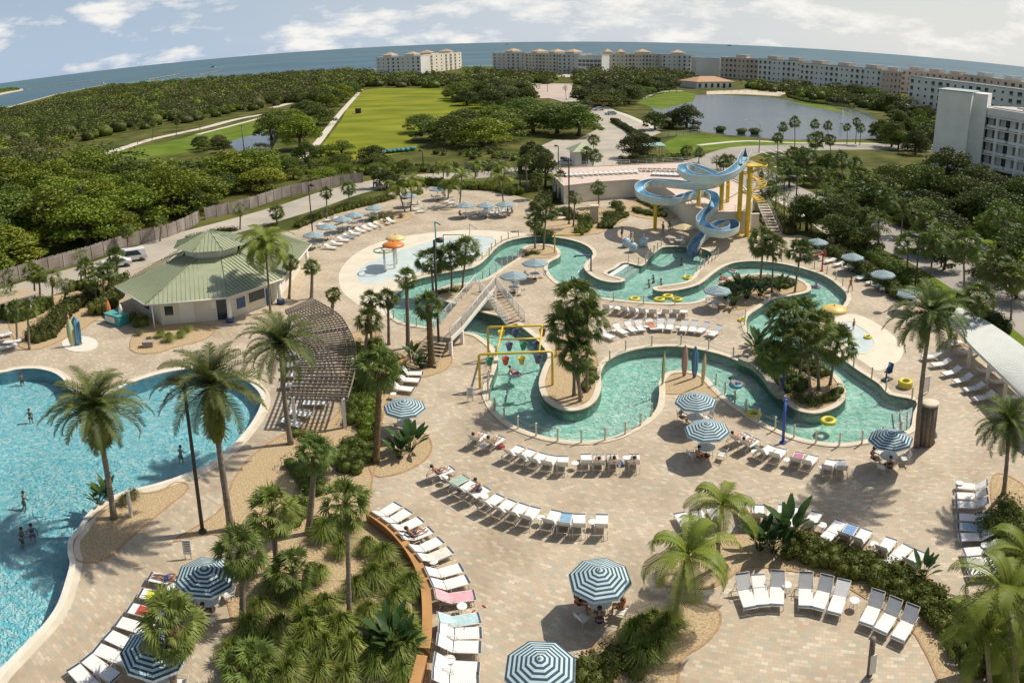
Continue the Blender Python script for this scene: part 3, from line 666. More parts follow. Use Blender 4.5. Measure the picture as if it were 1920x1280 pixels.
def hedge(pts, w, h, label, dens=130, ls=.11, m=None, name='hedge', cat='hedge', z=0):
    """a clipped row that grew together: one thing, leaf faces over a lumpy body"""
    P = resample(smooth(pts, False, 6), .5); mb = MB()
    for i, p in enumerate(P):
        t = P[min(i+1, len(P)-1)]-P[max(i-1, 0)]; t.z = 0; t = t.normalized() if t.length > 0 else Vector((1, 0, 0)); s = Vector((-t.y, t.x, 0))
        k = max(1, round(w/.9))
        for j in range(k):
            c = p+s*((j+.5)/k-.5)*w*.75+Vector((U(-.25, .25), U(-.25, .25), h*.5+U(-.2, .14)*h)); leaf_blob(mb, c, U(.5, .8)*max(.75, min(1.2, w/k)), dens, ls, 0, .8*h/1.0 if h < 1.5 else 1.0, .75)
            mb.lathe([(.36, -h*.5), (.40, -.05), (.25, h*.14), (.01, h*.2)], 7, c)
    return tag(mb.build(name, m or HEDGE), label, cat)
# ------------------------------------------------------------------ palms, read off the photograph
random.seed(21)
G_ = 'palms of the pool garden'
palm('date', (214, 972), (178, 762), 'big date palm with a fern collar leaning over the left pool from its corner bed', 'date palms by the big pool', .2, 'fern', s=1.12, rz=.3, bend=-.15)
palm('date', (433, 992), (395, 722), 'big date palm with fern collar right of the tall black lamp post', 'date palms by the big pool', .2, 'fern', s=1.15, rz=1.9, bend=.1)
palm('date', (545, 832), (527, 645), 'date palm with reddish trunk in front of the pergola by the big pool', 'date palms by the big pool', .2, None, s=1.1, rz=2.4, bend=.25)
palm('coco', (507, 586), (497, 455), 'slender yellow-green palm with a thin bare trunk in front of the green pavilion roof', None, .13, None, s=1.35, bend=.05)
palm('tall', (1718, 838), (1746, 585), 'tallest palm, rust-red trunk beside the wooden stump column right of the lagoon', None, .19, None, s=1.1, bend=.1)
palm('tall', (1882, 925), (1893, 790), 'palm with smooth brown trunk at the head of the right-hand lounger column', None, .15, None, s=.85)
palm('queen', (1262, 1172), (1290, 1040), 'drooping bright queen palm rising from the grass bed left of the nine loungers', 'bright queen palms', .13, None, s=1.15, rz=.5)
palm('queen', (1348, 1062), (1355, 945), 'smaller bright queen palm behind, in the gravel beside the paddle-leaf plants', 'bright queen palms', .13, None, s=1.0, rz=2.5)
palm('queen', (1860, 1330), (1848, 1185), 'low bright queen palm filling the lower right corner', 'bright queen palms', .12, None, s=1.0, rz=1)
palm('queen', (1950, 1230), (1925, 1040), 'bright queen palm half cut by the right edge', 'bright queen palms', .12, None, s=1.05, rz=2)
palm('queen', (1910, 1330), (1890, 1110), 'bright queen palm cut by the lower right corner of the photo', 'bright queen palms', .13, None, s=1.15)
FANS = [((578, 1000), (592, 850), 'in the bed below the pergola', 1.0, .2, 'brown'), ((655, 1165), (650, 945), 'with the slim dark trunk in the grass bed beside the brown wall', 1.0, .13, 'brown'),
 ((520, 1070), (510, 960), 'left of the slim trunk in the big grass bed', 1.15, .16, 'brown'), ((455, 1160), (452, 1035), 'leaning over the striped umbrella near the lamp post', 1.1, .16, 'brown'),
 ((325, 1300), (322, 1168), 'above the loungers in the lower left corner', 1.25, .18, 'brown'), ((705, 868), (712, 690), 'with thick shaggy trunk between hedge and striped umbrella', 1.25, .22, 'brown'),
 ((765, 652), (762, 522), 'tall one beside the lagoon left of the central lamp', .85, .2, None), ((729, 646), (727, 560), 'with shaggy neck left of the tall one by the lagoon', .85, .15, 'brown'),
 ((696, 640), (695, 562), 'small one at the tip of the pergola hedge', .8, .13, 'brown'), ((622, 588), (625, 552), 'short stubby one on the paving by the splash pad', .7, .2, 'brown'),
 ((584, 560), (585, 500), 'beside the pavilion corner near the splash pad', .8, .2, 'brown'), ((542, 560), (545, 492), 'against the pavilion wall with blue base', .8, .16, 'brown'),
 ((810, 686), (803, 572), 'with the thick pale trunk under the central lamp', 1.05, .3, None), ((680, 700), (690, 600), 'leafy one right of the pergola', 1.05, .15, 'brown'),
 ((560, 1110), (548, 1075), 'low one deep in the big grass bed', 1.1, .2, None), ((690, 735), (690, 690), 'leafy one directly left of the striped hedge umbrella', 1.1, .16, 'brown'), ((470, 1290), (470, 1255), 'stemless one near the bottom edge left', 1.1, .1, None), ((640, 860), (650, 800), 'low one at the pergola post', .01, .1, None)]
for i, (b, c, d, s, r_, sk) in enumerate(FANS):
    if s < .1: continue
    palm('fan', b, c, 'fan palm '+d, 'fan palms of the pool garden', r_, sk, s=s*.92, boots=r_ > .2)
for b, c, d, s in (((812, 545), (808, 488), 'left crown of the three by the upper river', 1.1), ((846, 545), (843, 480), 'middle crown of the three by the upper river', 1.1), ((866, 546), (874, 468), 'right crown of the three by the upper river', 1.15),
 ((1003, 466), (1003, 412), 'left one on the small upper island', .95), ((1019, 468), (1024, 395), 'right and taller one on the small upper island', 1.0),
 ((1076, 742), (1080, 560), 'tallest of the clump on the round gravel island', 1.15), ((1090, 745), (1062, 615), 'left one of the clump on the round gravel island', 1.15), ((1100, 735), (1100, 600), 'rear right one of the clump on the round gravel island', 1.15), ((1088, 752), (1082, 665), 'lowest of the clump on the round gravel island', 1.0),
 ((1425, 540), (1432, 452), 'left one on the upper right planted island', 1.25), ((1447, 548), (1450, 462), 'middle one on the upper right planted island', 1.1), ((1490, 548), (1502, 470), 'right one on the upper right planted island', 1.05),
 ((1522, 748), (1508, 640), 'pale-trunked one in the middle of the lower right island', 1.1), ((1470, 725), (1468, 595), 'left rear one on the lower right island', 1.05), ((1500, 715), (1502, 590), 'tall rear one on the lower right island', 1.15), ((1556, 722), (1570, 645), 'right-hand one on the lower right island', 1.1), ((1535, 730), (1530, 612), 'hidden rear one on the lower right island', 1.1), ((1468, 742), (1450, 668), 'low left one on the lower right island', 1.05)):
    palm('fanbig', b, c, 'dark leafy fan palm, '+d, 'fan palms on the lagoon islands', .13, None, name='fan_palm', s=s)
SM = [((32,640),(28,580)),((55,655),(50,580)),((98,560),(97,520)),((75,557),(72,515)),((65,560),(62,510)),((152,530),(150,478)),((158,535),(160,500)),((220,535),(217,478)),((205,560),(202,508)),((195,555),(190,505)),((18,590),(12,548)),
 ((612,412),(612,362)),((655,392),(653,352)),((450,430),(450,392)),((520,420),(518,398)),((1122,388),(1122,352)),((1075,425),(1078,370)),((1012,372),(1008,330)),((1035,375),(1040,335)),((1054,362),(1050,330)),((990,360),(985,300)),
 ((1112,300),(1113,262)),((1100,318),(1100,285)),((1108,322),(1116,292)),((1290,298),(1288,283)),((1310,305),(1312,286)),((1345,325),(1343,300)),((1356,328),(1358,302)),((1368,325),(1370,300)),
 ((1490,285),(1490,228)),((1468,262),(1468,238)),((1458,298),(1458,258)),((1525,260),(1528,232)),((1552,272),(1552,235)),((1525,330),(1530,262)),((1588,270),(1588,238)),((1604,270),(1606,228)),((1612,272),(1614,240)),((1488,330),(1488,288)),((1507,345),(1507,290)),((1558,310),(1556,262)),((1580,375),(1578,300)),((1604,362),(1603,308)),((1615,388),(1614,330)),((1638,395),(1640,350)),((1650,388),(1652,360)),
 ((1428,365),(1428,322)),((1454,390),(1456,330)),((1500,430),(1502,385)),((1548,405),(1548,362)),((1520,435),(1525,392)),((1645,470),(1648,415)),((1700,520),(1702,455)),((1808,580),(1806,460)),((1882,510),(1888,408)),((1862,590),(1866,500)),((1838,645),(1835,560)),((1895,600),(1900,520)),
 ((1078,185),(1078,163)),((1062,188),(1060,165)),((1027,172),(1026,152)),((1110,150),(1112,140)),((1255,172),(1255,150)),((1268,174),(1268,152)),((1700,262),(1702,230)),((1715,268),(1718,235)),((1728,285),(1730,250)),((1738,280),(1740,245)),((250,212),(250,190)),((265,200),(262,182)),((510,205),(512,178)),((518,200),(522,182)),((432,208),(432,190)),((447,207),(450,190)),((412,200),(412,186)),((258,270),(255,238)),((285,262),(288,232)),((330,255),(332,228)),((375,245),(372,215)),
 ((1440,335),(1440,300)),((1470,355),(1472,310)),((1530,372),(1532,330)),((1562,395),(1565,350)),((1590,420),(1592,372)),((1660,420),(1662,372)),((1690,440),(1692,390)),((1730,470),(1732,415)),((1765,500),(1767,440)),((1620,450),(1622,405)),((1850,560),(1853,490)),((1470,420),(1470,375)),((1440,400),(1442,355)),((1745,520),(1748,455)),((20,560),(18,520)),((120,575),(122,535)),((180,570),(178,528)),((240,470),(238,432)),((300,452),(302,415)),((700,352),(702,320)),((830,345),(832,312)),((890,340),(892,310)),((935,345),(937,312)),((975,345),(975,310)),((540,180),(540,162)),((470,195),(470,178)),((350,215),(350,196)),((190,240),(190,218)),((150,215),(150,195)),((90,235),(90,212)),
 ((840,372),(842,345)),((770,395),(772,340)),((945,395),(940,335)),((862,385),(866,330)),((760,398),(745,350))]
where = lambda x, y: ('above the green pavilion' if x < 300 and y < 600 else 'by the far left trees') if x < 330 else 'along the service road' if x < 700 else 'behind the upper umbrellas' if x < 980 and y > 200 else 'beside the roof deck building' if x < 1200 and y > 330 else 'round the small green-roofed kiosk' if x < 1200 and y > 230 else 'in the middle distance' if y < 200 else 'near the lake shore' if y < 300 else 'along the loop road' if y < 470 else 'behind the white-roofed shelter'
cnt = {}
for b, c in sorted(SM):
    w_ = where(*b); cnt[w_] = cnt.get(w_, 0)+1
    k = random.choice(('fan', 'fan', 'small')); d = at(*b).length; br = 740 <= b[0] <= 950 and b[1] > 300
    palm('queen' if br else k, b, c, f'{ordn(cnt[w_]-1)} {"feathery" if br else "small fan"} palm from the left {w_}', 'small palms '+w_, .13, 'brown' if d < 140 and random.random() < .5 else None, s=1.25 if br else U(1.25, 1.6) if b[0] > 1400 and b[1] > 325 else U(1.0, 1.3) if d > 130 else U(.85, 1.05))

# ------------------------------------------------------------------ beds: grasses, paddle-leaf plants, hedges, shrubs
gi = 0
for p in [(560,1130),(600,1085),(640,1040),(690,1035),(720,1052),(735,1090),(700,1100),(668,1115),(610,1155),(575,1175),(640,1190),(690,1165),(740,1140),(760,1175),(735,1195),(700,1215),(660,1235),(610,1230),(560,1235),(525,1190),(500,1230),(480,1270),(540,1285),(600,1275),(650,1280),(705,1265),(745,1240),(770,1215),(490,1150),(520,1110),(440,1240),(610,1010),(650,1000),(770,1110),(585,1205),(755,1275),(470,1195)]:
    gi += 1; clump(p, 'green', U(1.0, 1.45), f'{ordn(gi-1)} tuft of fountain grass in the bed beside the brown wall', 'fountain grass tufts in the big bed')
gi = 0
for p in [(1225,1172),(1205,1190),(1240,1200),(1215,1215),(1190,1205),(1255,1185),(1232,1228),(1205,1240)]:
    gi += 1; clump(p, 'green', U(1.0, 1.3), f'{ordn(gi-1)} tuft of green grass at the foot of the front queen palm', 'grass tufts under the queen palm')
gi = 0
for p in [(262,628),(280,640),(302,632),(318,640),(340,632),(352,622),(270,612)]:
    gi += 1; clump(p, 'bronze' if gi < 3 else 'green', U(.9, 1.15), f'{ordn(gi-1)} grass tuft from the left in the bed before the pavilion wall', 'grass tufts at the pavilion')
gi = 0
for p in [(235,945),(250,935),(1830,1190),(1850,1160),(1860,1130),(735,412),(752,408)]:
    gi += 1; clump(p, 'bronze', U(1.0, 1.25), ['dark grass tuft left of the small post by the big pool', 'dark grass tuft right of the small post by the big pool', 'front dry grass tuft near the lower right corner', 'middle dry grass tuft near the lower right corner', 'rear dry grass tuft near the lower right corner', 'left grass tuft in the small bed by the far loungers', 'right grass tuft in the small bed by the far loungers'][gi-1], None)
for p, s, l in (((200,935),.9,'paddle-leaf plant at the foot of the fern-collared palm, left of its trunk'), ((185,945),.75,'small paddle-leaf plant at the pool edge under the leaning date palm'), ((768,845),1.3,'paddle-leaf plant with broad leaves below the striped umbrella by the hedge'), ((748,858),.9,'lower paddle-leaf plant beside the hedge and umbrella'), ((1478,1012),1.35,'largest paddle-leaf clump behind the loungers, right of the small queen palm'), ((1425,1030),1.1,'lower paddle-leaf clump left of the largest one'), ((1450,1035),1.0,'middle paddle-leaf clump beside the long hedge'), ((1730,1085),.8,'paddle-leaf plant standing at the top of the long hedge'), ((728,1215),1.1,'paddle-leaf plant at the foot of the brown wall'), ((748,1230),1.0,'second paddle-leaf plant at the foot of the brown wall, nearer the camera'), ((1360,560),1.3,'paddle-leaf plant at the left end of the upper right island'), ((1375,572),1.25,'paddle-leaf plant low on the upper right island'), ((1400,560),1.3,'paddle-leaf plant in the middle of the upper right island'), ((1425,555),1.2,'paddle-leaf plant under the palms of the upper right island'), ((1460,545),1.2,'paddle-leaf plant right of the palms on the upper right island'), ((1385,540),1.2,'paddle-leaf plant at the rear of the upper right island'), ((1425,665),1.4,'paddle-leaf plant at the left end of the lower right island'), ((1440,690),1.3,'paddle-leaf plant above the curved rock wall'), ((1418,648),1.2,'paddle-leaf plant overhanging the channel'), ((790,690),.9,'dark paddle-leaf plant under the thick pale trunk'), ((772,672),.9,'paddle-leaf plant left of the thick pale trunk'), ((1845,1250),1.3,'paddle-leaf plant in the lower right corner')):
    paddle(p, s, l, 'paddle-leaf plants')
hedge(ats([(1490,1030),(1540,1045),(1600,1062),(1660,1085),(1710,1112),(1755,1150),(1800,1195),(1850,1245)]), 2.4, .9, 'long dense dark green hedge curving behind the nine loungers', 150, .12)
hedge(ats([(662,655),(668,690)]), 2.2, 1.3, 'tall yellow-green shrubs beside the upper pergola', 120, .12, HEDY)
hedge(ats([(690,740),(694,790),(690,825)]), 1.6, 1.2, 'lime green shrub column left of the striped umbrella', 130, .11, HEDY)
hedge(ats([(615,985),(622,1010)]), 1.6, .8, 'dark low shrubs around the slim-trunked palm', 120, .11)
hedge(ats([(560,950),(548,980)]), 1.6, .8, 'shrubs under the palms left of the slim trunk', 120, .11, TL['mid'])
hedge(ats([(560,870),(580,900),(600,930)]), 2.0, .8, 'mid green shrubs in the bed below the pergola', 120, .11, TL['mid'])
hedge(ats([(1860,1150),(1885,1210),(1905,1290)]), 2.6, 1.5, 'bushy bright planting in the lower right corner', 130, .12, HEDY)
hedge(ats([(1590,455),(1660,500),(1740,555),(1800,605)]), 3.0, 1.7, 'dense foliage filling the bed behind the right-hand umbrellas', 90, .16, TL['mid'])
hedge(ats([(1480,440),(1470,420),(1440,400)]), 2.4, 1.6, 'planting beside the tower stair', 90, .16, TL['dark'])
hedge(ats([(1200,378),(1240,398)]), 1.2, .8, 'dark plants against the curved cream wall', 90, .12, TL['dark'])
hedge(ats([(1005,395),(1020,385),(1030,372)]), 2.8, 2.2, 'tall dark growth left of the roof deck building', 100, .2, TL['dark'])
hedge(ats([(640,850),(665,862),(695,868)]), 4.2, .95, 'square hedge between the pergola and the striped umbrella', 150, .1)
hedge(ats([(560,815),(590,830),(618,850)]), 1.2, .7, 'rounded hedge at the foot of the pergola posts', 120, .1)
hedge(ats([(672,700),(676,745),(670,800)]), 2.0, 1.2, 'tall hedge along the right side of the pergola', 130, .1)
hedge(ats([(700,645),(720,665),(745,690),(735,715)]), 1.6, .9, 'hedge curving round the palms at the tip of the pergola bed', 120, .1)
hedge(ats([(560,425),(610,405),(655,392),(700,382),(735,372)]), 1.8, 1.3, 'clipped hedge between the service road and the far umbrellas', 90, .16)
hedge(ats([(1135,428),(1150,412),(1172,402)]), 2.6, .9, 'mounded hedge right of the stone pillar', 120, .12)
hedge(ats([(1085,440),(1100,425),(1095,410)]), 2.2, 1.2, 'leafy hedge left of the stone pillar', 110, .12, TL['mid'])
hedge(ats([(1190,395),(1215,402),(1250,406)]), 2.0, .9, 'low planting under the first bend of the slide', 90, .13)
hedge(ats([(250,600),(262,612),(275,605)]), 1.2, 1.3, 'dark shrubbery against the pavilion wall', 100, .11)
hedge(ats([(60,640),(95,625),(120,590),(150,570),(190,560)]), 3.0, 1.8, 'dark shrub belt behind the striped surfboard', 110, .15, TL['dark'])
hedge(ats([(185,590),(215,560),(228,530)]), 2.6, 2.0, 'dense dark shrubs beside the left end of the pavilion', 110, .16, TL['dark'])
hedge(ats([(0,585),(30,600),(60,590),(90,570)]), 2.6, 1.6, 'shrubs under the small palms at the left edge', 110, .14, TL['mid'])
hedge(ats([(440,432),(400,437),(350,452)]), 1.2, .8, 'low growth behind the pavilion roof', 80, .14)
hedge(ats([(135,545),(160,540),(185,548)]), 1.5, 1.8, 'clipped flat-topped hedge by the gate post', 100, .12)
hedge(ats([(1500,470),(1560,475),(1625,515),(1700,565)]), 2.6, 1.5, 'mixed planting behind the right-hand umbrellas', 90, .16)
hedge(ats([(1780,580),(1850,632),(1920,690),(2000,760)]), 1.6, 1.2, 'long clipped hedge behind the white shelter roof', 90, .14)
hedge(ats([(1800,560),(1840,590),(1890,625)]), 1.8, 1.4, 'darker shrub row between shelter hedge and road', 80, .15, TL['dark'])
hedge(ats([(1890,960),(1910,1020),(1935,1090),(1900,1150),(1870,1200)]), 2.0, 1.4, 'tall green planting behind the right-hand lounger column', 120, .13)
hedge(ats([(1080,762),(1060,755),(1040,735)]), .1, .1, 'x') if 0 else None
hedge(ats([(1495,750),(1525,758),(1555,750),(1572,730)]), 1.2, .7, 'low dark hedge round the front of the lower right island', 90, .11)
hedge(ats([(990,478),(1000,474),(1012,476)]), 1.2, .5, 'small groundcover cushion on the upper island', 90, .1)
hedge(ats([(825,550),(850,546),(880,544)]), 1.2, .5, 'groundcover under the three river palms', 90, .1)
hedge(ats([(1095,728),(1108,715),(1112,695)]), 1.1, .7, 'low shrubs at the right edge of the round gravel island', 90, .1)
hedge(ats([(1070,1320),(1110,1270),(1160,1235),(1200,1255)]), 1.8, .8, 'dark shrubs at the bottom edge beside the front umbrella', 130, .11)
hedge(ats([(1040,405),(1060,398),(1075,412)]), 1.8, 1.3, 'shrubs at the corner of the roof deck building', 100, .13)
hedge(ats([(745,352),(800,345),(860,352),(930,356),(970,365)]), 3.0, 1.7, 'dense lime and green planting behind the upper umbrellas', 100, .18, TL['mid'])
hedge(ats([(760,372),(775,366),(790,362)]), 1.4, 1.0, 'lime shrubs left of the upper umbrella', 90, .13, HEDY)
hedge(ats([(1200,302),(1235,306),(1275,298)]), 3.5, 1.8, 'garden shrubs behind the roof deck', 70, .25, TL['mid'])
hedge(ats([(1150,228),(1175,243),(1205,262),(1235,266)]), 2.2, 1.6, 'dark hedge along the far car park road', 50, .4, TL['dark'])
hedge(ats([(1460,300),(1500,312),(1540,320)]), 2, 1.2, 'clipped hedge at the road bend', 60, .25)
hedge(ats([(1480,182),(1520,192),(1570,198),(1600,203)]), 2.5, 1.6, 'shore shrubs on the far side of the lake', 50, .4, TL['mid'])
for i, p in enumerate([(1252,240),(1350,247),(1390,250),(1415,251),(1300,246),(1120,200),(1340,162),(1355,165)]):
    shrub(p, 'lime' if i % 3 == 2 else 'hedge', 2.2, f'{ordn(i)} round shrub from the left near the lake', 'round shrubs by the lake')
for i, p in enumerate([(1155,388),(1162,396),(1090,305),(1180,300),(1165,310),(1225,310),(1250,312),(700,415),(718,410),(1140,408),(1570,630),(1868,1000),(1010,440),(1025,445)]):
    shrub(p, 'lime' if i in (7, 8) else 'hedge', U(.9, 1.5), ['clipped ball shrub against the long cream wall', 'second clipped ball by the cream wall', 'shrub left of the green-roofed kiosk', 'shrub at the rear road junction', 'shrub in front of the rear road junction', 'shrub behind the roof deck railing', 'shrub right behind the roof deck railing', 'lime cushion shrub left of the far umbrella', 'lime cushion shrub right of the far umbrella', 'rounded shrub in front of the slide wall', 'shrub by the kiddie pool', 'shrub beside the right lounger column', 'left low shrub by the upper palms', 'right low shrub by the upper palms'][i], None)

# ------------------------------------------------------------------ woods
hedge(ats([(1440,690),(1470,715),(1500,735)]), 3.0, 1.1, 'dark undergrowth in the middle of the lower right island', 110, .13, TL['dark'])
hedge(ats([(1365,545),(1400,535),(1450,532),(1480,538)]), 2.6, .9, 'dark undergrowth filling the upper right planted island', 110, .13, TL['dark'])
hedge(ats([(1440,655),(1500,680),(1545,705)]), 2.2, .9, 'leafy undergrowth at the rear of the lower right island', 110, .13)
random.seed(33)
def wood(poly, d, kinds, s, label, group, maxn=999, sz=1.0, cond=None):
    P = sorted(scatter(ats(poly), d), key=lambda p: (round(p.y/(d*1.2)), p.x)); n = 0; row = None; ri = 0; ci = 0
    for p in P[:maxn]:
        if cond and not cond(p): continue
        rr = round(p.y/(d*1.2))
        if rr != row: row = rr; ri += 1; ci = 0
        ci += 1; k = random.choice(kinds); s_ = U(*s); sz_ = sz*U(.78, 1.3)
        adj = {'bright': 'bright green', 'dark': 'dark green', 'mid': 'mid green', 'brown': 'olive brown'}[k]
        tree(p, k, s_, f'{adj} tree, {ordn(ci-1)} in row {ordn(ri-1)} of {label}', group, sz=s_*sz_); n += 1
    return n
n = 0
n += wood([(-160,460),(-160,350),(60,345),(220,352),(400,345),(480,340),(560,338),(500,358),(400,372),(345,415),(250,440),(150,470),(60,500),(-60,540)], 8.2, ['bright', 'bright', 'bright', 'mid', 'bright', 'mid'], (1.75, 2.3), 'the bright wood behind the fence', 'bright trees behind the wooden fence', sz=.75)
n += wood([(340,402),(362,388),(385,392),(372,408)], 4.5, ['dark'], (1.0, 1.1), 'the dark corner by the fence', 'dark trees at the fence', sz=.9)
n += wood([(520,300),(600,290),(680,300),(740,308),(780,318),(700,332),(600,340),(540,345)], 9, ['mid', 'bright'], (.9, 1.3), 'the scrub behind the fence', 'scrub trees behind the fence', sz=.7)
n += wood([(500,275),(520,235),(570,212),(640,178),(668,172),(632,215),(590,262),(570,282)], 13, ['bright', 'mid', 'mid'], (1.8, 2.3), 'the belt left of the playing field', 'tree belt left of the playing field', sz=.8)
n += wood([(-100,345),(-100,315),(200,322),(380,322),(470,318),(430,338),(200,345)], 8.5, ['bright', 'mid', 'bright'], (.9, 1.2), 'the lower wood toward the pond', 'lower wood toward the pond', sz=.6)
n += wood([(330,278),(395,266),(425,270),(420,290)], 8, ['mid', 'dark', 'brown'], (.8, 1.0), 'the thicket before the pond', 'thicket before the pond', sz=.8)
for q in [(815,262,'mid',1.9),(850,272,'mid',1.6),(905,275,'bright',1.9),(940,262,'mid',1.7),(870,240,'mid',1.7),(960,240,'bright',1.8),(1000,248,'mid',1.9),(1045,250,'mid',1.9),(1085,255,'mid',1.8),(1030,225,'bright',1.7),(980,222,'mid',1.6),(1070,232,'mid',1.6),(925,235,'bright',1.5),(790,248,'mid',1.3)]:
    n += 1; tree(q[:2], q[2], q[3]*1.4, f'big round tree, {ordn(n % 17)} in the clump between playing field and road', 'clump beside the playing field', sz=q[3]*.95)
n += wood([(835,186),(880,178),(960,176),(1000,186),(940,204),(880,206)], 13, ['mid', 'dark'], (1.9, 2.4), 'trees behind the playing field', 'trees at the far end of the field', sz=.7)
n += wood([(1090,190),(1110,170),(1200,160),(1280,165),(1200,185),(1155,208),(1115,205)], 13, ['dark', 'dark', 'mid'], (1.9, 2.4), 'the grove right of the car park', 'dark grove right of the car park', sz=.7)
for i, (x, y, s_) in enumerate([(1228,243,1.5), (1262,240,1.25), (1287,240,1.6), (1192,296,1.3), (1200,280,1.1), (1190,315,.9)]): tree((x, y), 'dark', s_, ['left rounded oak on the near lake shore', 'middle rounded oak on the near lake shore', 'right rounded oak on the near lake shore', 'dark conical tree behind the roof deck', 'small tree behind the dark conical one', 'short dark tree at the rear junction'][i], None, 'oak_tree')
n += wood([(1560,392),(1600,366),(1700,346),(1850,350),(1960,400),(1960,520),(1850,475),(1740,432),(1620,410)], 8.0, ['dark', 'mid', 'dark'], (1.5, 1.9), 'the grove before the hotel', 'dark grove before the hotel', sz=.75)
n += wood([(1500,420),(1560,425),(1610,448),(1640,478),(1570,468),(1510,450)], 5.5, ['dark', 'mid'], (.9, 1.2), 'the thicket behind the right umbrellas', 'thicket behind the umbrellas')
n += wood([(1640,250),(1700,235),(1745,250),(1745,290),(1690,290),(1650,280)], 9, ['dark', 'mid'], (1.1, 1.4), 'the grove right of the lake', 'grove at the right end of the lake')
n += wood([(1460,165),(1560,172),(1640,188),(1700,215),(1640,205),(1560,188),(1480,176)], 20, ['dark', 'brown', 'mid'], (2.0, 2.6), 'trees below the long condominium', 'trees below the long condominium', sz=.7)
n += wood([(1650,215),(1745,215),(1745,250),(1690,240)], 10, ['mid', 'dark'], (1.2, 1.5), 'the trees between lake and tower', 'trees between lake and tower')
for i, (x, y) in enumerate([(1530,348),(1565,362),(1512,322),(1592,378),(1548,328),(1480,352)]): tree((x, y), 'mid', 1.0, f'{ordn(i)} small tree mixed with palms inside the road bend', 'small trees inside the road bend')
tree((725, 352), 'dark', .95, 'dark rounded tree standing alone in front of the wooden fence', None)
tree((760, 330), 'mid', .8, 'small green tree behind the wooden fence near the umbrellas', None)
for i, (x, y) in enumerate([(1000, 345), (1015, 330), (995, 322), (1022, 352)]): tree((x, y), 'dark', 1.0, f'{ordn(i)} dark tree in the clump left of the roof deck building', 'clump left of the roof deck building', sz=1.35)
for i, (x, y) in enumerate([(1770, 505), (1745, 480), (1905, 560), (1850, 530)]): tree((x, y), 'dark', .9, f'{ordn(i)} dark tree along the right-hand verge of the loop road', 'verge trees')
S['tree_count'] = n
# far woodland: nobody could count it, one body of small leaf faces
def canopy(name, polys, label, kinds, s=(3.6, 5.4), nleaf=150, ls=.95, d=8.5):
    mb = MB(); idx = {'bright': 0, 'dark': 1, 'mid': 2, 'brown': 3}
    for q in polys:
        P = ats(q)
        for p in scatter(P, d):
            r_ = U(*s); g = noise.noise(p*.02); k = idx[kinds[int((g+.5)*len(kinds)) % len(kinds)] if random.random() < .6 else random.choice(kinds)]; h = r_*U(.7, 1.2); far = p.length > 420
            for j in range(3):
                a = U(0, 6.28); c = p+Vector((math.cos(a)*r_*.45, math.sin(a)*r_*.45, h*U(.5, .78))); leaf_blob(mb, c, r_*U(.45, .75), nleaf//3 if not far else nleaf//5, ls*(1 if not far else 1.5), k, .7, .75)
            mb.lathe([(r_*.45, .2), (r_*.52, h*.35), (r_*.3, h*.6), (.01, h*.72)], 7, p, k)
    o = mb.build(name, [TL[k] for k in ('bright', 'dark', 'mid', 'brown')])
    return tag(o, label, 'woodland', kind='stuff')
random.seed(44)
canopy('far_woodland', [[(-200,300),(-200,225),(0,214),(60,206),(120,186),(210,166),(300,160),(420,152),(560,143),(690,139),(700,160),(660,168),(620,178),(545,196),(440,212),(380,225),(300,238),(200,255),(120,276),(0,290)], [(868,138),(925,141),(1050,147),(1180,147),(1300,151),(1300,161),(1180,157),(1085,158),(1078,147),(1040,147),(1036,158),(985,156),(930,151),(905,138)], [(1380,164),(1500,170),(1600,182),(1690,200),(1700,215),(1620,203),(1500,186),(1470,176),(1400,167)], [(-200,350),(-200,296),(0,294),(120,298),(190,312),(330,322),(400,330),(400,345),(200,345),(0,345)], [(690,162),(700,150),(870,148),(900,166),(845,165),(760,164)], [(880,150),(985,153),(1000,172),(930,174),(885,166)], [(1085,142),(1150,140),(1290,145),(1290,164),(1200,158),(1110,166),(1080,158)]],
       'dense coastal woodland stretching from the left edge to the beach', ['dark', 'mid', 'brown', 'dark', 'bright'], (4.6, 8.0), 230, .85, 11)
canopy('low_scrub', [[(-160,316),(0,306),(130,306),(230,298),(260,306),(200,318),(60,314)], [(560,300),(600,296),(700,306),(790,312),(960,318),(990,328),(880,324),(760,326),(640,336),(560,330)], [(820,285),(1000,290),(1010,305),(900,300),(800,290)], [(1160,300),(1190,290),(1260,296),(1290,305),(1200,316)]],
       'low scrub growing between fence, pond and field', ['mid', 'bright', 'brown', 'mid'], (1.2, 2.0), 110, .35, 4.0)
# ------------------------------------------------------------------ furniture
SLING = mat('white_sling', (.80, .79, .76), .7, vary=.04, scale=3)
FRAME = mat('cream_tube_frame', (.66, .62, .54), .45, vary=.04, scale=3)
NAVY = mat('navy_band', (.05, .075, .12), .6, vary=.1, scale=5)
WPL = mat('white_plastic', (.80, .79, .75), .4, vary=.03, scale=2)
CAN_D = mat('umbrella_navy_stripe', (.035, .075, .11), .8, vary=.15, scale=2)
CAN_L = mat('umbrella_pale_stripe', (.50, .63, .64), .8, vary=.06, scale=2)
POLE = mat('grey_metal_pole', (.45, .45, .43), .4, vary=.05, scale=4)
DARK = mat('dark_bronze_metal', (.045, .035, .03), .5, vary=.2, scale=3)
PAINT = mat('object_colour_paint', (.5, .5, .5), .45, vary=.12, scale=2, objcol=True)
CLOTH = mat('object_colour_cloth', (.5, .5, .5), .85, vary=.22, scale=6, objcol=True)
WOODM = mat('weathered_wood', (.26, .21, .16), .9, col2=(.15, .12, .09), scale=2.5, stretch=(1, 1, 8), bump=.5)
WHITE = mat('white_paint', (.78, .76, .70), .6, vary=.05, scale=.8)

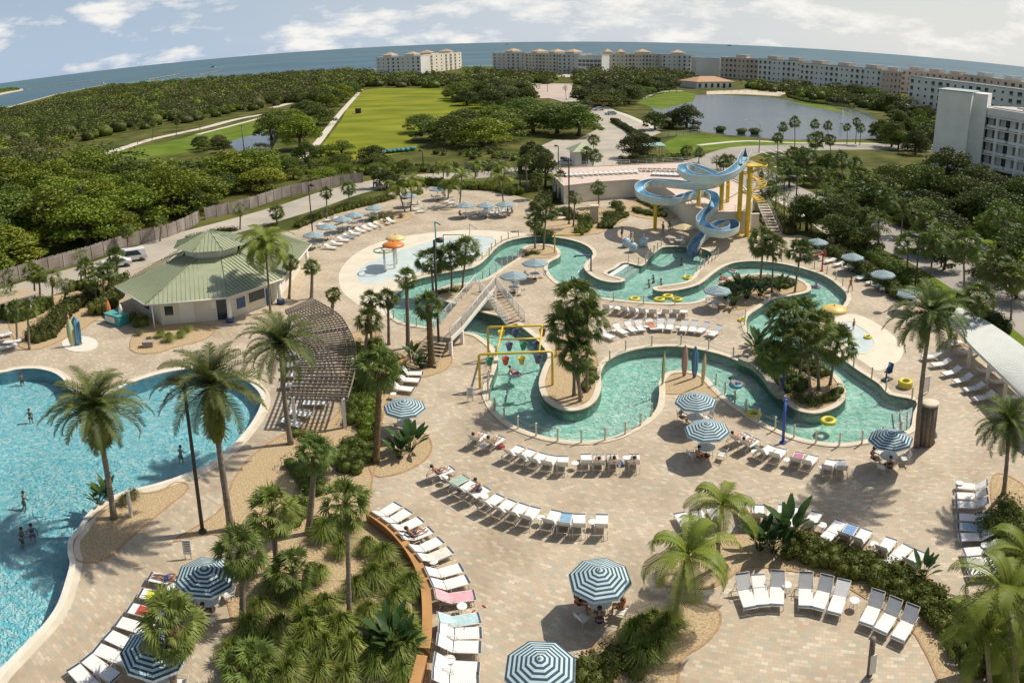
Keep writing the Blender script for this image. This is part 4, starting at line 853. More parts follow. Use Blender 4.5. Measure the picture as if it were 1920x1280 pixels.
def slats(mb, a, b, w, n, th=.012, mi=0):
    """sling made of n cross straps between two points of the side rails"""
    a, b = Vector(a), Vector(b); d = b-a; u = d.normalized(); nrm = Vector((-u.z, 0, u.x)); g = d.length/n
    for i in range(n):
        c = a+d*((i+.5)/n); q = u*g*.46; s = Vector((0, w/2, 0)); t = nrm*th
        mb.add([c-q-s, c+q-s, c+q+s, c-q+s, c-q-s+t, c+q-s+t, c+q+s+t, c-q+s+t], [(0, 3, 2, 1), (4, 5, 6, 7), (0, 1, 5, 4), (1, 2, 6, 5), (2, 3, 7, 6), (3, 0, 4, 7)], mi)
LM = {}
for kind, th in (('up', 56), ('mid', 33), ('flat', 8)):
    t = R(th); hx, hz = .22, .37; ex, ez = hx+.82*math.cos(t), hz+.82*math.sin(t)
    f = MB()
    for s in (-.31, .31):
        f.tube([(-.98, s, .36), (-.6, s, .37), (hx, s, hz), (.75, s, .35)], .016, 6); f.tube([(hx, s, hz), (ex, s, ez)], .016, 6)
        f.tube([(hx-.15, s, .37), (hx-.1, s*1.12, .58), (hx+.3, s*1.12, .60), (hx+.5, s, .36)], .014, 5)
    f.tube([(-.98, -.31, .36), (-.98, .31, .36)], .016, 6); f.tube([(ex, -.31, ez), (ex, .31, ez)], .016, 6); f.tube([(.75, -.31, .35), (.75, .31, .35)], .016, 6)
    f.tube([(hx+.35*math.cos(t), -.25, hz+.35*math.sin(t)), (.72, -.25, .34), (.72, .25, .34), (hx+.35*math.cos(t), .25, hz+.35*math.sin(t))], .012, 5)
    lg = []
    for sx, sy in ((-.8, -.31), (-.8, .31), (.68, -.31), (.68, .31)):
        q = MB(); q.tube([(sx, sy, .36), (sx+(-.08 if sx < 0 else .08), sy, .012)], .015, 6); q.tube([(sx+(-.08 if sx < 0 else .08), sy, .0), (sx+(-.08 if sx < 0 else .08), sy, .02)], .02, 6); lg.append(q.mesh('leg', FRAME))
    st = MB(); slats(st, (-.84, 0, .375), (hx-.02, 0, hz+.008), .60, 15)
    bk = MB(); slats(bk, (hx+.02, 0, hz+.01), (ex-.1*math.cos(t), 0, ez-.1*math.sin(t)+.01), .60, 11)
    b1 = MB(); slats(b1, (-.955, 0, .375), (-.85, 0, .375), .61, 1, .016)
    b2 = MB(); slats(b2, (ex-.095*math.cos(t), 0, ez-.095*math.sin(t)+.01), (ex-.02*math.cos(t), 0, ez-.02*math.sin(t)+.01), .61, 1, .016)
    LM[kind] = (f.mesh('lounger_frame', FRAME), lg, st.mesh('seat_sling', SLING), bk.mesh('back_sling', SLING), b1.mesh('foot_band', NAVY), b2.mesh('head_band', NAVY))
NL = 0
def lounger(p, rz, label, group, kind='up', detail=True):
    global NL; NL += 1
    t = thing('sun_lounger', label, 'sun lounger', p, rz, group); m = LM[kind]; t.scale = (1.04, 1.1, 1.0)
    part('frame', m[0], t)
    if detail:
        for q in m[1]: part('leg', q, t)
    part('seat_sling', m[2], t); part('back_sling', m[3], t); part('foot_band', m[4], t); part('head_band', m[5], t)
    return t
tb = MB(); tb.lathe([(.01, .45), (.235, .45), (.25, .465), (.25, .48), (.23, .485), (.01, .485)], 16)
TBT = tb.mesh('table_top', WPL)
TBL = []
for k in range(4): a = k*PI/2+.4; tl = MB(); tl.tube([(.06*math.cos(a), .06*math.sin(a), .45), (.2*math.cos(a), .2*math.sin(a), .0)], .014, 5); TBL.append(tl.mesh('table_leg', WPL))
def side_table(p, label, group='small round side tables'):
    t = thing('side_table', label, 'side table', p, U(0, 3), group); part('table_top', TBT, t); [part('leg', q, t) for q in TBL]; return t
DIRV = {'near': Vector((0, -1, 0)), 'far': Vector((0, 1, 0)), 'left': Vector((-1, 0, 0)), 'right': Vector((1, 0, 0))}
OCC = {}
def row(pts, hd, what, group, kind='up', tables=(), zz=0, detail=True, side='left'):
    solo = any(k in what for k in ('hedge', 'column', 'rear row', 'front row', 'shelter', 'palms', 'umbrella')) and 'twin' not in what
    P = [at(x, y, .35+zz) for x, y in pts]; out = []
    for i, p in enumerate(P):
        a = P[max(0, i-1)]; b = P[min(len(P)-1, i+1)]; d = (b-a); d.z = 0; d.normalize(); h = Vector((-d.y, d.x, 0))
        if h.dot(DIRV[hd]) < 0: h = -h
        rz = math.atan2(h.y, h.x)+U(-.09, .09)
        q = Vector((p.x, p.y, zz))+h*(.15 if kind != 'flat' else 0)
        out.append((q, rz)); lounger(q, rz, f'{ordn(i)} white sun lounger from the {side} {what}', group, random.choice(('up', 'mid', 'flat')) if solo and random.random() < .22 else kind, detail)
    for j, (x, y) in enumerate(tables):
        side_table(at(x, y, .47+zz)*1.0-Vector((0, 0, .47)), f'{ordn(j)} round white side table from the {side} {what}')
    return out
RA = row([(1399,1117),(1427,1113),(1457,1112),(1510,1115),(1541,1120),(1571,1128),(1634,1149),(1664,1163),(1696,1177)], 'far', 'in the row before the long hedge', 'nine loungers before the long hedge', 'up', [(1475,1096),(1602,1125)])
RB = row([(1283,978),(1312,972),(1342,968),(1395,963),(1421,963),(1468,963),(1493,968),(1523,976),(1565,992),(1590,1000),(1615,1009),(1661,1026),(1687,1038),(1714,1050)], 'near', 'in the row behind the long hedge', 'loungers behind the long hedge', 'up', [(1446,965),(1542,984),(1639,1020)])
RC = row([(897,822),(928,829),(964,848),(986,855),(1008,862),(1031,867),(1055,869),(1099,865),(1123,866),(1150,865),(1189,865)], 'near', 'in the row along the lagoon rail', 'loungers along the lagoon rail', 'up', [(905,836),(990,862),(1078,868),(1174,858)])
RD = row([(828,886),(855,904),(874,915),(895,926),(922,942),(945,952),(970,960),(994,967),(1035,974),(1060,979),(1086,981),(1128,982)], 'near', 'in the long middle row on open paving', 'loungers of the long middle row', 'up', [(833,895),(908,930),(1014,970),(1111,978)])
RE = row([(728,958),(747,970),(767,985),(784,1003),(803,1024),(820,1042),(837,1072),(848,1094),(858,1120),(866,1164),(868,1188),(866,1213),(862,1252),(860,1275)], 'left', 'against the brown curved wall', 'loungers against the brown wall', 'mid', [(812,1052),(866,1136),(843,1236)], side='top')
RF = row([(1386,822),(1406,832),(1436,846),(1459,853),(1495,861),(1518,866),(1554,875),(1577,876)], 'near', 'in the row right of the twin umbrellas', 'loungers right of the twin umbrellas', 'up', [(1415,846),(1476,862),(1540,877)])
RG = row([(1818,912),(1817,930),(1818,947),(1822,971),(1823,989),(1826,1007),(1834,1033),(1839,1052),(1845,1071)], 'right', 'in the column at the right edge', 'loungers in the right-hand column', 'mid', [(1847,1022),(1799,905)], side='top')
RH = row([(1140,577),(1158,579),(1174,581),(1190,583),(1207,585),(1224,586),(1246,586),(1266,586),(1282,586)], 'near', 'in the rear row of the middle deck', 'rear row of the middle deck', 'up', [(1182,584),(1236,587)])
RH2 = row([(1139,629),(1165,620),(1184,616),(1201,614),(1222,612),(1239,611),(1256,612),(1282,615),(1299,616),(1316,618),(1339,624)], 'far', 'in the front row of the middle deck', 'front row of the middle deck', 'mid', [(1150,619),(1211,612),(1270,613),(1329,621)])
RI = row([(622,463),(634,456),(646,449),(657,443),(667,437),(678,432),(690,428),(701,424),(712,421),(724,417),(735,414)], 'far', 'in the arc beyond the splash pad', 'arc of loungers beyond the splash pad', 'mid', [(716,425)])
RJ = row([(774,700),(769,712),(757,728)], 'left', 'beside the upper striped hedge umbrella', 'loungers beside the hedge umbrella', 'mid', [(737,738)], side='top')
RL = row([(312,1087),(296,1118),(275,1148),(254,1175),(232,1204),(212,1229),(188,1253),(160,1275)], 'right', 'along the paving edge of the left pool', 'loungers along the left pool', 'flat', [(320,1103)], side='top')
row([(543,665),(546,684),(548,703),(545,722)], 'right', 'left of the pergola', 'loungers left of the pergola', 'mid', side='top')
row([(585,665),(592,685),(598,705),(590,755),(545,792),(560,775)], 'right', 'in the shade of the pergola', 'loungers under the pergola', 'flat', side='top')
row([(1744,668),(1762,682),(1782,698),(1803,712),(1824,728),(1843,745)], 'right', 'in the shade before the white shelter', 'loungers before the white shelter', 'mid', side='top')
row([(1792,642),(1812,660),(1848,695),(1872,715),(1900,745)], 'left', 'under the roof of the white shelter', 'loungers under the white shelter', 'mid', side='top')
row([(1556,488),(1574,494),(1590,500),(1606,503)], 'far', 'by the upper right umbrellas', 'loungers by the upper right umbrellas', 'flat')
row([(1618,520),(1636,528),(1652,535)], 'far', 'between the second and third right umbrella', 'loungers by the third right umbrella', 'flat')
row([(604,420),(617,412),(628,408),(640,415),(655,412),(670,402)], 'near', 'below the far left umbrellas', 'loungers below the far left umbrellas', 'mid')
row([(775,380),(783,391),(790,395)], 'right', 'in the corner under the palms', 'loungers in the palm corner', 'mid', side='top')
row([(898,398),(910,400),(922,398),(934,398),(945,396),(957,396)], 'far', 'between the three upper umbrellas', 'loungers between the upper umbrellas', 'up')
row([(838,377),(848,379),(858,384)], 'right', 'beside the topmost umbrella', 'loungers beside the topmost umbrella', 'mid')
row([(1045,400),(1052,408)], 'left', 'in the shade of the roof deck building', 'loungers in the shade of the roof deck', 'mid')
row([(22,640),(15,650),(6,628)], 'far', 'beside the left edge posts', 'loungers by the left edge posts', 'flat')

# umbrellas
def rings(mb, r, z0, z1, n=14, sides=8, off=0.0):
    for i in range(n):
        t0, t1 = i/n, (i+1)/n; vs = []
        for t in (t0, t1):
            rr = .04+(r-.04)*t; z = z1-(z1-z0)*(t**1.12)
            for j in range(sides): a = 2*PI*(j+.5)/sides+off; vs.append((rr*math.cos(a), rr*math.sin(a), z))
        mb.add(vs, [(j, (j+1) % sides, sides+(j+1) % sides, sides+j) for j in range(sides)], 0 if i % 2 else 1)
c = MB(); rings(c, 1.4, 2.05, 2.62)
vs = []
for j in range(8):
    a = 2*PI*(j+.5)/8; vs += [(1.4*math.cos(a), 1.4*math.sin(a), 2.05), (1.41*math.cos(a), 1.41*math.sin(a), 1.93)]
c.add(vs, [(2*j, (2*j+2) % 16, (2*j+3) % 16, 2*j+1) for j in range(8)], 1)
UC = c.mesh('canopy', [CAN_D, CAN_L])
c = MB(); c.tube([(0, 0, 0), (0, 0, 2.66)], .022, 8); UP_ = c.mesh('pole', POLE)
c = MB(); c.lathe([(.02, 2.6), (.06, 2.64), (.05, 2.7), (.01, 2.74)], 8); UF = c.mesh('finial', WPL)
c = MB()
for j in range(8): a = 2*PI*(j+.5)/8; c.tube([(0, 0, 2.56), (1.38*math.cos(a), 1.38*math.sin(a), 2.03)], .009, 4)
UR = c.mesh('ribs', POLE)
c = MB(); c.lathe([(.28, 0), (.3, .04), (.1, .09), (.03, .25)], 14); UB = c.mesh('umbrella_base', DARK)
def umbrella(p, label, s=1.0, rz=None, group='striped umbrellas round the pools', tilt=0):
    t = thing('striped_umbrella', label, 'umbrella', p, U(0, .78) if rz is None else rz, group)
    for nm, me in (('base', UB), ('pole', UP_), ('canopy', UC), ('ribs', UR), ('finial', UF)):
        o = part(nm, me, t)
        if nm in ('canopy', 'ribs', 'finial'): o.scale = (s, s, 1)
    return t
c = MB(); c.lathe([(.01, .70), (.58, .70), (.6, .715), (.6, .735), (.57, .74), (.01, .74)], 22); RT = c.mesh('table_top', WPL)
RTL = []
for k in range(4): a = k*PI/2+.78; c = MB(); c.tube([(.45*math.cos(a), .45*math.sin(a), .7), (.5*math.cos(a), .5*math.sin(a), 0)], .018, 6); RTL.append(c.mesh('table_leg', FRAME))
c = MB()
for s in (-.26, .26): c.tube([(-.26, s, 0), (-.24, s, .40), (.22, s, .42), (.36, s, .88)], .015, 6); c.tube([(.26, s, .0), (.2, s, .42)], .015, 6); c.tube([(-.24, s*1.05, .40), (-.24, s*1.05, .62), (.26, s*1.05, .64)], .015, 6)
c.tube([(.36, -.26, .88), (.36, .26, .88)], .015, 6); c.tube([(-.24, -.26, .4), (-.24, .26, .4)], .015, 6); CHF = c.mesh('chair_frame', FRAME)
c = MB(); slats(c, (-.22, 0, .415), (.2, 0, .43), .5, 8); CHS = c.mesh('chair_seat', SLING)
c = MB(); slats(c, (.235, 0, .5), (.35, 0, .86), .5, 7); CHB = c.mesh('chair_back', SLING)
NC = 0
def chair(p, rz, label, group='white sling chairs at the tables'):
    global NC; NC += 1
    t = thing('patio_chair', label, 'chair', p, rz, group); part('frame', CHF, t); part('seat', CHS, t); part('backrest', CHB, t); return t
UMB = {}
CN = [.5, 2.3, 4.0, 5.3]
def set_(px, py, where, s=1.0, nch=3, table=True, start=.4, z=2.35):
    p = at(px, py, z); p.z = 0
    umbrella(p, 'striped blue and white umbrella '+where, s*1.06); UMB[where] = p
    if table:
        t = thing('round_table', 'round white table under the umbrella '+where, 'table', p, 0, 'round white patio tables'); part('table_top', RT, t); [part('leg', q_, t) for q_ in RTL]
        used = set()
        for k in range(nch):
            a = start+k*2*PI/max(nch, 3)+U(-.2, .2); q = p+Vector((math.cos(a), math.sin(a), 0))*U(.95, 1.15)
            o_ = sorted((('far', math.sin(a)), ('near', -math.sin(a)), ('right', math.cos(a)), ('left', -math.cos(a))), key=lambda x: -x[1]); d = next(x[0] for x in o_ if x[0] not in used); used.add(d)
            chair(q, a, f'{d} white chair at the umbrella {where}')
set_(1125, 1076, 'in the open centre foreground', 1.0, 3, start=-2.6)
set_(1013, 1243, 'cut by the bottom edge', 1.0, 3)
set_(758, 757, 'beside the pergola hedge', 1.0, 3, start=-2.2)
set_(1305, 746, 'on the surfboard peninsula', 1.0, 3, start=2.4)
set_(1326, 799, 'just below the surfboard peninsula', 1.0, 3, start=-.6)
set_(1671, 816, 'beside the wooden stump column', 1.0, 3, start=-2.4)
set_(384, 1072, 'below the tall black lamp post', 1.0, 3, start=-1.2)
set_(288, 1212, 'half hidden by the lower left fan palm', 1.0, 2)
set_(1003, 489, 'at the upper tip of the middle deck', 1.0, 2)
set_(963, 513, 'left near the bridge', 1.02, 3, start=-.8)
set_(1345, 540, 'at the upper right planted island', .98, 3, start=-2.0)
set_(1533, 450, 'furthest back on the right side', .98, 2)
set_(1599, 478, 'second of the right-hand row', .98, 2)
set_(1656, 510, 'third of the right-hand row', 1.0, 3, start=-2)
set_(1706, 546, 'hidden behind the tallest palm', .95, 2)
set_(820, 352, 'topmost behind the palms', 1.0, 2)
set_(767, 364, 'behind a palm left of the topmost', .98, 2)
set_(873, 382, 'left of the three upper ones', 1.02, 3)
set_(911, 382, 'middle of the three upper ones', 1.02, 2)
set_(947, 380, 'right of the three upper ones', 1.0, 3)
set_(701, 387, 'above the small far bed', .98, 2)
set_(664, 400, 'with the red towel, above the far loungers', 1.0, 2, table=True)
set_(641, 408, 'next left of the one with the red towel', 1.0, 1)
set_(612, 422, 'second from left in the far row', 1.0, 1)
set_(587, 437, 'leftmost in the far row', 1.0, 2)
# slide-side parasol, cream coloured
p = at(1282, 423, 2.3); p.z = 0
t = thing('cream_parasol', 'cream yellow parasol beside the blue slide exit', 'umbrella', p, .2, None); part('pole', UP_, t)
c = MB(); rings(c, 1.55, 2.05, 2.62); part('canopy', c.mesh('canopy', mat('cream_canvas', (.62, .50, .28), .8, vary=.05, scale=2)), t)
t = thing('round_table', 'round table by the slide exit under the cream parasol', 'table', p+Vector((-1.0, -1.8, 0)), 0); part('table_top', RT, t); [part('leg', q_, t) for q_ in RTL]
for k, a in enumerate((1.0, 3.2, 5)): chair(p+Vector((-1.0, -1.8, 0))+Vector((math.cos(a), math.sin(a), 0)), a, f'{ordn(k)} white chair under the cream parasol by the slide')
# loungers piled with towels (separate things lying on them)
def towel(q, rz, col, label, kind='up', n=0, ext=1.0, dx=0):
    th = R({'up': 56, 'mid': 33, 'flat': 8}[kind]); pts = [(-.9+dx, .40), (-.5, .40), (0, .40), (.22, .40), (.22+.5*math.cos(th)*ext, .40+.5*math.sin(th)*ext), (.22+.8*math.cos(th)*ext, .40+.8*math.sin(th)*ext)]
    mb = MB(); vs = []
    for i, (x, z) in enumerate(pts):
        for y in (-.34, -.3, 0, .3, .34): vs.append((x, y, z-(.14 if abs(y) > .32 else 0)+.01*math.sin(i*3+y*9)))
    mb.add(vs, [(5*i+j, 5*i+j+1, 5*i+j+6, 5*i+j+5) for i in range(5) for j in range(4)], smooth=False)
    o = mb.build('beach_towel', CLOTH, None, col); o.location = q; o.rotation_euler = (0, 0, rz); tag(o, label, 'towel', 'towels spread on loungers')
    m = o.modifiers.new('thickness', 'SOLIDIFY'); m.thickness = .012; m.offset = 1
    return o
towel(*RE[8], (.80, .42, .46), 'pink towel spread over a whole lounger by the brown wall', 'mid')
towel(*RE[9], (.50, .68, .68), 'pale turquoise patterned towel on the lounger below the pink one', 'mid')
towel(*RD[1], (.38, .52, .42), 'grey-green towel on the second lounger of the long middle row', 'up')
towel(*RC[8], (.62, .60, .52), 'pale patterned towel under a reclining bather by the lagoon rail', 'up', ext=.8)
towel(*RC[9], (.66, .60, .55), 'cream towel on the second last lounger by the lagoon rail', 'up', ext=.8)
towel(*RL[1], (.70, .70, .08), 'bright yellow towel on the lounger by the left pool', 'flat', ext=.4, dx=.3)
towel(*RL[2], (.55, .08, .06), 'red towel on the lounger by the left pool', 'flat', ext=.3, dx=.5)
towel(*RB[3], (.70, .28, .08), 'orange towel on a lounger behind the small queen palm', 'up', dx=.6, ext=.5)
for i, (x, y, c_) in enumerate(((671,405,(.65,.07,.10)),(1592,499,(.25,.35,.2)),(1010,413,(.05,.28,.30)),(1620,519,(.12,.3,.33)))):
    pp = at(x, y, .4); pp.z = 0; towel(pp, U(0, 6), c_, ['red towel under the far umbrella', 'green striped towel at the second right-hand umbrella', 'teal towel right of the three upper umbrellas', 'dark teal towel at the third right-hand umbrella'][i], 'flat')

# belongings left beside the loungers: bags and folded towels
def bag(q, col, label):
    mb = MB(); mb.lathe([(.14, 0), (.2, .05), (.19, .22), (.1, .3)], 10, sx=1.3, sy=.7); mb.tube([(-.12, 0, .26), (-.07, 0, .42), (.07, 0, .42), (.12, 0, .26)], .014, 4)
    o = mb.build('beach_bag', CLOTH, None, col); o.location = q; o.rotation_euler = (0, 0, U(0, 6)); tag(o, label, 'bag', 'beach bags beside loungers')
def side_of(rr, dx, dy): q, rz = rr; return q+Vector((math.cos(rz)*dx-math.sin(rz)*dy, math.sin(rz)*dx+math.cos(rz)*dy, 0))
for rr, c_, lb in ((RD[0],(.04,.05,.04),'dark bag beside the first lounger of the middle row'), (RD[1],(.03,.05,.05),'black bag under the green towel of the middle row'), (RC[1],(.5,.1,.1),'red bag by the lagoon rail loungers'), (RC[9],(.1,.2,.5),'blue bag by the bathers at the lagoon rail'), (RE[3],(.5,.45,.3),'straw bag beside the bather at the brown wall'), (RF[1],(.1,.3,.3),'teal bag beside the bathers right of the twin umbrellas'), (RE[9],(.15,.1,.3),'purple bag below the turquoise towel'), (RI[6],(.6,.5,.1),'yellow bag in the far arc of loungers'), (RL[1],(.5,.1,.05),'red bag beside the yellow towel at the left pool')):
    bag(side_of(rr, -.2, .48), c_, lb)
for rr, c_, lb, k in ((RB[9],(.2,.35,.6),'blue towel on a lounger behind the middle of the long hedge','up'), (RG[4],(.35,.5,.6),'pale blue towel in the right-hand column','mid'), (RH2[4],(.6,.25,.15),'rust towel in the front row of the middle deck','mid'), (RI[3],(.2,.4,.55),'blue towel on the fourth lounger of the far arc','mid'), (RI[8],(.7,.6,.3),'straw coloured towel in the far arc','mid'), (RE[5],(.75,.72,.6),'cream towel on a lounger at the brown wall','mid'), (RF[4],(.55,.2,.3),'raspberry towel right of the twin umbrellas','up'), (RD[9],(.25,.45,.6),'light blue towel near the right end of the middle row','up')):
    towel(*rr, c_, lb, k, ext=U(.3, .6), dx=U(0, .4))
# ------------------------------------------------------------------ people: one skinned body each, hair and clothing as children
SKN = [mat('fair_skin', (.55, .33, .22), .6, vary=.06, scale=6), mat('tanned_skin', (.36, .19, .11), .6, vary=.06, scale=6)]
HAIR = mat('dark_hair', (.05, .03, .02), .8, vary=.3, scale=20)
EYE = mat('eye', (.03, .02, .02), .3)
def body_mesh(J, name):
    V = []; E = []; Rr = []
    def v(p, r): V.append(Vector(p)); Rr.append(r); return len(V)-1
    def e(a, b): E.append((a, b))
    pe = v(J['pelvis'], .135); sp = v(J['spine'], .115); ch = v(J['chest'], .14); nk = v(J['neck'], .055); e(pe, sp); e(sp, ch); e(ch, nk)
    hd = Vector(J['head']); nv = Vector(J['neck']); up = (hd-nv).normalized(); fwd = Vector(J['face']).normalized()
    h1 = v(nv+up*.09, .07); h2 = v(nv+up*.17, .098); h3 = v(nv+up*.25, .07); e(nk, h1); e(h1, h2); e(h2, h3)
    for s in ('l', 'r'):
        sh, el, wr = Vector(J['sh'+s]), Vector(J['el'+s]), Vector(J['wr'+s]); hp, kn, an, to = Vector(J['hp'+s]), Vector(J['kn'+s]), Vector(J['an'+s]), Vector(J['to'+s])
        a = v(sh, .06); b = v((sh+el)/2, .047); c = v(el, .038); d = v((el+wr)/2, .034); w_ = v(wr, .026); e(ch, a); e(a, b); e(b, c); e(c, d); e(d, w_)
        dr = (wr-el).normalized(); lat = dr.cross(Vector((0, 0, 1))); lat = lat.normalized() if lat.length > .1 else Vector((1, 0, 0)); dn = dr.cross(lat)
        pm = v(wr+dr*.06, .032); e(w_, pm)
        for k, (o_, L_) in enumerate(((-.03, .068), (-.01, .078), (.01, .074), (.03, .058))):
            m_ = v(wr+dr*(.10)+lat*o_, .009); t_ = v(wr+dr*(.10+L_*.5)+lat*o_*1.2+dn*.015, .008); u_ = v(wr+dr*(.10+L_*.85)+lat*o_*1.25+dn*.04, .007); e(pm, m_); e(m_, t_); e(t_, u_)
        m_ = v(wr+dr*.06-lat*.045, .010); t_ = v(wr+dr*.10-lat*.06+dn*.02, .009); e(pm, m_); e(m_, t_)
        a = v(hp, .085); b = v((hp*.6+kn*.4), .078); c = v(kn, .055); d = v(kn*.65+an*.35, .056); f = v(an, .036); g = v(an+(to-an)*.35+Vector((0, 0, 0)), .038); h = v(to, .026)
        e(pe, a); e(a, b); e(b, c); e(c, d); e(d, f); e(f, g); e(g, h)
    me = bpy.data.meshes.new('sk'); me.from_pydata(V, E, []); ob = bpy.data.objects.new('sk', me); COL.objects.link(ob)
    m = ob.modifiers.new('s', 'SKIN'); m.use_smooth_shade = True; ss = ob.modifiers.new('u', 'SUBSURF'); ss.levels = 1; ss.render_levels = 1
    if not me.skin_vertices: me.skin_vertices.new() if hasattr(me.skin_vertices, 'new') else None
    for i, r_ in enumerate(Rr):
        sv_ = me.skin_vertices[0].data[i]; sv_.radius = (r_, r_*(.72 if i in (sp, ch) else 1)); sv_.use_root = (i == 0)
    dg = bpy.context.evaluated_depsgraph_get(); dg.update(); out = bpy.data.meshes.new_from_object(ob.evaluated_get(dg)); bpy.data.objects.remove(ob)
    out.name = name
    return out
def pose(kind):
    """joint positions of one pose; figure faces -x, z up"""
    m = lambda d: {**d, **{k[:-1]+'r': (v_[0], -v_[1], v_[2]) for k, v_ in d.items() if k in ('shl', 'ell', 'wrl', 'hpl', 'knl', 'anl', 'tol') and k[:-1]+'r' not in d}}
    if kind == 'stand': return m(dict(pelvis=(0,0,.93), spine=(0,0,1.08), chest=(.01,0,1.28), neck=(0,0,1.46), head=(-.03,0,1.65), face=(-1,0,0), shl=(.01,.18,1.38), ell=(.05,.26,1.10), wrl=(-.06,.27,.86), hpl=(0,.1,.88), knl=(-.03,.11,.48), anl=(.03,.12,.08), tol=(-.14,.14,.035)))
    if kind == 'walk': return m(dict(pelvis=(0,0,.91), spine=(0,0,1.07), chest=(-.02,0,1.27), neck=(-.03,0,1.45), head=(-.07,0,1.64), face=(-1,0,0), shl=(0,.18,1.37), ell=(-.12,.23,1.13), wrl=(-.28,.2,.98), shr=(0,-.18,1.37), elr=(.14,-.24,1.12), wrr=(.12,-.24,.88), hpl=(0,.1,.87), knl=(.02,.1,.47), anl=(.26,.1,.13), tol=(.14,.1,.04), hpr=(0,-.1,.87), knr=(-.2,-.1,.5), anr=(-.24,-.1,.08), tor=(-.4,-.12,.035)))
    if kind == 'sit': return m(dict(pelvis=(.05,0,.55), spine=(.08,0,.70), chest=(.07,0,.90), neck=(.03,0,1.07), head=(-.03,0,1.26), face=(-1,0,-.1), shl=(.07,.18,.99), ell=(-.05,.28,.74), wrl=(-.26,.2,.72), hpl=(.02,.1,.53), knl=(-.4,.14,.52), anl=(-.42,.14,.09), tol=(-.6,.16,.035)))
    if kind == 'sitfwd': return m(dict(pelvis=(.0,0,.50), spine=(-.03,0,.64), chest=(-.12,0,.82), neck=(-.2,0,.97), head=(-.3,0,1.13), face=(-1,0,-.4), shl=(-.12,.17,.91), ell=(-.26,.26,.68), wrl=(-.48,.12,.62), hpl=(0,.1,.48), knl=(-.42,.15,.47), anl=(-.45,.15,.09), tol=(-.62,.17,.035)))
    if kind == 'recline': return m(dict(pelvis=(.17,0,.50), spine=(.27,0,.62), chest=(.38,0,.79), neck=(.47,0,.95), head=(.52,0,1.13), face=(-1,0,.3), shl=(.37,.18,.88), ell=(.22,.30,.66), wrl=(.02,.2,.58), hpl=(.12,.1,.48), knl=(-.25,.12,.66), anl=(-.62,.12,.44), tol=(-.74,.13,.54)))
    if kind == 'lie': return m(dict(pelvis=(.15,0,.49), spine=(.28,0,.52), chest=(.46,0,.60), neck=(.62,0,.68), head=(.80,0,.76), face=(-.5,0,1), shl=(.50,.18,.64), ell=(.28,.30,.55), wrl=(.05,.33,.48), hpl=(.10,.1,.48), knl=(-.32,.11,.50), anl=(-.75,.11,.45), tol=(-.82,.13,.55)))
    if kind == 'swim': return m(dict(pelvis=(.05,0,-.35), spine=(.02,0,-.2), chest=(0,0,.02), neck=(-.02,0,.2), head=(-.06,0,.40), face=(-1,0,.1), shl=(0,.18,.10), ell=(-.10,.34,-.10), wrl=(-.34,.30,-.12), hpl=(.05,.1,-.4), knl=(.0,.14,-.75), anl=(.15,.14,-1.0), tol=(.05,.15,-1.08)))
    if kind == 'tube': return m(dict(pelvis=(.12,0,.10), spine=(.24,0,.20), chest=(.36,0,.33), neck=(.44,0,.47), head=(.47,0,.64), face=(-1,0,.4), shl=(.36,.18,.42), ell=(.25,.38,.28), wrl=(.05,.48,.22), hpl=(.05,.1,.12), knl=(-.35,.16,.30), anl=(-.68,.16,.12), tol=(-.78,.17,.2)))
BODY = {}
def wrap(J, a, b, r0, r1, sx=1.0, n=10, th=.9):
    mb = MB(); a, b = Vector(a), Vector(b); mb.tube([a, a.lerp(b, .5), b], [r0, (r0+r1)/2*1.03, r1], n, caps=False); return mb
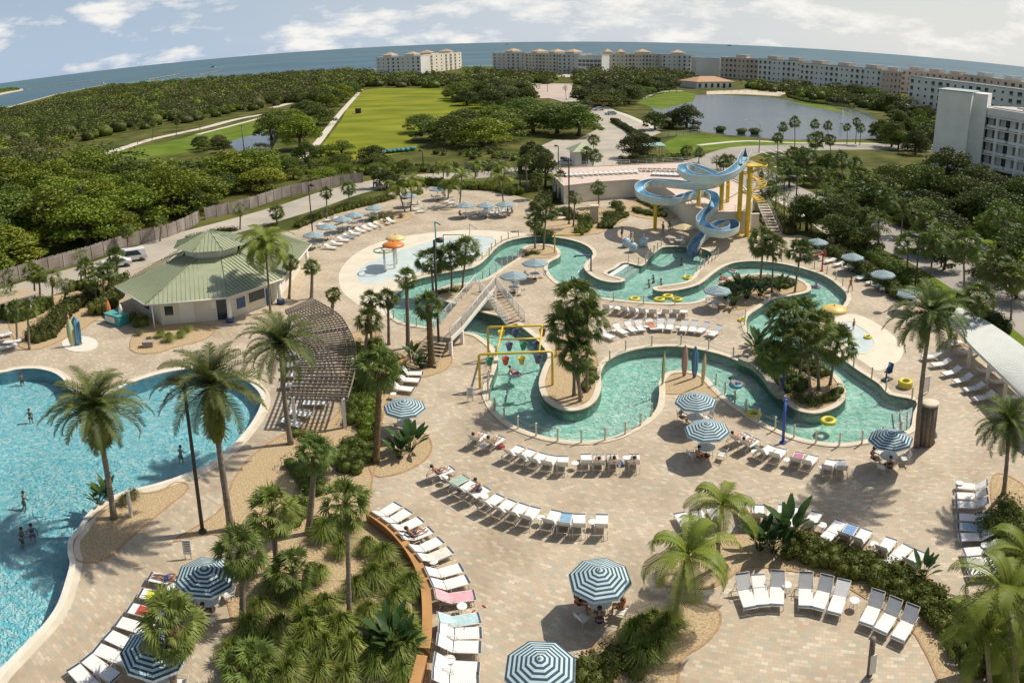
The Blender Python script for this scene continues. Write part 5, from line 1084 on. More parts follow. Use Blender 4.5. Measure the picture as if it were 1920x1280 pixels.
for k in ('stand', 'walk', 'sit', 'sitfwd', 'recline', 'lie', 'swim', 'tube'):
    J = pose(k); bm_ = body_mesh(J, 'body'); meshes = []
    for s in SKN: c_ = bm_.copy(); c_.materials.clear(); c_.materials.append(s); meshes.append(c_)
    nk, hd = Vector(J['neck']), Vector(J['head']); up = (hd-nv if False else (hd-nk)).normalized(); fw = Vector(J['face']).normalized(); cen = nk+up*.19
    hm = MB(); back = cen-fw*.03+up*.03; q = up.to_track_quat('Z', 'Y').to_matrix()
    vs = []; prof = [(.112, -.05), (.120, .0), (.108, .06), (.07, .105), (.01, .12)]
    for r_, z in prof:
        for j in range(10): a = 2*PI*j/10; vs.append(back+q @ Vector((r_*math.cos(a), r_*math.sin(a), z)))
    hm.add(vs, [(i*10+j, i*10+(j+1) % 10, (i+1)*10+(j+1) % 10, (i+1)*10+j) for i in range(4) for j in range(10)], smooth=True); hair = hm.mesh('hair', HAIR)
    side = fw.cross(up).normalized()
    face = []
    for nm_, mm_, fn_ in [('eye', EYE, lambda q, s_: q.box(cen+fw*.094+side*.034*s_+up*.005, (.016, .022, .012)))]*2+[('nose', SKN[0], lambda q, s_: q.tube([cen+fw*.085+up*.01, cen+fw*.118-up*.025], [.008, .015], 5)), ('mouth', mat('lips', (.35, .12, .10), .6), lambda q, s_: q.box(cen+fw*.090-up*.055, (.015, .045, .012)))]+[('ear', SKN[0], lambda q, s_: q.box(cen+side*.098*s_, (.03, .014, .045)))]*2:
        q = MB(); fn_(q, 1 if len(face) in (0, 4) else -1); face.append((nm_, q.mesh(nm_, mm_)))
    pe, sp_ = Vector(J['pelvis']), Vector(J['spine'])
    trunks = MB(); trunks.tube([pe+(sp_-pe)*.35, pe, pe-(sp_-pe)*.25], [.140, .158, .12], 12, caps=True)
    for s_ in ('l', 'r'):
        hp, kn = Vector(J['hp'+s_]), Vector(J['kn'+s_]); trunks.tube([hp, hp.lerp(kn, .2), hp.lerp(kn, .42)], [.102, .100, .092], 10, caps=False)
    top = MB(); c1 = Vector(J['chest']); top.tube([sp_.lerp(c1, .45), c1, c1.lerp(Vector(J['neck']), .3)], [.135, .158, .13], 12, caps=False)
    BODY[k] = (meshes, hair, face, trunks.mesh('shorts', CLOTH), top.mesh('top', CLOTH))
NPPL = 0
def person(p, rz, kind, label, col=(.05, .07, .2), top=None, skin=0, s=1.0, group=None):
    global NPPL; NPPL += 1
    m = BODY[kind]; t = thing('person', label, 'person', p, rz, group); t.scale = (s, s, s)
    part('body', m[0][skin], t); part('hair', m[1], t); [part(a_, b_, t) for a_, b_ in m[2]]; part('shorts', m[3], t, col)
    if top: part('top', m[4], t, top)
    return t
def onl(rr, kind, label, **k): q, rz = rr; return person(q, rz, kind, label, **k)
onl(RD[0], 'recline', 'person in a red top and dark shorts on the first lounger of the middle row', col=(.04,.04,.12), top=(.45,.03,.05), skin=1)
q, rz = RD[3]; person(q+Vector((.25, .35, 0)), rz+1.9, 'sitfwd', 'person in navy sitting sideways on a lounger of the middle row', col=(.04,.07,.16), top=(.06,.09,.15), skin=1)
onl(RE[3], 'recline', 'bather in a dark top reclining against the brown wall', col=(.04,.04,.1), top=(.05,.06,.12), skin=1)
onl(RC[0], 'recline', 'bather in dark swimwear at the left end of the lagoon rail row', col=(.03,.03,.05), skin=0)
onl(RC[1], 'recline', 'bather in green shorts, second from left by the lagoon rail', col=(.15,.4,.08), skin=1)
onl(RC[8], 'recline', 'bather in pale swimwear near the middle of the lagoon rail row', col=(.6,.6,.4), top=(.5,.5,.3), skin=0)
onl(RC[9], 'recline', 'bather in red shorts, second from right by the lagoon rail', col=(.5,.05,.03), top=(.5,.06,.04), skin=1)
onl(RC[10], 'recline', 'bather in orange, rightmost by the lagoon rail', col=(.6,.15,.02), top=(.6,.2,.04), skin=1)
onl(RF[0], 'recline', 'bather in pink on the leftmost lounger right of the twin umbrellas', col=(.6,.2,.25), top=(.6,.25,.3), skin=0)
onl(RF[1], 'recline', 'bather in white, second lounger right of the twin umbrellas', col=(.6,.58,.55), top=(.6,.58,.55), skin=1)
onl(RI[9], 'recline', 'bather in dark swimwear at the right end of the far arc', col=(.05,.05,.05), skin=1)
onl(RL[0], 'lie', 'bather lying on the topmost lounger by the left pool', col=(.05,.1,.3), skin=1)
def attab(where, a, label, **k):
    p = UMB[where]+Vector((math.cos(a), math.sin(a), 0))*1.02; return person(p, a, 'sit', label, **k)
attab('in the open centre foreground', 2.9, 'tanned person in dark clothes at the left of the centre umbrella table', col=(.1,.02,.03), top=(.12,.03,.03), skin=1)
attab('in the open centre foreground', -.25, 'person in orange shorts at the right of the centre umbrella table', col=(.6,.25,.05), top=(.5,.15,.1), skin=1)
attab('in the open centre foreground', -1.7, 'person in navy with back to the camera at the centre umbrella table', col=(.03,.04,.1), top=(.05,.04,.1), skin=1)
attab('beside the wooden stump column', 2.7, 'person in a navy top at the table by the stump column', col=(.05,.05,.1), top=(.05,.06,.15), skin=0)
attab('beside the wooden stump column', -2.0, 'person in black at the near side of the stump column table', col=(.03,.03,.03), top=(.04,.04,.04), skin=1)
attab('just below the surfboard peninsula', -2.3, 'person at the twin umbrella table, near left seat', col=(.05,.05,.05), skin=1)
attab('on the surfboard peninsula', 2.6, 'person in a blue shirt at the peninsula table', col=(.1,.1,.1), top=(.15,.2,.35), skin=0)
attab('below the tall black lamp post', -1.4, 'person in red shorts under the umbrella below the lamp post', col=(.5,.08,.05), skin=1)
attab('left of the three upper ones', -2.6, 'person seated left at the upper umbrellas', col=(.3,.1,.05), skin=1)
attab('right of the three upper ones', -1.2, 'person in teal seated right at the upper umbrellas', col=(.05,.3,.35), top=(.05,.3,.35), skin=0)
attab('right of the three upper ones', .3, 'person in orange seated far right at the upper umbrellas', col=(.5,.2,.05), top=(.5,.2,.08), skin=1)
for (x, y), k, lb, c_, tp, sk, s_ in [((1243,436),'stand','person in dark shorts, left of the pair by the slide parasol',(.05,.03,.03),None,1,1), ((1255,434),'stand','person in a dark shirt, right of the pair by the slide parasol',(.04,.04,.04),(.06,.05,.05),1,1), ((1166,446),'stand','person standing left of the blue cabana chairs',(.15,.05,.04),None,1,1), ((1183,452),'walk','person between the blue cabana chairs',(.3,.08,.05),None,1,.85), ((1594,545),'walk','woman in orange walking along the right river bank',(.6,.2,.05),(.6,.2,.05),1,1), ((1600,618),'stand','child standing at the edge of the kiddie pool',(.4,.05,.05),None,1,.7), ((1545,487),'stand','person in red by the red water pole',(.5,.05,.05),(.5,.05,.05),1,1), ((952,405),'walk','person walking below the right upper umbrella',(.5,.5,.5),(.5,.5,.5),0,1), ((130,612),'stand','person in a pink shirt behind the striped surfboards',(.1,.1,.1),(.6,.35,.38),0,1), ((1313,488),'stand','person beside the stair rail at the slide pool',(.1,.2,.3),None,0,1)]:
    person(at(x, y), U(0, 6.28), k, lb, col=c_, top=tp, skin=sk, s=s_)
for (x, y), lb, c_, tp, sk in [((54,768),'swimmer in a dark top in the left pool beside the palm',(.03,.04,.08),(.03,.04,.08),0), ((337,838),'swimmer with bare back in the left pool near the lamp post',(.05,.1,.3),None,0), ((42,924),'swimmer at the lower left of the big pool',(.3,.1,.1),None,0), ((38,992),'adult in black holding on beside a child in the big pool',(.03,.03,.04),(.03,.03,.04),1), ((57,984),'adult in purple, right one of the pair in the big pool',(.25,.08,.25),(.25,.08,.25),0), ((38,700),'swimmer at the top edge of the big pool',(.05,.05,.05),None,1), ((1225,517),'swimmer standing at the entry of the slide pool, top one of three',(.05,.05,.05),None,1), ((1240,524),'swimmer in the slide pool, right of three',(.1,.1,.3),None,1), ((1217,526),'swimmer in the slide pool, left and lowest of three',(.3,.05,.05),None,1), ((1278,486),'swimmer splashing below the slide exit',(.05,.05,.1),None,1)]:
    p = at(x, y); p.z = -.38; person(p, U(0, 6.28), 'swim', lb, col=c_, top=tp, skin=sk)
# inner tubes
tm = MB(); pts = [(math.cos(2*PI*i/20)*.42, math.sin(2*PI*i/20)*.42, .14) for i in range(20)]; tm.tube(pts, .17, 10, closed=True); TUBE = tm.mesh('inner_tube', PAINT)
def tube_(x, y, col, label, z=-.1, s=1.0, tilt=0):
    p = at(x, y); p.z = z; o = bpy.data.objects.new('inner_tube', TUBE); COL.objects.link(o); o.location = p; o.scale = (s, s, s); o.color = (*col, 1); o.rotation_euler = (tilt, 0, U(0, 6))
    tag(o, label, 'inner tube', 'inner tubes'); return p
Yc = (.72, .62, .06); Wc = (.6, .68, .72); Bc = (.15, .45, .6)
for x, y, c_, lb, z in [(1190,561,Yc,'yellow tube drifting left in the river below the long coping',-.1), (1236,562,Yc,'yellow tube, left of the huddle of three in the river',-.1), (1252,556,Yc,'yellow tube, topmost of the huddle of three',-.1), (1269,562,Yc,'yellow tube, right of the huddle of three',-.1), (1289,521,Yc,'yellow tube floating beside the pool divider',-.1), (1553,790,Yc,'yellow tube floating alone in the lower right lagoon',-.1), (1413,777,Yc,'yellow tube half sunk near the rail at the lower lagoon',-.14), (1391,601,Yc,'small yellow tube lying on the deck by the narrow channel',0), (1697,724,Yc,'upper of two yellow tubes stacked on the deck near the lagoon steps',.27), (1627,633,Yc,'small yellow ring in the kiddie pool',0)]:
    tube_(x, y, c_, lb, z, .7 if 'small' in lb else 1.05)
p = at(1697, 724); tube_(1697, 724, (.68, .55, .05), 'lower of two yellow tubes stacked on the deck near the lagoon steps', 0, 1.05)
for (x, y), c_, lb, col, sk in [((965,702), (.55,.62,.68), 'under the hanging buckets', (.5,.06,.05), 1), ((1380,722), Bc, 'in the lower lagoon beside the rock wall', (.1,.1,.3), 0), ((1530,538), (.35,.35,.5), 'at the right bend of the river', (.1,.1,.1), 0), ((1374,510), Wc, 'beyond the upper right island', (.2,.1,.1), 1), ((1357,524), (.5,.2,.2), 'left of the upper right island', (.4,.05,.05), 1)]:
    p = tube_(x, y, c_, 'tube carrying a bather '+lb); person(p+Vector((0, 0, .05)), U(0, 6.28), 'tube', 'bather lounging in a tube '+lb, col=col, skin=sk)
# ------------------------------------------------------------------ structures of the pool garden
ROOFG = bpy.data.materials.new('green_metal_roof'); ROOFG.use_nodes = True
def roofmat(m, col, rib):
    n = m.node_tree.nodes; l = m.node_tree.links; b = n['Principled BSDF']; tc = n.new('ShaderNodeTexCoord'); nz = n.new('ShaderNodeTexNoise'); nz.inputs['Scale'].default_value = .8; nz.inputs['Detail'].default_value = 4; l.new(tc.outputs['Object'], nz.inputs[0])
    rp = n.new('ShaderNodeValToRGB'); rp.color_ramp.elements[0].color = (*(c*.85 for c in col), 1); rp.color_ramp.elements[1].color = (*(min(1, c*1.12) for c in col), 1); l.new(nz.outputs['Fac'], rp.inputs[0]); l.new(rp.outputs[0], b.inputs['Base Color']); b.inputs['Roughness'].default_value = .45; b.inputs['Metallic'].default_value = .15
roofmat(ROOFG, (.40, .43, .27), 0)
STUC = mat('cream_stucco', (.70, .66, .55), .85, vary=.06, scale=.5)
STUW = mat('white_stucco', (.84, .82, .75), .85, vary=.05, scale=.3)
BLUEP = mat('blue_paint', (.04, .10, .22), .5, vary=.1, scale=2)
GLASS = mat('dark_window_glass', (.03, .045, .055), .12, vary=.25, scale=.4)
YEL = mat('yellow_pipe', (.72, .50, .03), .4, vary=.08, scale=1.5)
TEAL = mat('teal_paint', (.06, .30, .30), .5, vary=.1, scale=1.5)
REDB = mat('terracotta_tiles', (.60, .45, .36), .8, col2=(.66, .57, .48), scale=1.2)
RAIL = mat('white_railing', (.70, .70, .66), .5)
# green-roofed pavilion: elongated octagon with a lantern on top
ez = 3.2
E_ = ats([(214,536),(272,571),(427,557),(530,522),(584,457)], ez)
cen = at(432, 496, ez); back = [Vector((2*cen.x-p.x, 2*cen.y-p.y, ez)) for p in E_]
eave = E_[:5]+[back[0].lerp(back[0], 0)]
L0 = at(262, 482, ez)
eave = [E_[0], E_[1], E_[2], E_[3], E_[4], E_[4]+(Vector((-5.5, 5.0, 0))), E_[0]+Vector((11, 11.5, 0)), E_[0]+Vector((2.2, 7.5, 0))]
ctr = at(397, 470, 5.6); RC_ = 3.4; N8 = 8
lan0 = [Vector((ctr.x+RC_*math.cos(PI*2*(k+.5)/8-PI*.9), ctr.y+RC_*math.sin(PI*2*(k+.5)/8-PI*.9), 5.6)) for k in range(8)]
pav = thing('green_roof_pavilion', 'cream bar pavilion with a ribbed green metal roof and raised octagonal lantern', 'pavilion', (cen.x, cen.y, 0))
def rel(p, o): return Vector((p[0]-o[0], p[1]-o[1], p[2]))
oc = (cen.x, cen.y)
def ribroof(mb, a, b, c, d, n, mi=0, mr=1):
    """sloping panel a-b at the eave, d-c at the top, with standing ribs"""
    mb.add([a, b, c, d], [(0, 1, 2, 3)], mi)
    nrm = (b-a).cross(d-a).normalized(); nrm = nrm if nrm.z > 0 else -nrm
    e = (b-a).normalized(); up = nrm.cross(e); up = up if up.z > 0 else -up
    L_ = (b-a).length
    for i in range(1, n):
        p0 = a+e*(L_*i/n); # ribs run straight up the slope until they meet a hip
        ts = []
        for (p, q) in ((b, c), (c, d), (d, a)):
            x1, y1 = (p-p0).dot(e), (p-p0).dot(up); x2, y2 = (q-p0).dot(e), (q-p0).dot(up)
            if (x1 < 0) != (x2 < 0): ts.append(y1+(y2-y1)*(-x1)/(x2-x1))
        ts = [t for t in ts if t > .1]
        if not ts: continue
        t = min(ts); q0, q1 = p0+nrm*.002, p0+up*t+nrm*.002; w_ = e*.03; hh = nrm*.05
        mb.add([q0-w_, q0+w_, q1+w_, q1-w_, q0-w_+hh, q0+w_+hh, q1+w_+hh, q1-w_+hh], [(4, 5, 6, 7), (0, 1, 5, 4), (1, 2, 6, 5), (3, 0, 4, 7)], mr)
RIBM = mat('roof_rib', (.27, .31, .19), .5)
mb = MB(); ev = [rel(p, oc) for p in eave]; ln = [rel(p, oc) for p in lan0]
for k in range(8):
    a, b = ev[k], ev[(k+1) % 8]; j = k; ribroof(mb, a, b, ln[(j+1) % 8], ln[j], max(6, int((b-a).length/.45)))
    mb.tube([a+Vector((0, 0, .03)), ln[j]+Vector((0, 0, .03))], .07, 5, 1)
mb.add(ev, [tuple(range(7, -1, -1))], 2)
main = mb.build('roof', [ROOFG, RIBM, STUW], pav)
g = MB()
for k in range(8): g.tube([ev[k]+Vector((0, 0, -.06)), ev[(k+1) % 8]+Vector((0, 0, -.06))], .08, 5)
g.build('gutter', WHITE, pav)
lan = MB(); lw = [Vector((p.x, p.y, 5.35)) for p in ln]; c3 = rel(ctr, oc)
lw = [c3+(p-c3)*.92 for p in ln]; lan.prism([(p.x, p.y) for p in lw], 5.2, 6.75); lo = lan.build('lantern', STUC, pav)
for k in range(8):
    a, b = lw[k], lw[(k+1) % 8]; m_ = (a+b)/2; o_ = Vector((m_.x-c3.x, m_.y-c3.y, 0)).normalized()*.02; q = MB(); q.box((m_.x+o_.x, m_.y+o_.y, 6.25), ((b-a).length*.7, .05, .42), math.atan2(b.y-a.y, b.x-a.x)); q.build('louvre', mat('louvre', (.50, .56, .48), .6), lo)
mb = MB(); top_ = Vector((c3.x, c3.y, 8.2)); er = [c3+(p-c3)*1.28 for p in ln]
for p in er: p.z = 6.7
for k in range(8):
    a, b = er[k], er[(k+1) % 8]; d = top_+(a-top_)*.03; c_ = top_+(b-top_)*.03; ribroof(mb, a, b, c_, d, 8); mb.tube([a+Vector((0, 0, .02)), d], .06, 5, 1)
mb.add(er, [tuple(range(7, -1, -1))], 2); mb.add([top_+(p-top_)*.03 for p in er], [tuple(range(8))], 0)
mb.build('lantern_roof', [ROOFG, RIBM, STUW], pav)
ce = sum(ev, Vector())/8; wl = [ce+(p-ce)*.84 for p in ev]
mb = MB(); mb.prism([(p.x, p.y) for p in wl], 0, 3.15); wall = mb.build('wall', STUC, pav)
for i, (k, t, w_, h, z, m_, nm) in enumerate([(1,.38,1.5,2.5,1.3,WHITE,'double_door'),(1,.90,1.1,2.4,1.25,GLASS,'doorway'),(1,.78,.5,.9,1.9,WHITE,'notice_board'),(2,.25,1.2,1.3,1.5,BLUEP,'serving_hatch'),(2,.6,2.2,1.2,1.7,GLASS,'serving_hatch'),(2,.85,.8,2.1,1.1,BLUEP,'door'),(0,.5,1.6,1.2,1.6,GLASS,'window'),(3,.5,2.4,1.4,1.6,GLASS,'serving_hatch'),(1,.12,.9,1.1,1.7,GLASS,'window')]):
    a, b = wl[k], wl[(k+1) % 8]; p = a.lerp(b, t); o_ = (p-ce); o_.z = 0; nn = Vector(((b-a).y, -(b-a).x, 0)).normalized(); nn = nn if nn.dot(o_) > 0 else -nn; rz = math.atan2(b.y-a.y, b.x-a.x)
    q = MB(); q.box((p.x+nn.x*.02, p.y+nn.y*.02, z), (w_, .07, h), rz); f = q.build(nm, m_, pav)
    if m_ is GLASS or m_ is BLUEP:
        fr = MB()
        for s in (-1, 1): fr.box((p.x+nn.x*.04+math.cos(rz)*s*(w_/2+.04), p.y+nn.y*.04+math.sin(rz)*s*(w_/2+.04), z), (.08, .1, h+.16), rz)
        fr.box((p.x+nn.x*.04, p.y+nn.y*.04, z+h/2+.04), (w_, .1, .08), rz); fr.build('frame', WHITE, f)
for i, k in enumerate((1, 2, 3, 4)):
    p = ce+(ev[k]-ce)*.93; q = MB(); q.lathe([(.26, .5), (.24, .9), (.2, 3.1)], 14, (p.x, p.y, 0)) if k > 1 else q.lathe([(.07, 0), (.07, 3.1)], 10, (p.x, p.y, 0)); col_ = q.build('column', STUW, pav)
    if k > 1: q = MB(); q.lathe([(.42, 0), (.42, .5), (.36, .55)], 14, (p.x, p.y, 0)); q.build('column_base', BLUEP, col_)

# lattice pergola, fan-shaped
pe_z = height_to(at(560, 800), 747)
Lc = smooth(ats([(540,745),(557,700),(566,665),(566,635),(556,608),(535,585)], pe_z), False, 8); Rc = smooth(ats([(652,748),(665,700),(668,655),(656,622),(634,590),(588,562)], pe_z), False, 8)
pg = at(600, 740); per = thing('lattice_pergola', 'weathered wooden lattice pergola curving beside the left pool', 'pergola', pg)
LAT = mat('weathered_lattice', (.25, .21, .165), .85, vary=.2, scale=2)
o3 = lambda p: Vector((p.x-pg.x, p.y-pg.y, p.z))
def plank(mb, pts, w_, h_):
    n = len(pts); vs = []
    for i, p in enumerate(pts):
        d = pts[min(i+1, n-1)]-pts[max(i-1, 0)]; d.z = 0; d.normalize(); s = Vector((-d.y, d.x, 0))*w_/2; u = Vector((0, 0, h_/2)); vs += [p-s-u, p+s-u, p+s+u, p-s+u]
    mb.add(vs, [(4*i+j, 4*i+(j+1) % 4, 4*i+4+(j+1) % 4, 4*i+4+j) for i in range(n-1) for j in range(4)]+[(3, 2, 1, 0), tuple(4*(n-1)+j for j in range(4))])
mb = MB(); nA = 13
for k in range(nA):
    t = k/(nA-1); plank(mb, [o3(Lc[i].lerp(Rc[i], t))+Vector((0, 0, .06)) for i in range(len(Lc))], .05, .2)
mb.build('long_rafters', LAT, per)
mb = MB(); nB = 38
for k in range(nB+1):
    f = k/nB*(len(Lc)-1); i = min(int(f), len(Lc)-2); u = f-i; a, b = Lc[i].lerp(Lc[i+1], u), Rc[i].lerp(Rc[i+1], u); plank(mb, [o3(a)+Vector((0, 0, .2)), o3(b)+Vector((0, 0, .2))], .045, .14)
mb.build('cross_slats', LAT, per)
for i in (0, 13, 26, 39):
    i = min(i, len(Lc)-1)
    for t in (.08, .92):
        p = o3(Lc[i].lerp(Rc[i], t)); q = MB(); q.box((p.x, p.y, pe_z/2), (.24, .24, pe_z), .3); q.build('post', STUW, per)
    a, b = o3(Lc[i].lerp(Rc[i], 0)), o3(Lc[i].lerp(Rc[i], 1)); q = MB(); q.tube([a+Vector((0, 0, -.1)), b+Vector((0, 0, -.1))], .09, 4, smooth=False); q.build('beam', LAT, per)

# white-roofed shelter at the right edge
z_ = 2.9; O1 = smooth(ats([(1796,578),(1850,606),(1920,655),(2010,735),(2100,850)], z_), False, 6); I1 = smooth(ats([(1779,600),(1817,643),(1855,680),(1888,712),(1925,750)], z_), False, 6)
sp = at(1860, 700); sh = thing('shade_shelter', 'long curved shelter with a ribbed white roof on cream columns at the right edge', 'shelter', sp); o3 = lambda p: Vector((p.x-sp.x, p.y-sp.y, p.z))
mb = MB(); n = len(O1); vs = [o3(p)+Vector((0, 0, .25)) for p in O1]+[o3(p) for p in I1]; vs += [v_+Vector((0, 0, -.12)) for v_ in vs]
mb.add(vs, [(i, i+1, n+i+1, n+i) for i in range(n-1)]+[(2*n+i, 3*n+i, 3*n+i+1, 2*n+i+1) for i in range(n-1)]+[(i, 2*n+i, 2*n+i+1, i+1) for i in range(n-1)]+[(n+i, n+i+1, 3*n+i+1, 3*n+i) for i in range(n-1)])
mb.build('roof', mat('white_ribbed_roof', (.66, .68, .62), .5, col2=(.60, .62, .57), scale=1.0), sh)
mb = MB()
for k in range(1, 70):
    f = k/70*(n-1); i = int(f); u = f-i; a, b = o3(O1[i].lerp(O1[i+1], u))+Vector((0, 0, .28)), o3(I1[i].lerp(I1[i+1], u))+Vector((0, 0, .03)); mb.tube([a, b], .02, 3, smooth=False)
mb.build('roof_ribs', WHITE, sh)
for k, i in enumerate((1, 6, 11, 16, 21)):
    if i >= n: continue
    for t in (.12, .85):
        p = o3(I1[i].lerp(O1[i], t)); q = MB(); q.lathe([(.22, 0), (.22, .12), (.17, .2), (.15, 2.6), (.2, 2.8)], 12, (p.x, p.y, 0)); q.build('column', STUC, sh)
mb = MB(); mb.tube([o3(p)+Vector((0, 0, -.16)) for p in I1[1:-1]], .1, 5); mb.build('beam', STUC, sh)

# roof deck building with pink tiles behind the slide
H_ = 3.4
rd = [(1036,329),(1057,349),(1129,341),(1190,337),(1232,343),(1262,362),(1290,385),(1335,398),(1400,398),(1412,372),(1392,345),(1330,318),(1290,304),(1180,309),(1050,315)]
bp = at(1200, 350); bd = thing('roof_deck_building', 'cream building with a pink tiled sun deck on its flat roof behind the slide', 'building', bp); o2 = lambda p: Vector((p.x-bp.x, p.y-bp.y, 0))
poly = [o2(at(x, y, H_)) for x, y in rd]; mb = MB(); mb.prism(poly, 0, H_-.02, 0); mb.build('wall', STUC, bd)
mb = MB(); mb.sheet(offset(poly, -.3), [], H_+.004); mb.build('tiled_roof_deck', REDB, bd)
mb = MB(); ring(mb, poly, .3, .06, H_-.25, H_+.14); mb.build('parapet', mat('peach_parapet', (.70, .58, .46), .8, vary=.06), bd)
mb = MB(); pr = offset(poly, -.1); n = len(pr)
for i in list(range(6, n))+[0]:
    a, b = pr[i], pr[(i+1) % n]; k = max(1, int((b-a).length/1.6))
    for j in range(k): p = a.lerp(b, j/k); mb.tube([(p.x, p.y, H_+.1), (p.x, p.y, H_+1.15)], .025, 4)
    for z in (.45, .8, 1.15): mb.tube([(a.x, a.y, H_+z), (b.x, b.y, H_+z)], .018, 4)
mb.build('railing', RAIL, bd)
for (k, t) in ((0, .35), (0, .7), (1, .2)):
    a, b = poly[k], poly[k+1]; p = a.lerp(b, t); rz = math.atan2(b.y-a.y, b.x-a.x); nn = Vector(((b-a).y, -(b-a).x, 0)).normalized(); nn = nn if nn.dot(p-sum(poly, Vector())/len(poly)) > 0 else -nn
    q = MB(); q.box((p.x+nn.x*.02, p.y+nn.y*.02, 1.3), (1.0, .08, 2.2), rz); q.build('door', GLASS, bd)
# sloping stair wall on the left face
a, b = at(1085, 334, H_), at(1152, 374); q = MB(); d = o2(b)-o2(a); q.tube([o2(a)+Vector((0, 0, H_+.4)), o2(b)+Vector((0, 0, .9))], .09, 5); q.tube([o2(a)+Vector((0, 1.2, H_+.4)), o2(b)+Vector((0, 1.2, .9))], .09, 5)
for k in range(14): p = o2(a).lerp(o2(b), (k+.5)/14); q.box((p.x, p.y+.6, H_*(1-(k+1)/14)+.05), (d.length/14, 1.2, H_/14+.1), math.atan2(d.y, d.x))
q.build('side_stair', STUC, bd)
row([(1062+i*9.4, 327-i*.45) for i in range(15)], 'far', 'in the long roof deck row', 'loungers on the roof deck', 'flat', zz=H_+.02, detail=False)
row([(1226+i*8, 325+i*.3) for i in range(8)], 'far', 'in the middle roof deck row', 'loungers on the roof deck', 'flat', zz=H_+.02, detail=False)
row([(1200+i*9, 317+i*.1) for i in range(9)], 'near', 'in the rear roof deck row', 'loungers on the roof deck', 'mid', zz=H_+.02, detail=False)
row([(1252+i*8, 339+i*1.2) for i in range(6)], 'far', 'in the front roof deck row', 'loungers on the roof deck', 'flat', zz=H_+.02, detail=False)

# water slide
SLO = mat('pale_fibreglass_outside', (.58, .66, .64), .45, vary=.08, scale=.6); SLI = mat('blue_fibreglass_inside', (.26, .47, .62), .3, vary=.25, scale=.6); LIP = mat('pale_flume_lip', (.62, .72, .72), .4)
sp_px = [(1400,291,11.7),(1395,300,11.5),(1388,314,11.1),(1366,331,10.6),(1335,339,10.2),(1300,336,9.8),(1282,327,9.5),(1280,318,9.3),(1298,317,9.0),(1325,326,8.6),(1347,338,8.1),(1338,347,7.7),(1305,351,7.3),(1268,348,6.9),(1225,345,6.5),(1201,353,6.2),(1203,368,5.9),(1232,378,5.6),(1266,379,5.3),(1292,371,5.1),(1318,365,4.8),(1338,373,4.5),(1338,391,4.1),(1323,405,3.7),(1314,419,3.3),(1328,434,2.9),(1354,440,2.6),(1376,433,2.3),(1372,422,2.0),(1348,425,1.6),(1325,440,1.1),(1308,456,.6),(1300,470,.25),(1297,477,.12)]
P = smooth([at(x, y, z) for x, y, z in sp_px], False, 5)
so_ = at(1320, 430); sl = thing('water_slide', 'twisting pale blue water slide on yellow columns falling into the pool', 'water slide', so_); O_ = Vector((so_.x, so_.y, 0))
def flume(P, r, wall, n=9, th=.05, out=True):
    vs = []; k = len(P)
    for i, p in enumerate(P):
        t = P[min(i+1, k-1)]-P[max(i-1, 0)]; s = Vector((t.y, -t.x, 0)).normalized(); up = Vector((0, 0, 1)); rr = r+(th if out else 0)
        prof = [(-rr, wall)]+[(-rr*math.cos(PI*j/(n-1)), -rr*math.sin(PI*j/(n-1))*.8) for j in range(n)]+[(rr, wall)]
        vs += [p-O_+s*x+up*(z+.05) for x, z in prof]
    m = n+2
    return vs, [(i*m+j, i*m+j+1, (i+1)*m+j+1, (i+1)*m+j) for i in range(k-1) for j in range(m-1)], m
vs, fs, m_ = flume(P, .60, .72, out=True); q = MB(); q.add(vs, fs, 0, True); q.build('flume_shell', SLO, sl)
vs2, fs2, _ = flume(P, .57, .71, out=False); q = MB(); q.add(vs2, fs2, 0, True); q.build('flume_channel', SLI, sl)
q = MB(); q.tube([vs[i*m_] for i in range(len(P))], .05, 5); q.tube([vs[i*m_+m_-1] for i in range(len(P))], .05, 5); q.build('flume_lip', LIP, sl)
for i in range(4, len(P)-2, 7): q = MB(); q.tube([v_ for v_ in vs[i*m_:(i+1)*m_]], .045, 4); q.build('flange_joint', SLO, sl)
def colm(px, py, top, r, nm='column'):
    b = at(px, py)-O_; b.z = 0; q = MB(); q.tube([b, b+Vector((0, 0, top))], r, 12); q.tube([b, b+Vector((0, 0, .12))], r*1.5, 12)
    return q.build(nm, YEL, sl), b
TT = height_to(at(1398, 440), 296)
for px, py, top, r in ((1228,430,5.4,.26),(1308,425,6.6,.3),(1350,432,8.0,.32),(1362,416,9.0,.3),(1384,440,10.2,.32),(1400,443,11.2,.34)): colm(px, py, top, r)
# start platform with steps and finial
tp = at(1398, 442)-O_; tp.z = 0; q = MB(); q.box((tp.x+.6, tp.y+.4, 11.1), (2.6, 2.6, .18), .2); plat = q.build('start_platform', YEL, sl)
q = MB()
for sx, sy in ((-.6, -.8), (1.8, -.8), (1.8, 1.6), (-.6, 1.6)): q.tube([(tp.x+sx, tp.y+sy, 11.1), (tp.x+sx, tp.y+sy, 12.3)], .05, 5)
for z in (11.6, 12.25): q.tube([(tp.x-.6, tp.y+1.6, z), (tp.x+1.8, tp.y+1.6, z), (tp.x+1.8, tp.y-.8, z)], .04, 5)
q.build('railing', YEL, plat); q = MB(); q.lathe([(.38, 12.3), (.2, 12.9), (.02, 13.7)], 8, (tp.x-.3, tp.y+1.2, 0)); q.build('finial', mat('dark_green_cone', (.03, .10, .07), .5), plat)
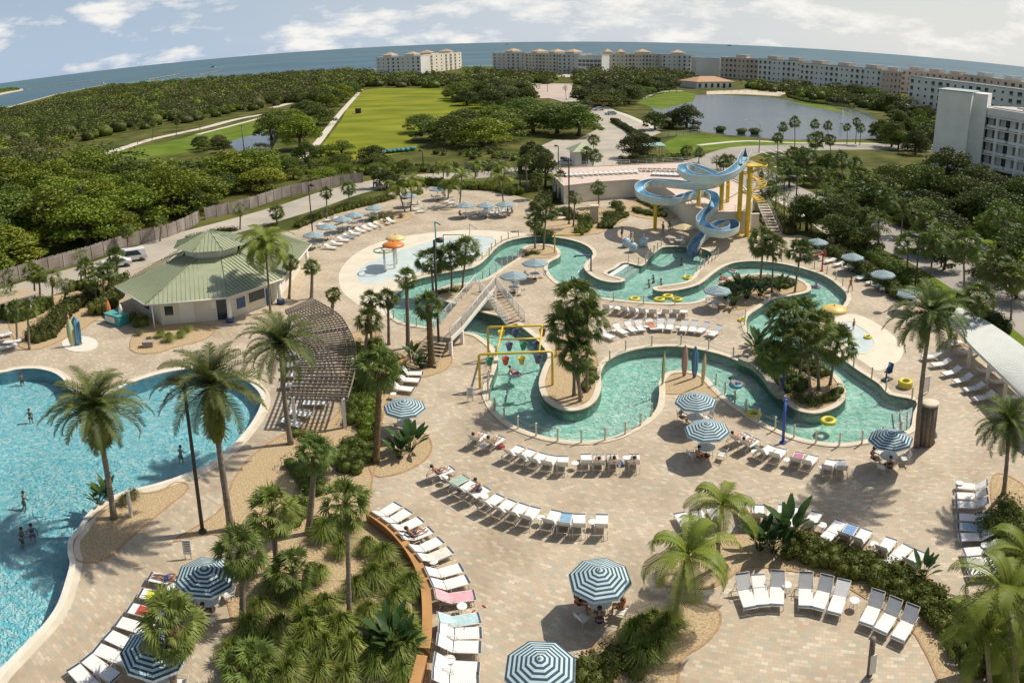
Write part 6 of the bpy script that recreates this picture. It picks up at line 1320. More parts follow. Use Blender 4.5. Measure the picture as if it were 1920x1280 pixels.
# diagonal braces
q = MB()
for a, b in (((1228,430,3.6),(1215,378,5.2)),((1228,430,3.2),(1256,380,5.0)),((1308,425,4.5),(1285,374,5.0)),((1308,425,3.0),(1290,372,5.0)),((1350,432,7.0),(1325,342,9.4)),((1350,432,1.0),(1400,442,4.5)),((1388,438,7.0),(1350,432,4.6)),((1366,418,6.6),(1308,425,6.2))):
    q = MB(); q.tube([at(a[0], a[1])-O_+Vector((0, 0, a[2])), (at(b[0], b[1], b[2]) if b[1] < 400 else at(b[0], b[1])+Vector((0, 0, b[2])))-O_], .06, 5); q.build('brace', YEL, sl)
# access stair: flights from the deck up the tower on its far right side
sa, sb_ = at(1455, 440), at(1402, 372)
stw = thing('tower_stair', 'long stair with salmon treads and white rails climbing to the slide tower', 'stairs', sa); a = Vector(); b = sb_-sa; b.z = 5.2; sd_ = Vector((b.y, -b.x, 0)).normalized()
q = MB()
for k in range(24): p = a.lerp(b, (k+.5)/24); q.box(p, (b.length/24*.8, 1.5, .05), math.atan2(b.y, b.x))
q.build('treads', REDB, stw); q = MB()
for s in (-.8, .8): q.tube([a+sd_*s, b+sd_*s], .07, 4, smooth=False)
q.build('stringers', STUC, stw); q = MB()
for s in (-.82, .82):
    for z in (.5, 1.0): q.tube([a+sd_*s+Vector((0, 0, z)), b+sd_*s+Vector((0, 0, z))], .025, 4)
    for k in range(13): p = a.lerp(b, k/12)+sd_*s; q.tube([p, p+Vector((0, 0, 1.0))], .02, 4)
q.build('handrails', RAIL, stw)
for f in (.3, .6, .95): q = MB(); p = a.lerp(b, f); q.box((p.x, p.y, p.z/2), (.3, 1.2, p.z), math.atan2(b.y, b.x)); q.build('support_pier', STUC, stw)
# upper spiral of the tower in yellow
q = MB(); c0 = tp+Vector((1.2, 1.0, 0))
for k in range(30): g_ = k*.42; z = 5.2+k*.2; q.box((c0.x+1.0*math.cos(g_), c0.y+1.0*math.sin(g_), z), (1.5, .5, .05), g_)
q.build('spiral_steps', YEL, sl)
q = MB(); q.tube([(c0.x+1.7*math.cos(k*.42), c0.y+1.7*math.sin(k*.42), 5.4+k*.2) for k in range(30)], .07, 5); q.build('spiral_rail', YEL, sl)
p = at(1414, 432); t = thing('stucco_pillar', 'tall cream slab pillar at the foot of the slide tower stair', 'pillar', p); q = MB(); q.box((0, 0, 1.35), (1.1, .5, 2.7)); q.build('shaft', STUC, t); q = MB(); q.box((0, 0, 2.76), (1.25, .62, .12)); q.build('cap', CREAM, t)
p = at(1114, 418); hh = height_to(p, 386); t = thing('stone_pillar', 'cream stone pillar with a flat cap standing before the shrubs', 'pillar', p); q = MB(); q.box((0, 0, hh/2), (1.15, .9, hh)); q.build('shaft', mat('cream_stone_blocks', (.62, .53, .38), .85, vary=.12, scale=2.5), t); q = MB(); q.box((0, 0, hh+.06), (1.35, 1.1, .14)); q.build('cap', CREAM, t)

# footbridge over the river
hA = height_to(at(867, 644), 613); A0 = at(867, 644); B0 = at(931, 579); hB = height_to(B0, 535); C0 = at(984, 603)
br = thing('footbridge', 'white railed footbridge with a brown deck arching over the narrow river', 'bridge', A0); r_ = lambda p, z: Vector((p.x-A0.x, p.y-A0.y, z))
dAB = (B0-A0).normalized(); sAB = Vector((-dAB.y, dAB.x, 0))*2.1
PL = r_(A0, 0)-dAB*2.6
DECKM = mat('brown_bridge_deck', (.46, .36, .25), .85, vary=.12, scale=2)
q = MB(); z0 = hA
a1, a2, b1, b2 = r_(A0, z0), r_(A0, z0)+sAB, r_(B0, hB), r_(B0, hB)+sAB; p1, p2 = PL+Vector((0, 0, z0)), PL+sAB+Vector((0, 0, z0)); dn = Vector((0, 0, -.06))
for v4 in ((p1, a1, a2, p2), (a1, b1, b2, a2)): q.add(list(v4)+[v_+dn for v_ in v4], [(0, 1, 2, 3), (7, 6, 5, 4), (0, 4, 5, 1), (1, 5, 6, 2), (2, 6, 7, 3), (3, 7, 4, 0)])
q.build('deck', DECKM, br)
q = MB()
for s in (Vector(), sAB):
    for (u, v_) in ((p1, a1), (a1, b1)): 
        uu, vv = u+(s if s.length else Vector()), v_+(s if s.length else Vector()); q.add([uu+Vector((0, 0, .02)), vv+Vector((0, 0, .02)), vv+Vector((0, 0, -.38)), uu+Vector((0, 0, -.38))]+[x_+dAB.cross(Vector((0, 0, 1)))*.1*(1 if not s.length else -1) for x_ in (uu+Vector((0, 0, .02)), vv+Vector((0, 0, .02)), vv+Vector((0, 0, -.38)), uu+Vector((0, 0, -.38)))], [(0, 1, 2, 3), (7, 6, 5, 4), (0, 4, 5, 1), (1, 5, 6, 2), (2, 6, 7, 3), (3, 7, 4, 0)])
q.build('side_girders', WHITE, br)
C1 = r_(C0, 0); dBC = (C1-Vector((b1.x, b1.y, 0))); nst = 13; q = MB(); rzc = math.atan2(dBC.y, dBC.x); sBC = Vector((-dBC.y, dBC.x, 0)).normalized(); sBC = sBC if sBC.dot(sAB) > 0 else -sBC
for k in range(nst): f = (k+.5)/nst; p = Vector((b1.x, b1.y, 0))+dBC*f+sBC*1.0; q.box((p.x, p.y, hB*(1-(k+1)/nst)+.03), (dBC.length/nst*.98, 2.0, .06), rzc)
q.build('stair_treads', DECKM, br)
q = MB()
for s in (Vector(), sBC*2): q.tube([Vector((b1.x, b1.y, hB))+s, C1+s+Vector((0, 0, .05))], .09, 4, smooth=False)
q.build('stair_stringers', WHITE, br)
def rail_(q, a, b, n, h=1.05, bal=True):
    q.tube([a+Vector((0, 0, h)), b+Vector((0, 0, h))], .045, 5); q.tube([a+Vector((0, 0, .12)), b+Vector((0, 0, .12))], .02, 4)
    for k in range(n+1): p = a.lerp(b, k/n); q.tube([p, p+Vector((0, 0, h))], .04 if k % 8 == 0 else .014, 4)
for nm, segs in (('near_railing', [(p1, a1, 16), (a1, b1, 56), (b1, C1, 40)]), ('far_railing', [(p2, a2, 16), (a2, b2, 56), (Vector((b1.x, b1.y, hB))+sBC*2, C1+sBC*2, 40)])):
    q = MB(); [rail_(q, *s_) for s_ in segs]; q.build(nm, RAIL, br)
for p in (p1, p2, a1, a2): q = MB(); q.box((p.x, p.y, z0/2-.19), (.28, .28, z0-.38), math.atan2(dAB.y, dAB.x)); q.build('post', STUW, br)
q = MB(); p = (b1+b2)/2; q.box((p.x, p.y, hB/2-.2), (.5, 2.0, hB-.4), math.atan2(dAB.y, dAB.x)); q.build('abutment', STUC, br)
q = MB(); p = (p1+p2)/2-dAB*.9
for k in range(7): q.box((p.x-dAB.x*.3*k, p.y-dAB.y*.3*k, z0*(1-(k+1)/8)), (.3, 2.0, .06), math.atan2(dAB.y, dAB.x))
q.build('rear_steps', DECKM, br)

# yellow bucket frame over the river
f0, f1, g0, g1 = at(900, 728), at(1036, 722), at(916, 672), at(1043, 668); hf = height_to(f0, 664); hg = height_to(g0, 613)
bf = thing('bucket_frame', 'yellow pipe frame spanning the river that carries hanging buckets', 'water play frame', f0); r_ = lambda p, z=0: Vector((p.x-f0.x, p.y-f0.y, z))
for nm, pts in (('front_arch', [r_(f0), r_(f0, hf-.12), r_(f0, hf)+Vector((.15, 0, 0)), r_(f1, hf)-Vector((.15, 0, 0)), r_(f1, hf-.12), r_(f1)]), ('rear_arch', [r_(g0), r_(g0, hg-.12), r_(g0, hg)+Vector((.15, 0, 0)), r_(g1, hg)-Vector((.15, 0, 0)), r_(g1, hg-.12), r_(g1)])):
    q = MB(); q.tube(pts, .1, 10); q.build(nm, YEL, bf)
F = lambda t: r_(f0.lerp(f1, t), hf); Gg = lambda t: r_(g0.lerp(g1, t), hg)
q = MB(); q.tube([F(.24), Gg(.22)], .08, 8); q.tube([F(.82), Gg(.80)], .08, 8); q.tube([F(.24).lerp(Gg(.22), .5), F(.82).lerp(Gg(.80), .5)], .08, 8); q.build('cross_pipes', YEL, bf)
bk = MB(); bk.lathe([(.17, -.95), (.30, -.35), (.32, -.33), (.28, -.36), (.15, -.9)], 14); bk.lathe([(.01, -.95), (.17, -.95)], 14); BKT = bk.mesh('bucket_shell', PAINT); bk = MB(); bk.tube([(-.3, 0, -.35), (0, 0, 0), (.3, 0, -.35)], .012, 4); BKR = bk.mesh('rope', POLE)
bc = {'yellow': (.75,.6,.08), 'navy': (.04,.07,.2), 'green': (.04,.28,.14), 'purple': (.15,.12,.25), 'red': (.6,.10,.04), 'brown': (.25,.12,.06)}
for (u, v_), c_, lb in [((.20,1),'yellow','rear left'),((.40,1),'navy','rear middle'),((.80,1),'brown','rear right'),((.36,.5),'purple','middle left'),((.56,.5),'green','middle'),((.74,.5),'navy','middle right'),((.14,0),'green','front left'),((.36,0),'red','front, second from left'),((.58,0),'yellow','front, third from left'),((.80,0),'purple','front right')]:
    p = F(u).lerp(Gg(u), v_); t = thing('hanging_bucket', f'{c_} bucket hanging {lb} under the yellow pipe frame', 'bucket', p+f0*1.0, U(0, 3), 'buckets hanging from the yellow frame'); t.location = Vector((p.x+f0.x, p.y+f0.y, p.z-.08)); part('bucket', BKT, t, bc[c_]); part('rope', BKR, t)

# splash pad toys
def mush(px, py, pz, r, h, col, label, hollow=False):
    p = at(px, py); t = thing('water_mushroom', label, 'water toy', p, 0, 'mushroom fountains'); q = MB(); q.tube([(0, 0, 0), (0, 0, h-.1)], .13, 12); q.build('stem', WHITE, t)
    q = MB(); q.lathe([(r*.97, -.12), (r, -.02), (r*.93, .12), (r*.7, .3), (r*.35, .42), (.05, .46)], 26, (0, 0, h)) if not hollow else (q.tube([(r*math.cos(a*PI/12), r*math.sin(a*PI/12), h) for a in range(24)], .09, 6, closed=True), [q.tube([(0, 0, h), (r*math.cos(a), r*math.sin(a), h)], .06, 5) for a in (0, 2.1, 4.2)])
    q.build('cap', mat(f'painted_{label.split()[0]}_cap', col, .4, vary=.1, scale=1.5), t); q = MB(); q.lathe([(.07, .44), (.09, .52), (.02, .56)], 8, (0, 0, h)); q.build('nozzle', DARK, t)
hm = height_to(at(740, 503), 459)
mush(740, 503, 0, 1.35, hm, (.66, .20, .03), 'orange mushroom fountain on the splash pad')
mush(744, 495, 0, 1.2, hm+.4, (.72, .55, .22), 'yellow mushroom fountain standing behind the orange one')
mush(722, 508, 0, 1.2, hm-.4, (.15, .32, .24), 'green ring fountain left of the orange mushroom', True)
hk = 2.4; p = at(1564, 578, hk+.15); px_, py_ = proj((p.x, p.y, 0)); mush(px_, py_, 0, 1.3, hk, (.72, .52, .14), 'golden domed fountain at the kiddie pool')
def pipe(name, label, pts, r, m, cat='water spray'):
    b = Vector((pts[0].x, pts[0].y, 0)); t = thing(name, label, cat, b); q = MB(); q.tube([p-b for p in pts], r, 8); q.build('pipe', m, t); q = MB(); q.tube([pts[0]-b, pts[0]-b+Vector((0, 0, .08))], r*2.2, 10); q.build('base_flange', m, t)
    e = pts[-1]-b; q = MB(); q.lathe([(r*1.6, -.12), (r*1.2, .05), (.01, .07)], 8, e); q.build('spray_head', m, t)
def L_pipe(name, label, base, toppy, end, r, m):
    b = at(*base); h = height_to(b, toppy); e = at(end[0], end[1], h); pipe(name, label, [b, b+Vector((0, 0, h-.1)), b+Vector((0, 0, h)), e], r, m)
BL2 = mat('cobalt_paint', (.05, .10, .38), .4, vary=.08)
RED2 = mat('red_paint', (.45, .04, .04), .5, vary=.1)
L_pipe('spray_arch', 'dark blue pipe spray on the bank of the upper river', (1108, 508), 478, (1078, 480), .09, BLUEP)
L_pipe('spray_arch', 'yellow pipe spray on the small upper island', (1040, 474), 441, (1086, 439), .08, YEL)
L_pipe('spray_arch', 'red pipe spray by the right river bank', (1541, 508), 474, (1521, 482), .1, RED2)
L_pipe('spray_arch', 'cobalt pipe spray on the lower right island', (1467, 738), 684, (1430, 694), .1, BL2)
L_pipe('spray_arch', 'thin grey spray pipe beyond the splash pad', (881, 447), 420, (893, 428), .05, POLE)
L_pipe('spray_arch', 'green and white twisted spray pole behind the tall lamp', (818, 470), 416, (824, 420), .09, TEAL)
L_pipe('spray_arch', 'green pipe frame crossing the splash pad', (833, 490), 440, (868, 440), .06, TEAL)
b = at(1468, 830); h = height_to(b, 762); pipe('spray_pole', 'blue leaning spray pole at the lagoon rail', [b, b+Vector((.1, .3, h*.6)), b+Vector((.35, .9, h))], .11, BL2)
# blue cabana chairs beside the slide pool
for i, (x, y) in enumerate(((1174, 463), (1187, 472), (1207, 462))):
    p = at(x, y); t = thing('water_cannon', ['left blue and white spray seat by the slide pool', 'lowest blue and white spray seat by the slide pool', 'right blue and white spray seat by the slide pool'][i], 'water toy', p, U(0, 6), 'blue spray seats'); q = MB(); q.lathe([(.25, 0), (.55, .15), (.5, .5), (.6, .95), (.3, 1.3), (.02, 1.4)], 9); q.build('shell', mat('sky_blue_shell', (.18, .42, .55), .4, col2=(.62, .70, .72), scale=2.2), t); q = MB(); q.tube([(0, 0, 0), (0, 0, 2.0)], .05, 6); q.build('post', WHITE, t)

# standing surfboards
def board(px, py, toppy, col, label, lean=0, w_=.5, rz=0, group='standing surfboards'):
    b = at(px, py); h = height_to(b, toppy); t = thing('surfboard', label, 'surfboard', b, rz, group); mb = MB(); n = 14; vs = []
    for i in range(n+1):
        f = i/n; ww = max(.02, w_/2*math.sin(PI*min(1, f*.93+.05))**.55); th = .07*math.sin(PI*min(.99, max(.01, f)))+.01; z = h*f; x0 = lean*f
        vs += [(x0-ww, 0, z), (x0, -th, z), (x0+ww, 0, z), (x0, th, z)]
    mb.add(vs, [(4*i+j, 4*i+(j+1) % 4, 4*i+4+(j+1) % 4, 4*i+4+j) for i in range(n) for j in range(4)], smooth=True); mb.build('board', PAINT, t, col)
    s = MB(); s.tube([(0, -.075, .12*h), (lean*.5, -.082, h*.5), (lean*.9, -.05, h*.88)], .012, 4); s.build('stripe', WHITE, t); s = MB(); s.add([(0, .04, .1), (0, .22, .16), (0, .05, .34), (.012, .04, .1), (.012, .22, .16), (.012, .05, .34)], [(0, 1, 2), (5, 4, 3), (0, 3, 4, 1), (1, 4, 5, 2), (2, 5, 3, 0)]); s.build('fin', DARK, t)
board(1242, 722, 657, (.38, .42, .16), 'olive surfboard leaning at the left of the peninsula', .1, .28)
board(1283, 705, 647, (.45, .26, .20), 'reddish surfboard standing upright on the peninsula', 0, .52)
board(1302, 708, 649, (.07, .20, .38), 'blue surfboard standing upright on the peninsula', 0, .55)
board(1317, 722, 663, (.62, .50, .24), 'tan surfboard at the right of the peninsula', .12, .34)
board(145, 648, 594, (.10, .30, .50), 'blue striped surfboard on the round white plinth', .15, 1.05, .3, None)
board(137, 650, 598, (.45, .50, .25), 'green surfboard behind the blue striped one', -.05, .75, .8, None)
board(152, 647, 600, (.08, .35, .33), 'teal surfboard right behind the blue striped one', .3, .4, -.4, None)
board(206, 600, 562, (.75, .25, .05), 'orange surfboard standing against the palm near the pavilion', 0, .6, .2, None)
struct('plinth', MB().prism([at(150+34*math.cos(k*PI/10), 645+15*math.sin(k*PI/10)) for k in range(20)], .0, .05), WHITEC)
# teal drinks cart
p = at(220, 606); t = thing('drinks_cart', 'teal drinks counter with a white board front beside the pavilion', 'counter', p, -.35); q = MB(); q.box((0, 0, .6), (2.3, 1.3, 1.2)); q.build('counter', TEAL, t); q = MB(); q.box((0, 0, 1.23), (2.45, 1.45, .06)); q.build('counter_top', mat('teal_top', (.10, .38, .37), .4), t); q = MB(); q.box((-.3, -.67, .65), (1.5, .04, .7)); q.build('sign_panel', WHITE, t); q = MB(); q.lathe([(.25, 1.26), (.2, 1.9), (.12, 2.3), (.01, 2.45)], 10, (.6, .2, 0)); q.build('wrapped_parasol', WHITE, t)
# planter box, deck trunks
p = at(278, 650); t = thing('planter_box', 'small grey stone box on the paving before the grasses', 'box', p, .3); q = MB(); q.box((0, 0, .3), (1.0, .6, .6)); q.build('body', mat('grey_stone', (.30, .24, .19), .85, vary=.15, scale=3), t); q = MB(); q.box((0, 0, .63), (1.08, .68, .06)); q.build('lid', mat('stone_lid', (.38, .32, .26), .85), t)
# wooden stump column with pale top
b = at(1726, 838); h = height_to(b, 762); t = thing('stump_column', 'broad column of vertical wooden logs with a pale top beside the tallest palm', 'column', b+Vector((.55, .2, 0))); 
for k in range(9): a = k*.7; q = MB(); q.tube([(.42*math.cos(a), .34*math.sin(a), 0), (.42*math.cos(a), .34*math.sin(a), h*U(.95, 1.0))], .17, 8); q.build('log', WOODM, t)
q = MB(); q.lathe([(.62, h), (.66, h+.1), (.5, h+.16), (.01, h+.18)], 12); q.build('cap', CREAM, t)
for i, (x, y, c_, c2) in enumerate(((1737, 829, (.65,.16,.03), 'orange'), (1746, 824, (.62,.68,.62), 'white'))):
    o = bpy.data.objects.new('life_ring', TUBE); COL.objects.link(o); o.location = at(x, y)+Vector((0, 0, .55)); o.rotation_euler = (1.35, 0, .6+i); o.scale = (.85, .85, .7); o.color = (*c_, 1); tag(o, f'{c2} ring leaning against the foot of the log column', 'life ring')
# lifeguard chair, pool lift, small signs
p = at(1661, 713); t = thing('pool_lift_chair', 'dark blue pool lift chair by the right lagoon bank', 'chair lift', p, .4); q = MB(); q.tube([(0, 0, 0), (0, 0, 1.1), (.4, 0, 1.5)], .07, 8); q.build('mast', BLUEP, t); q = MB(); q.box((.25, 0, .75), (.5, .5, .08)); q.box((.48, 0, 1.15), (.07, .5, .8), ry=.2); q.build('seat', BLUEP, t); q = MB(); q.box((.15, 0, .06), (.9, .6, .1)); q.build('base', DARK, t)
p = at(1735, 738); t = thing('towel_rack', 'grey slatted rack with a cream frame behind the tallest palm', 'rack', p, .3); q = MB()
for s in (-.35, .35): q.tube([(s, 0, 0), (s, 0, 1.6)], .04, 5)
q.tube([(-.35, 0, 1.6), (.35, 0, 1.6)], .04, 5); q.build('frame', STUC, t); q = MB()
for k in range(7): q.box((0, 0, .25+k*.2), (.66, .05, .1))
q.build('slats', POLE, t)
def board_sign(px, py, toppy, w_, label, m, lines=5, rz=0):
    b = at(px, py); h = max(.6, height_to(b, toppy)); t = thing('notice_sign', label, 'sign', b, rz); q = MB(); q.box((0, 0, h*.62), (w_, .05, h*.75)); q.build('panel', m, t)
    q = MB()
    for k in range(lines): q.box((0, -.032, h*.9-k*h*.56/lines), (w_*U(.5, .8), .012, .035))
    q.build('lettering', DARK, t); q = MB(); q.tube([(-w_*.35, 0, 0), (-w_*.35, 0, h*.5)], .025, 5); q.tube([(w_*.35, 0, 0), (w_*.35, 0, h*.5)], .025, 5); q.build('legs', POLE, t)
board_sign(882, 752, 726, .5, 'white notice board with dark lettering at the river rail', WHITE)
board_sign(353, 1048, 1012, .45, 'narrow white notice board below the lamp post', WHITE, rz=.3)
p = at(246, 968); t = thing('marker_post', 'pale square post standing in the bed at the pool bend', 'post', p); q = MB(); q.box((0, 0, .9), (.16, .16, 1.8)); q.build('post', STUC, t); q = MB(); q.box((0, 0, 1.84), (.24, .24, .08)); q.build('cap', CREAM, t)
p = at(1630, 1266); t = thing('timber_bollard', 'thick dark wooden post with a white side near the bottom edge', 'post', p); h = height_to(p, 1196); q = MB(); q.tube([(0, 0, 0), (0, 0, h)], .13, 8); q.build('post', WOODM, t); q = MB(); q.box((.05, -.14, h*.35), (.3, .03, h*.5)); q.build('plate', WHITE, t)
for i, (x, y) in enumerate(((908, 1137), (888, 1146))): o = MB(); o.lathe([(.001, 0), (.05, .01), (.05, .025), (.001, .03)], 10, (0, 0, 0), sx=2.6); z_ = o.build('flip_flop', RED2); z_.location = at(x, y); z_.rotation_euler = (0, 0, .8*(i*2-1)); tag(z_, ['red flip-flop lying right of the pink towel', 'red flip-flop by the side table below the pink towel'][i], 'shoe')

# brown curved wall
def wallrun(name, label, pts, w_, h, m, cap=None):
    P_ = smooth(ats(pts), False, 5); b = P_[0].copy(); t = thing(name, label, 'wall', b); q = MB(); n = len(P_); vs = []
    for i, p in enumerate(P_):
        d = P_[min(i+1, n-1)]-P_[max(i-1, 0)]; d.normalize(); s = Vector((-d.y, d.x, 0))*w_/2; r0 = p-b
        vs += [r0-s, r0+s, r0+s+Vector((0, 0, h)), r0-s+Vector((0, 0, h))]
    q.add(vs, [(4*i+j, 4*i+(j+1) % 4, 4*i+4+(j+1) % 4, 4*i+4+j) for i in range(n-1) for j in range(4)]+[(0, 1, 2, 3), tuple(4*(n-1)+j for j in (3, 2, 1, 0))]); q.build('wall', m, t)
    q = MB(); vs = []
    for i, p in enumerate(P_):
        d = P_[min(i+1, n-1)]-P_[max(i-1, 0)]; d.normalize(); s = Vector((-d.y, d.x, 0))*(w_/2+.04); r0 = p-b+Vector((0, 0, h)); vs += [r0-s, r0+s, r0+s+Vector((0, 0, .06)), r0-s+Vector((0, 0, .06))]
    q.add(vs, [(4*i+j, 4*i+(j+1) % 4, 4*i+4+(j+1) % 4, 4*i+4+j) for i in range(n-1) for j in range(4)]+[(0, 1, 2, 3), tuple(4*(n-1)+j for j in (3, 2, 1, 0))]); q.build('coping', cap or m, t)
BRW = mat('brown_stucco', (.30, .15, .07), .85, vary=.1, scale=1); BRC = mat('ochre_wall_coping', (.48, .25, .09), .8, vary=.1, scale=1)
wallrun('garden_wall', 'long curved wall with ochre coping between the grasses and the loungers', [(692,976),(729,1003),(760,1036),(783,1072),(797,1112),(802,1160),(801,1212),(797,1236)], .38, .62, BRW, BRC)
wallrun('garden_wall', 'continuing ochre wall leaving the photo at the bottom', [(793,1250),(780,1300),(765,1340)], .38, .62, BRW, BRC)
wallrun('garden_wall', 'short ochre wall piece behind the loungers by the hedge umbrella', [(757,685),(738,703),(716,732)], .3, .6, BRW, BRC)
wallrun('rock_wall', 'curved grey rock wall edging the lower right island', [(1387,681),(1413,692),(1433,710),(1447,730),(1464,748)], .5, .55, mat('grey_rockwork', (.30, .28, .22), .9, col2=(.45, .40, .30), scale=2.5, bump=.8), None)
wallrun('channel_wall', 'low cream wall between river and kiddie pool', [(1520,600),(1543,594),(1566,589)], .35, .5, STUC, CREAM)

# posts and rope rails round the lagoon
PST = mat('pale_rail_post', (.64, .60, .48), .7, vary=.1, scale=3); RPE = mat('rope', (.45, .42, .34), .9)
def roperail(pts, label, step=1.6, h=1.1):
    P_ = resample(smooth(ats(pts), False, 5), step); b = P_[0].copy(); t = thing('rope_rail', label, 'railing', b, 0, 'post and rope rails round the lagoon')
    mp_ = MB(); mp_.lathe([(.065, 0), (.065, h-.03), (.085, h-.02), (.075, h+.03), (.01, h+.05)], 8); me = mp_.mesh('post', PST)
    for p in P_: part('post', me, t, loc=p-b)
    for z in (.45, .9):
        q = MB()
        for i in range(len(P_)-1): a, c_ = P_[i]-b, P_[i+1]-b; q.tube([a+Vector((0, 0, z)), (a+c_)/2+Vector((0, 0, z-.12)), c_+Vector((0, 0, z))], .014, 4)
        q.build('rope', RPE, t)
roperail([(930,668),(920,700),(916,745),(940,783),(990,813),(1063,830),(1147,824),(1203,797),(1236,764)], 'rope rail round the lower left bend of the lagoon')
roperail([(1342,722),(1394,770),(1442,801),(1501,825),(1577,836),(1633,829),(1695,812)], 'rope rail along the lower right bank of the lagoon')
roperail([(1143,678),(1168,660),(1210,650),(1267,647),(1317,653),(1385,674)], 'rope rail on the north bank of the lower lagoon', 2.6)
roperail([(738,598),(793,616),(836,621)], 'rope rail behind the palms on the left river bank')
roperail([(1600,690),(1645,717),(1668,738),(1718,750)], 'rope rail on the right river bank below the kiddie pool', 2.4)
roperail([(885,494),(915,481),(926,465),(955,448),(985,441)], 'rope rail between splash pad and upper river', 2.0)
roperail([(1306,510),(1338,488),(1350,478)], 'white rope rail on the pool divider', 1.2)
roperail([(1430,486),(1480,492),(1530,505),(1565,523),(1592,552)], 'rope rail round the outer right bend', 2.4)
roperail([(1178,493),(1205,497),(1220,480),(1240,463)], 'rope rail on the left of the slide pool', 1.5)
roperail([(1062,541),(1123,560),(1200,570),(1290,571)], 'rope rail behind the rear row of loungers', 3.2)
roperail([(905,523),(935,507),(955,494),(974,482)], 'rope rail at the upper left of the middle deck', 1.5)
roperail([(1397,598),(1396,615),(1410,635)], 'rope rail at the narrow channel on the middle deck', 1.8)

# lamp posts
def lamp(px, py, toppy, label, arm=-1, r=.1, scale=1.0, headr=.33):
    b = at(px, py); h = height_to(b, toppy); t = thing('lamp_post', label, 'lamp post', b, 0, None); q = MB(); q.tube([(0, 0, 0), (0, 0, h)], [r, r*.8], 8); q.build('pole', DARK, t)
    q = MB(); q.lathe([(.02, h+.18), (headr, h+.16), (headr*1.02, h-.12), (headr*.95, h-.18)], 14, (arm*headr*1.5, 0, 0)); hd_ = q.build('lamp_head', DARK, t); q = MB(); q.tube([(0, 0, h), (arm*headr, 0, h)], .05, 6); q.build('arm', DARK, t); q = MB(); q.lathe([(.01, h-.19), (headr*.85, h-.185)], 14, (arm*headr*1.5, 0, 0)); q.build('lens', WPL, hd_)
    q = MB(); q.lathe([(r*2, 0), (r*2, .1), (r*1.2, .2)], 10); q.build('base', DARK, t)
lamp(380, 997, 714, 'tall black lamp post with a drum head between the pool palms', -1, .12, headr=.36)
lamp(824, 670, 450, 'tall black lamp post rising by the bridge', 1, .11)
lamp(587, 447, 347, 'lamp post behind the far left umbrellas', 1, .1)
lamp(1067, 420, 296, 'lamp post in front of the roof deck building', -1, .12, headr=.5)
lamp(1047, 318, 273, 'lamp post in the car park behind the roof deck', -1, .12)
lamp(1488, 440, 331, 'lamp post behind the slide among palms', -1, .12, headr=.5)
lamp(1713, 560, 441, 'lamp post behind the crown of the tallest palm', -1, .11, headr=.45)
lamp(794, 318, 282, 'lamp post beside the wooden fence', -1, .12)
lamp(1400, 352, 305, 'plain pole right of the slide tower', 1, .08, headr=.15)
lamp(1455, 440, 305, 'brown utility pole between the palms right of the slide', 1, .1, headr=.12) if 0 else None
for px, py, ty, lb in ((460,303,232,'wooden utility pole by the pond'), (118,262,240,'pale utility pole in the left woodland')):
    b = at(px, py); h = height_to(b, ty); t = thing('utility_pole', lb, 'pole', b); q = MB(); q.tube([(0, 0, 0), (0, 0, h)], [.18, .13], 7); q.build('pole', WOODM, t); q = MB(); q.box((0, 0, h-.5), (1.6, .12, .12)); q.build('crossarm', WOODM, t)
b = at(1423, 286); h = height_to(b, 232); t = thing('street_light', 'tall pale street light with a long arm by the lake', 'street light', b); q = MB(); q.tube([(0, 0, 0), (0, 0, h)], [.16, .1], 8); q.build('pole', POLE, t); q = MB(); q.tube([(0, 0, h-.3), (-1.5, 0, h+.8), (-3.4, 0, h+1.1)], .06, 6); q.build('arm', POLE, t); q = MB(); q.box((-3.7, 0, h+1.08), (.9, .3, .15)); q.build('lamp_head', WPL, t)
# ------------------------------------------------------------------ fences
FW = mat('grey_fence_boards', (.24, .20, .17), .95, col2=(.38, .33, .29), scale=.9, stretch=(1, 1, .3))
def board_fence(pts, h, label, m=None, step=2.4, name='wooden_fence'):
    P_ = resample(smooth(ats(pts), False, 5), step); b = P_[0].copy(); t = thing(name, label, 'fence', b); q = MB()
    for i in range(len(P_)-1):
        a, c = P_[i]-b, P_[i+1]-b; d = c-a; k = 14; rz = math.atan2(d.y, d.x)
        for j in range(k): p = a+d*((j+.5)/k); hh = h*U(.94, 1.03); q.box((p.x, p.y, hh/2), (step/k*.9, .03+.02*(j % 2), hh), rz)
    q.build('boards', m or FW, t); q = MB()
    for p in P_: r0 = p-b; q.box((r0.x+.07, r0.y+.09, h*.48), (.12, .12, h*.96))
    for z in (.4, h*.8): q.tube([p-b+Vector((.05, .05, z)) for p in P_], .04, 4, smooth=False)
    q.build('post_and_rails', m or FW, t)
board_fence([(-80,560),(0,536),(80,512),(167,488),(240,463),(323,442),(384,412)], 2.3, 'weathered wooden fence, long left run behind the pavilion')
board_fence([(384,412),(467,392),(533,370),(590,358),(640,347),(700,340)], 2.3, 'weathered wooden fence along the service road, middle run')
board_fence([(870,322),(915,318),(962,314)], 2.3, 'weathered wooden fence piece beyond the upper umbrellas')
def mesh_fence(pts, h, label, m, step=3.0, name='white_fence', rails=3):
    P_ = resample(smooth(ats(pts), False, 5), step); b = P_[0].copy(); t = thing(name, label, 'fence', b); q = MB(); pm = MB(); pm.box((0, 0, h/2), (.1, .1, h)); me = pm.mesh('post', m)
    for p in P_[:100]: part('post', me, t, loc=p-b)
    for k in range(rails): q.tube([p-b+Vector((0, 0, h*(k+.7)/rails)) for p in P_], .035, 4, smooth=False)
    n_ = 0
    for i in range(len(P_)-1):
        for j in range(1, 8): p = P_[i].lerp(P_[i+1], j/8)-b; q.tube([(p.x, p.y, .1), (p.x, p.y, h*.95)], .014, 3, caps=False)
    q.build('rails_and_pickets', m, t)
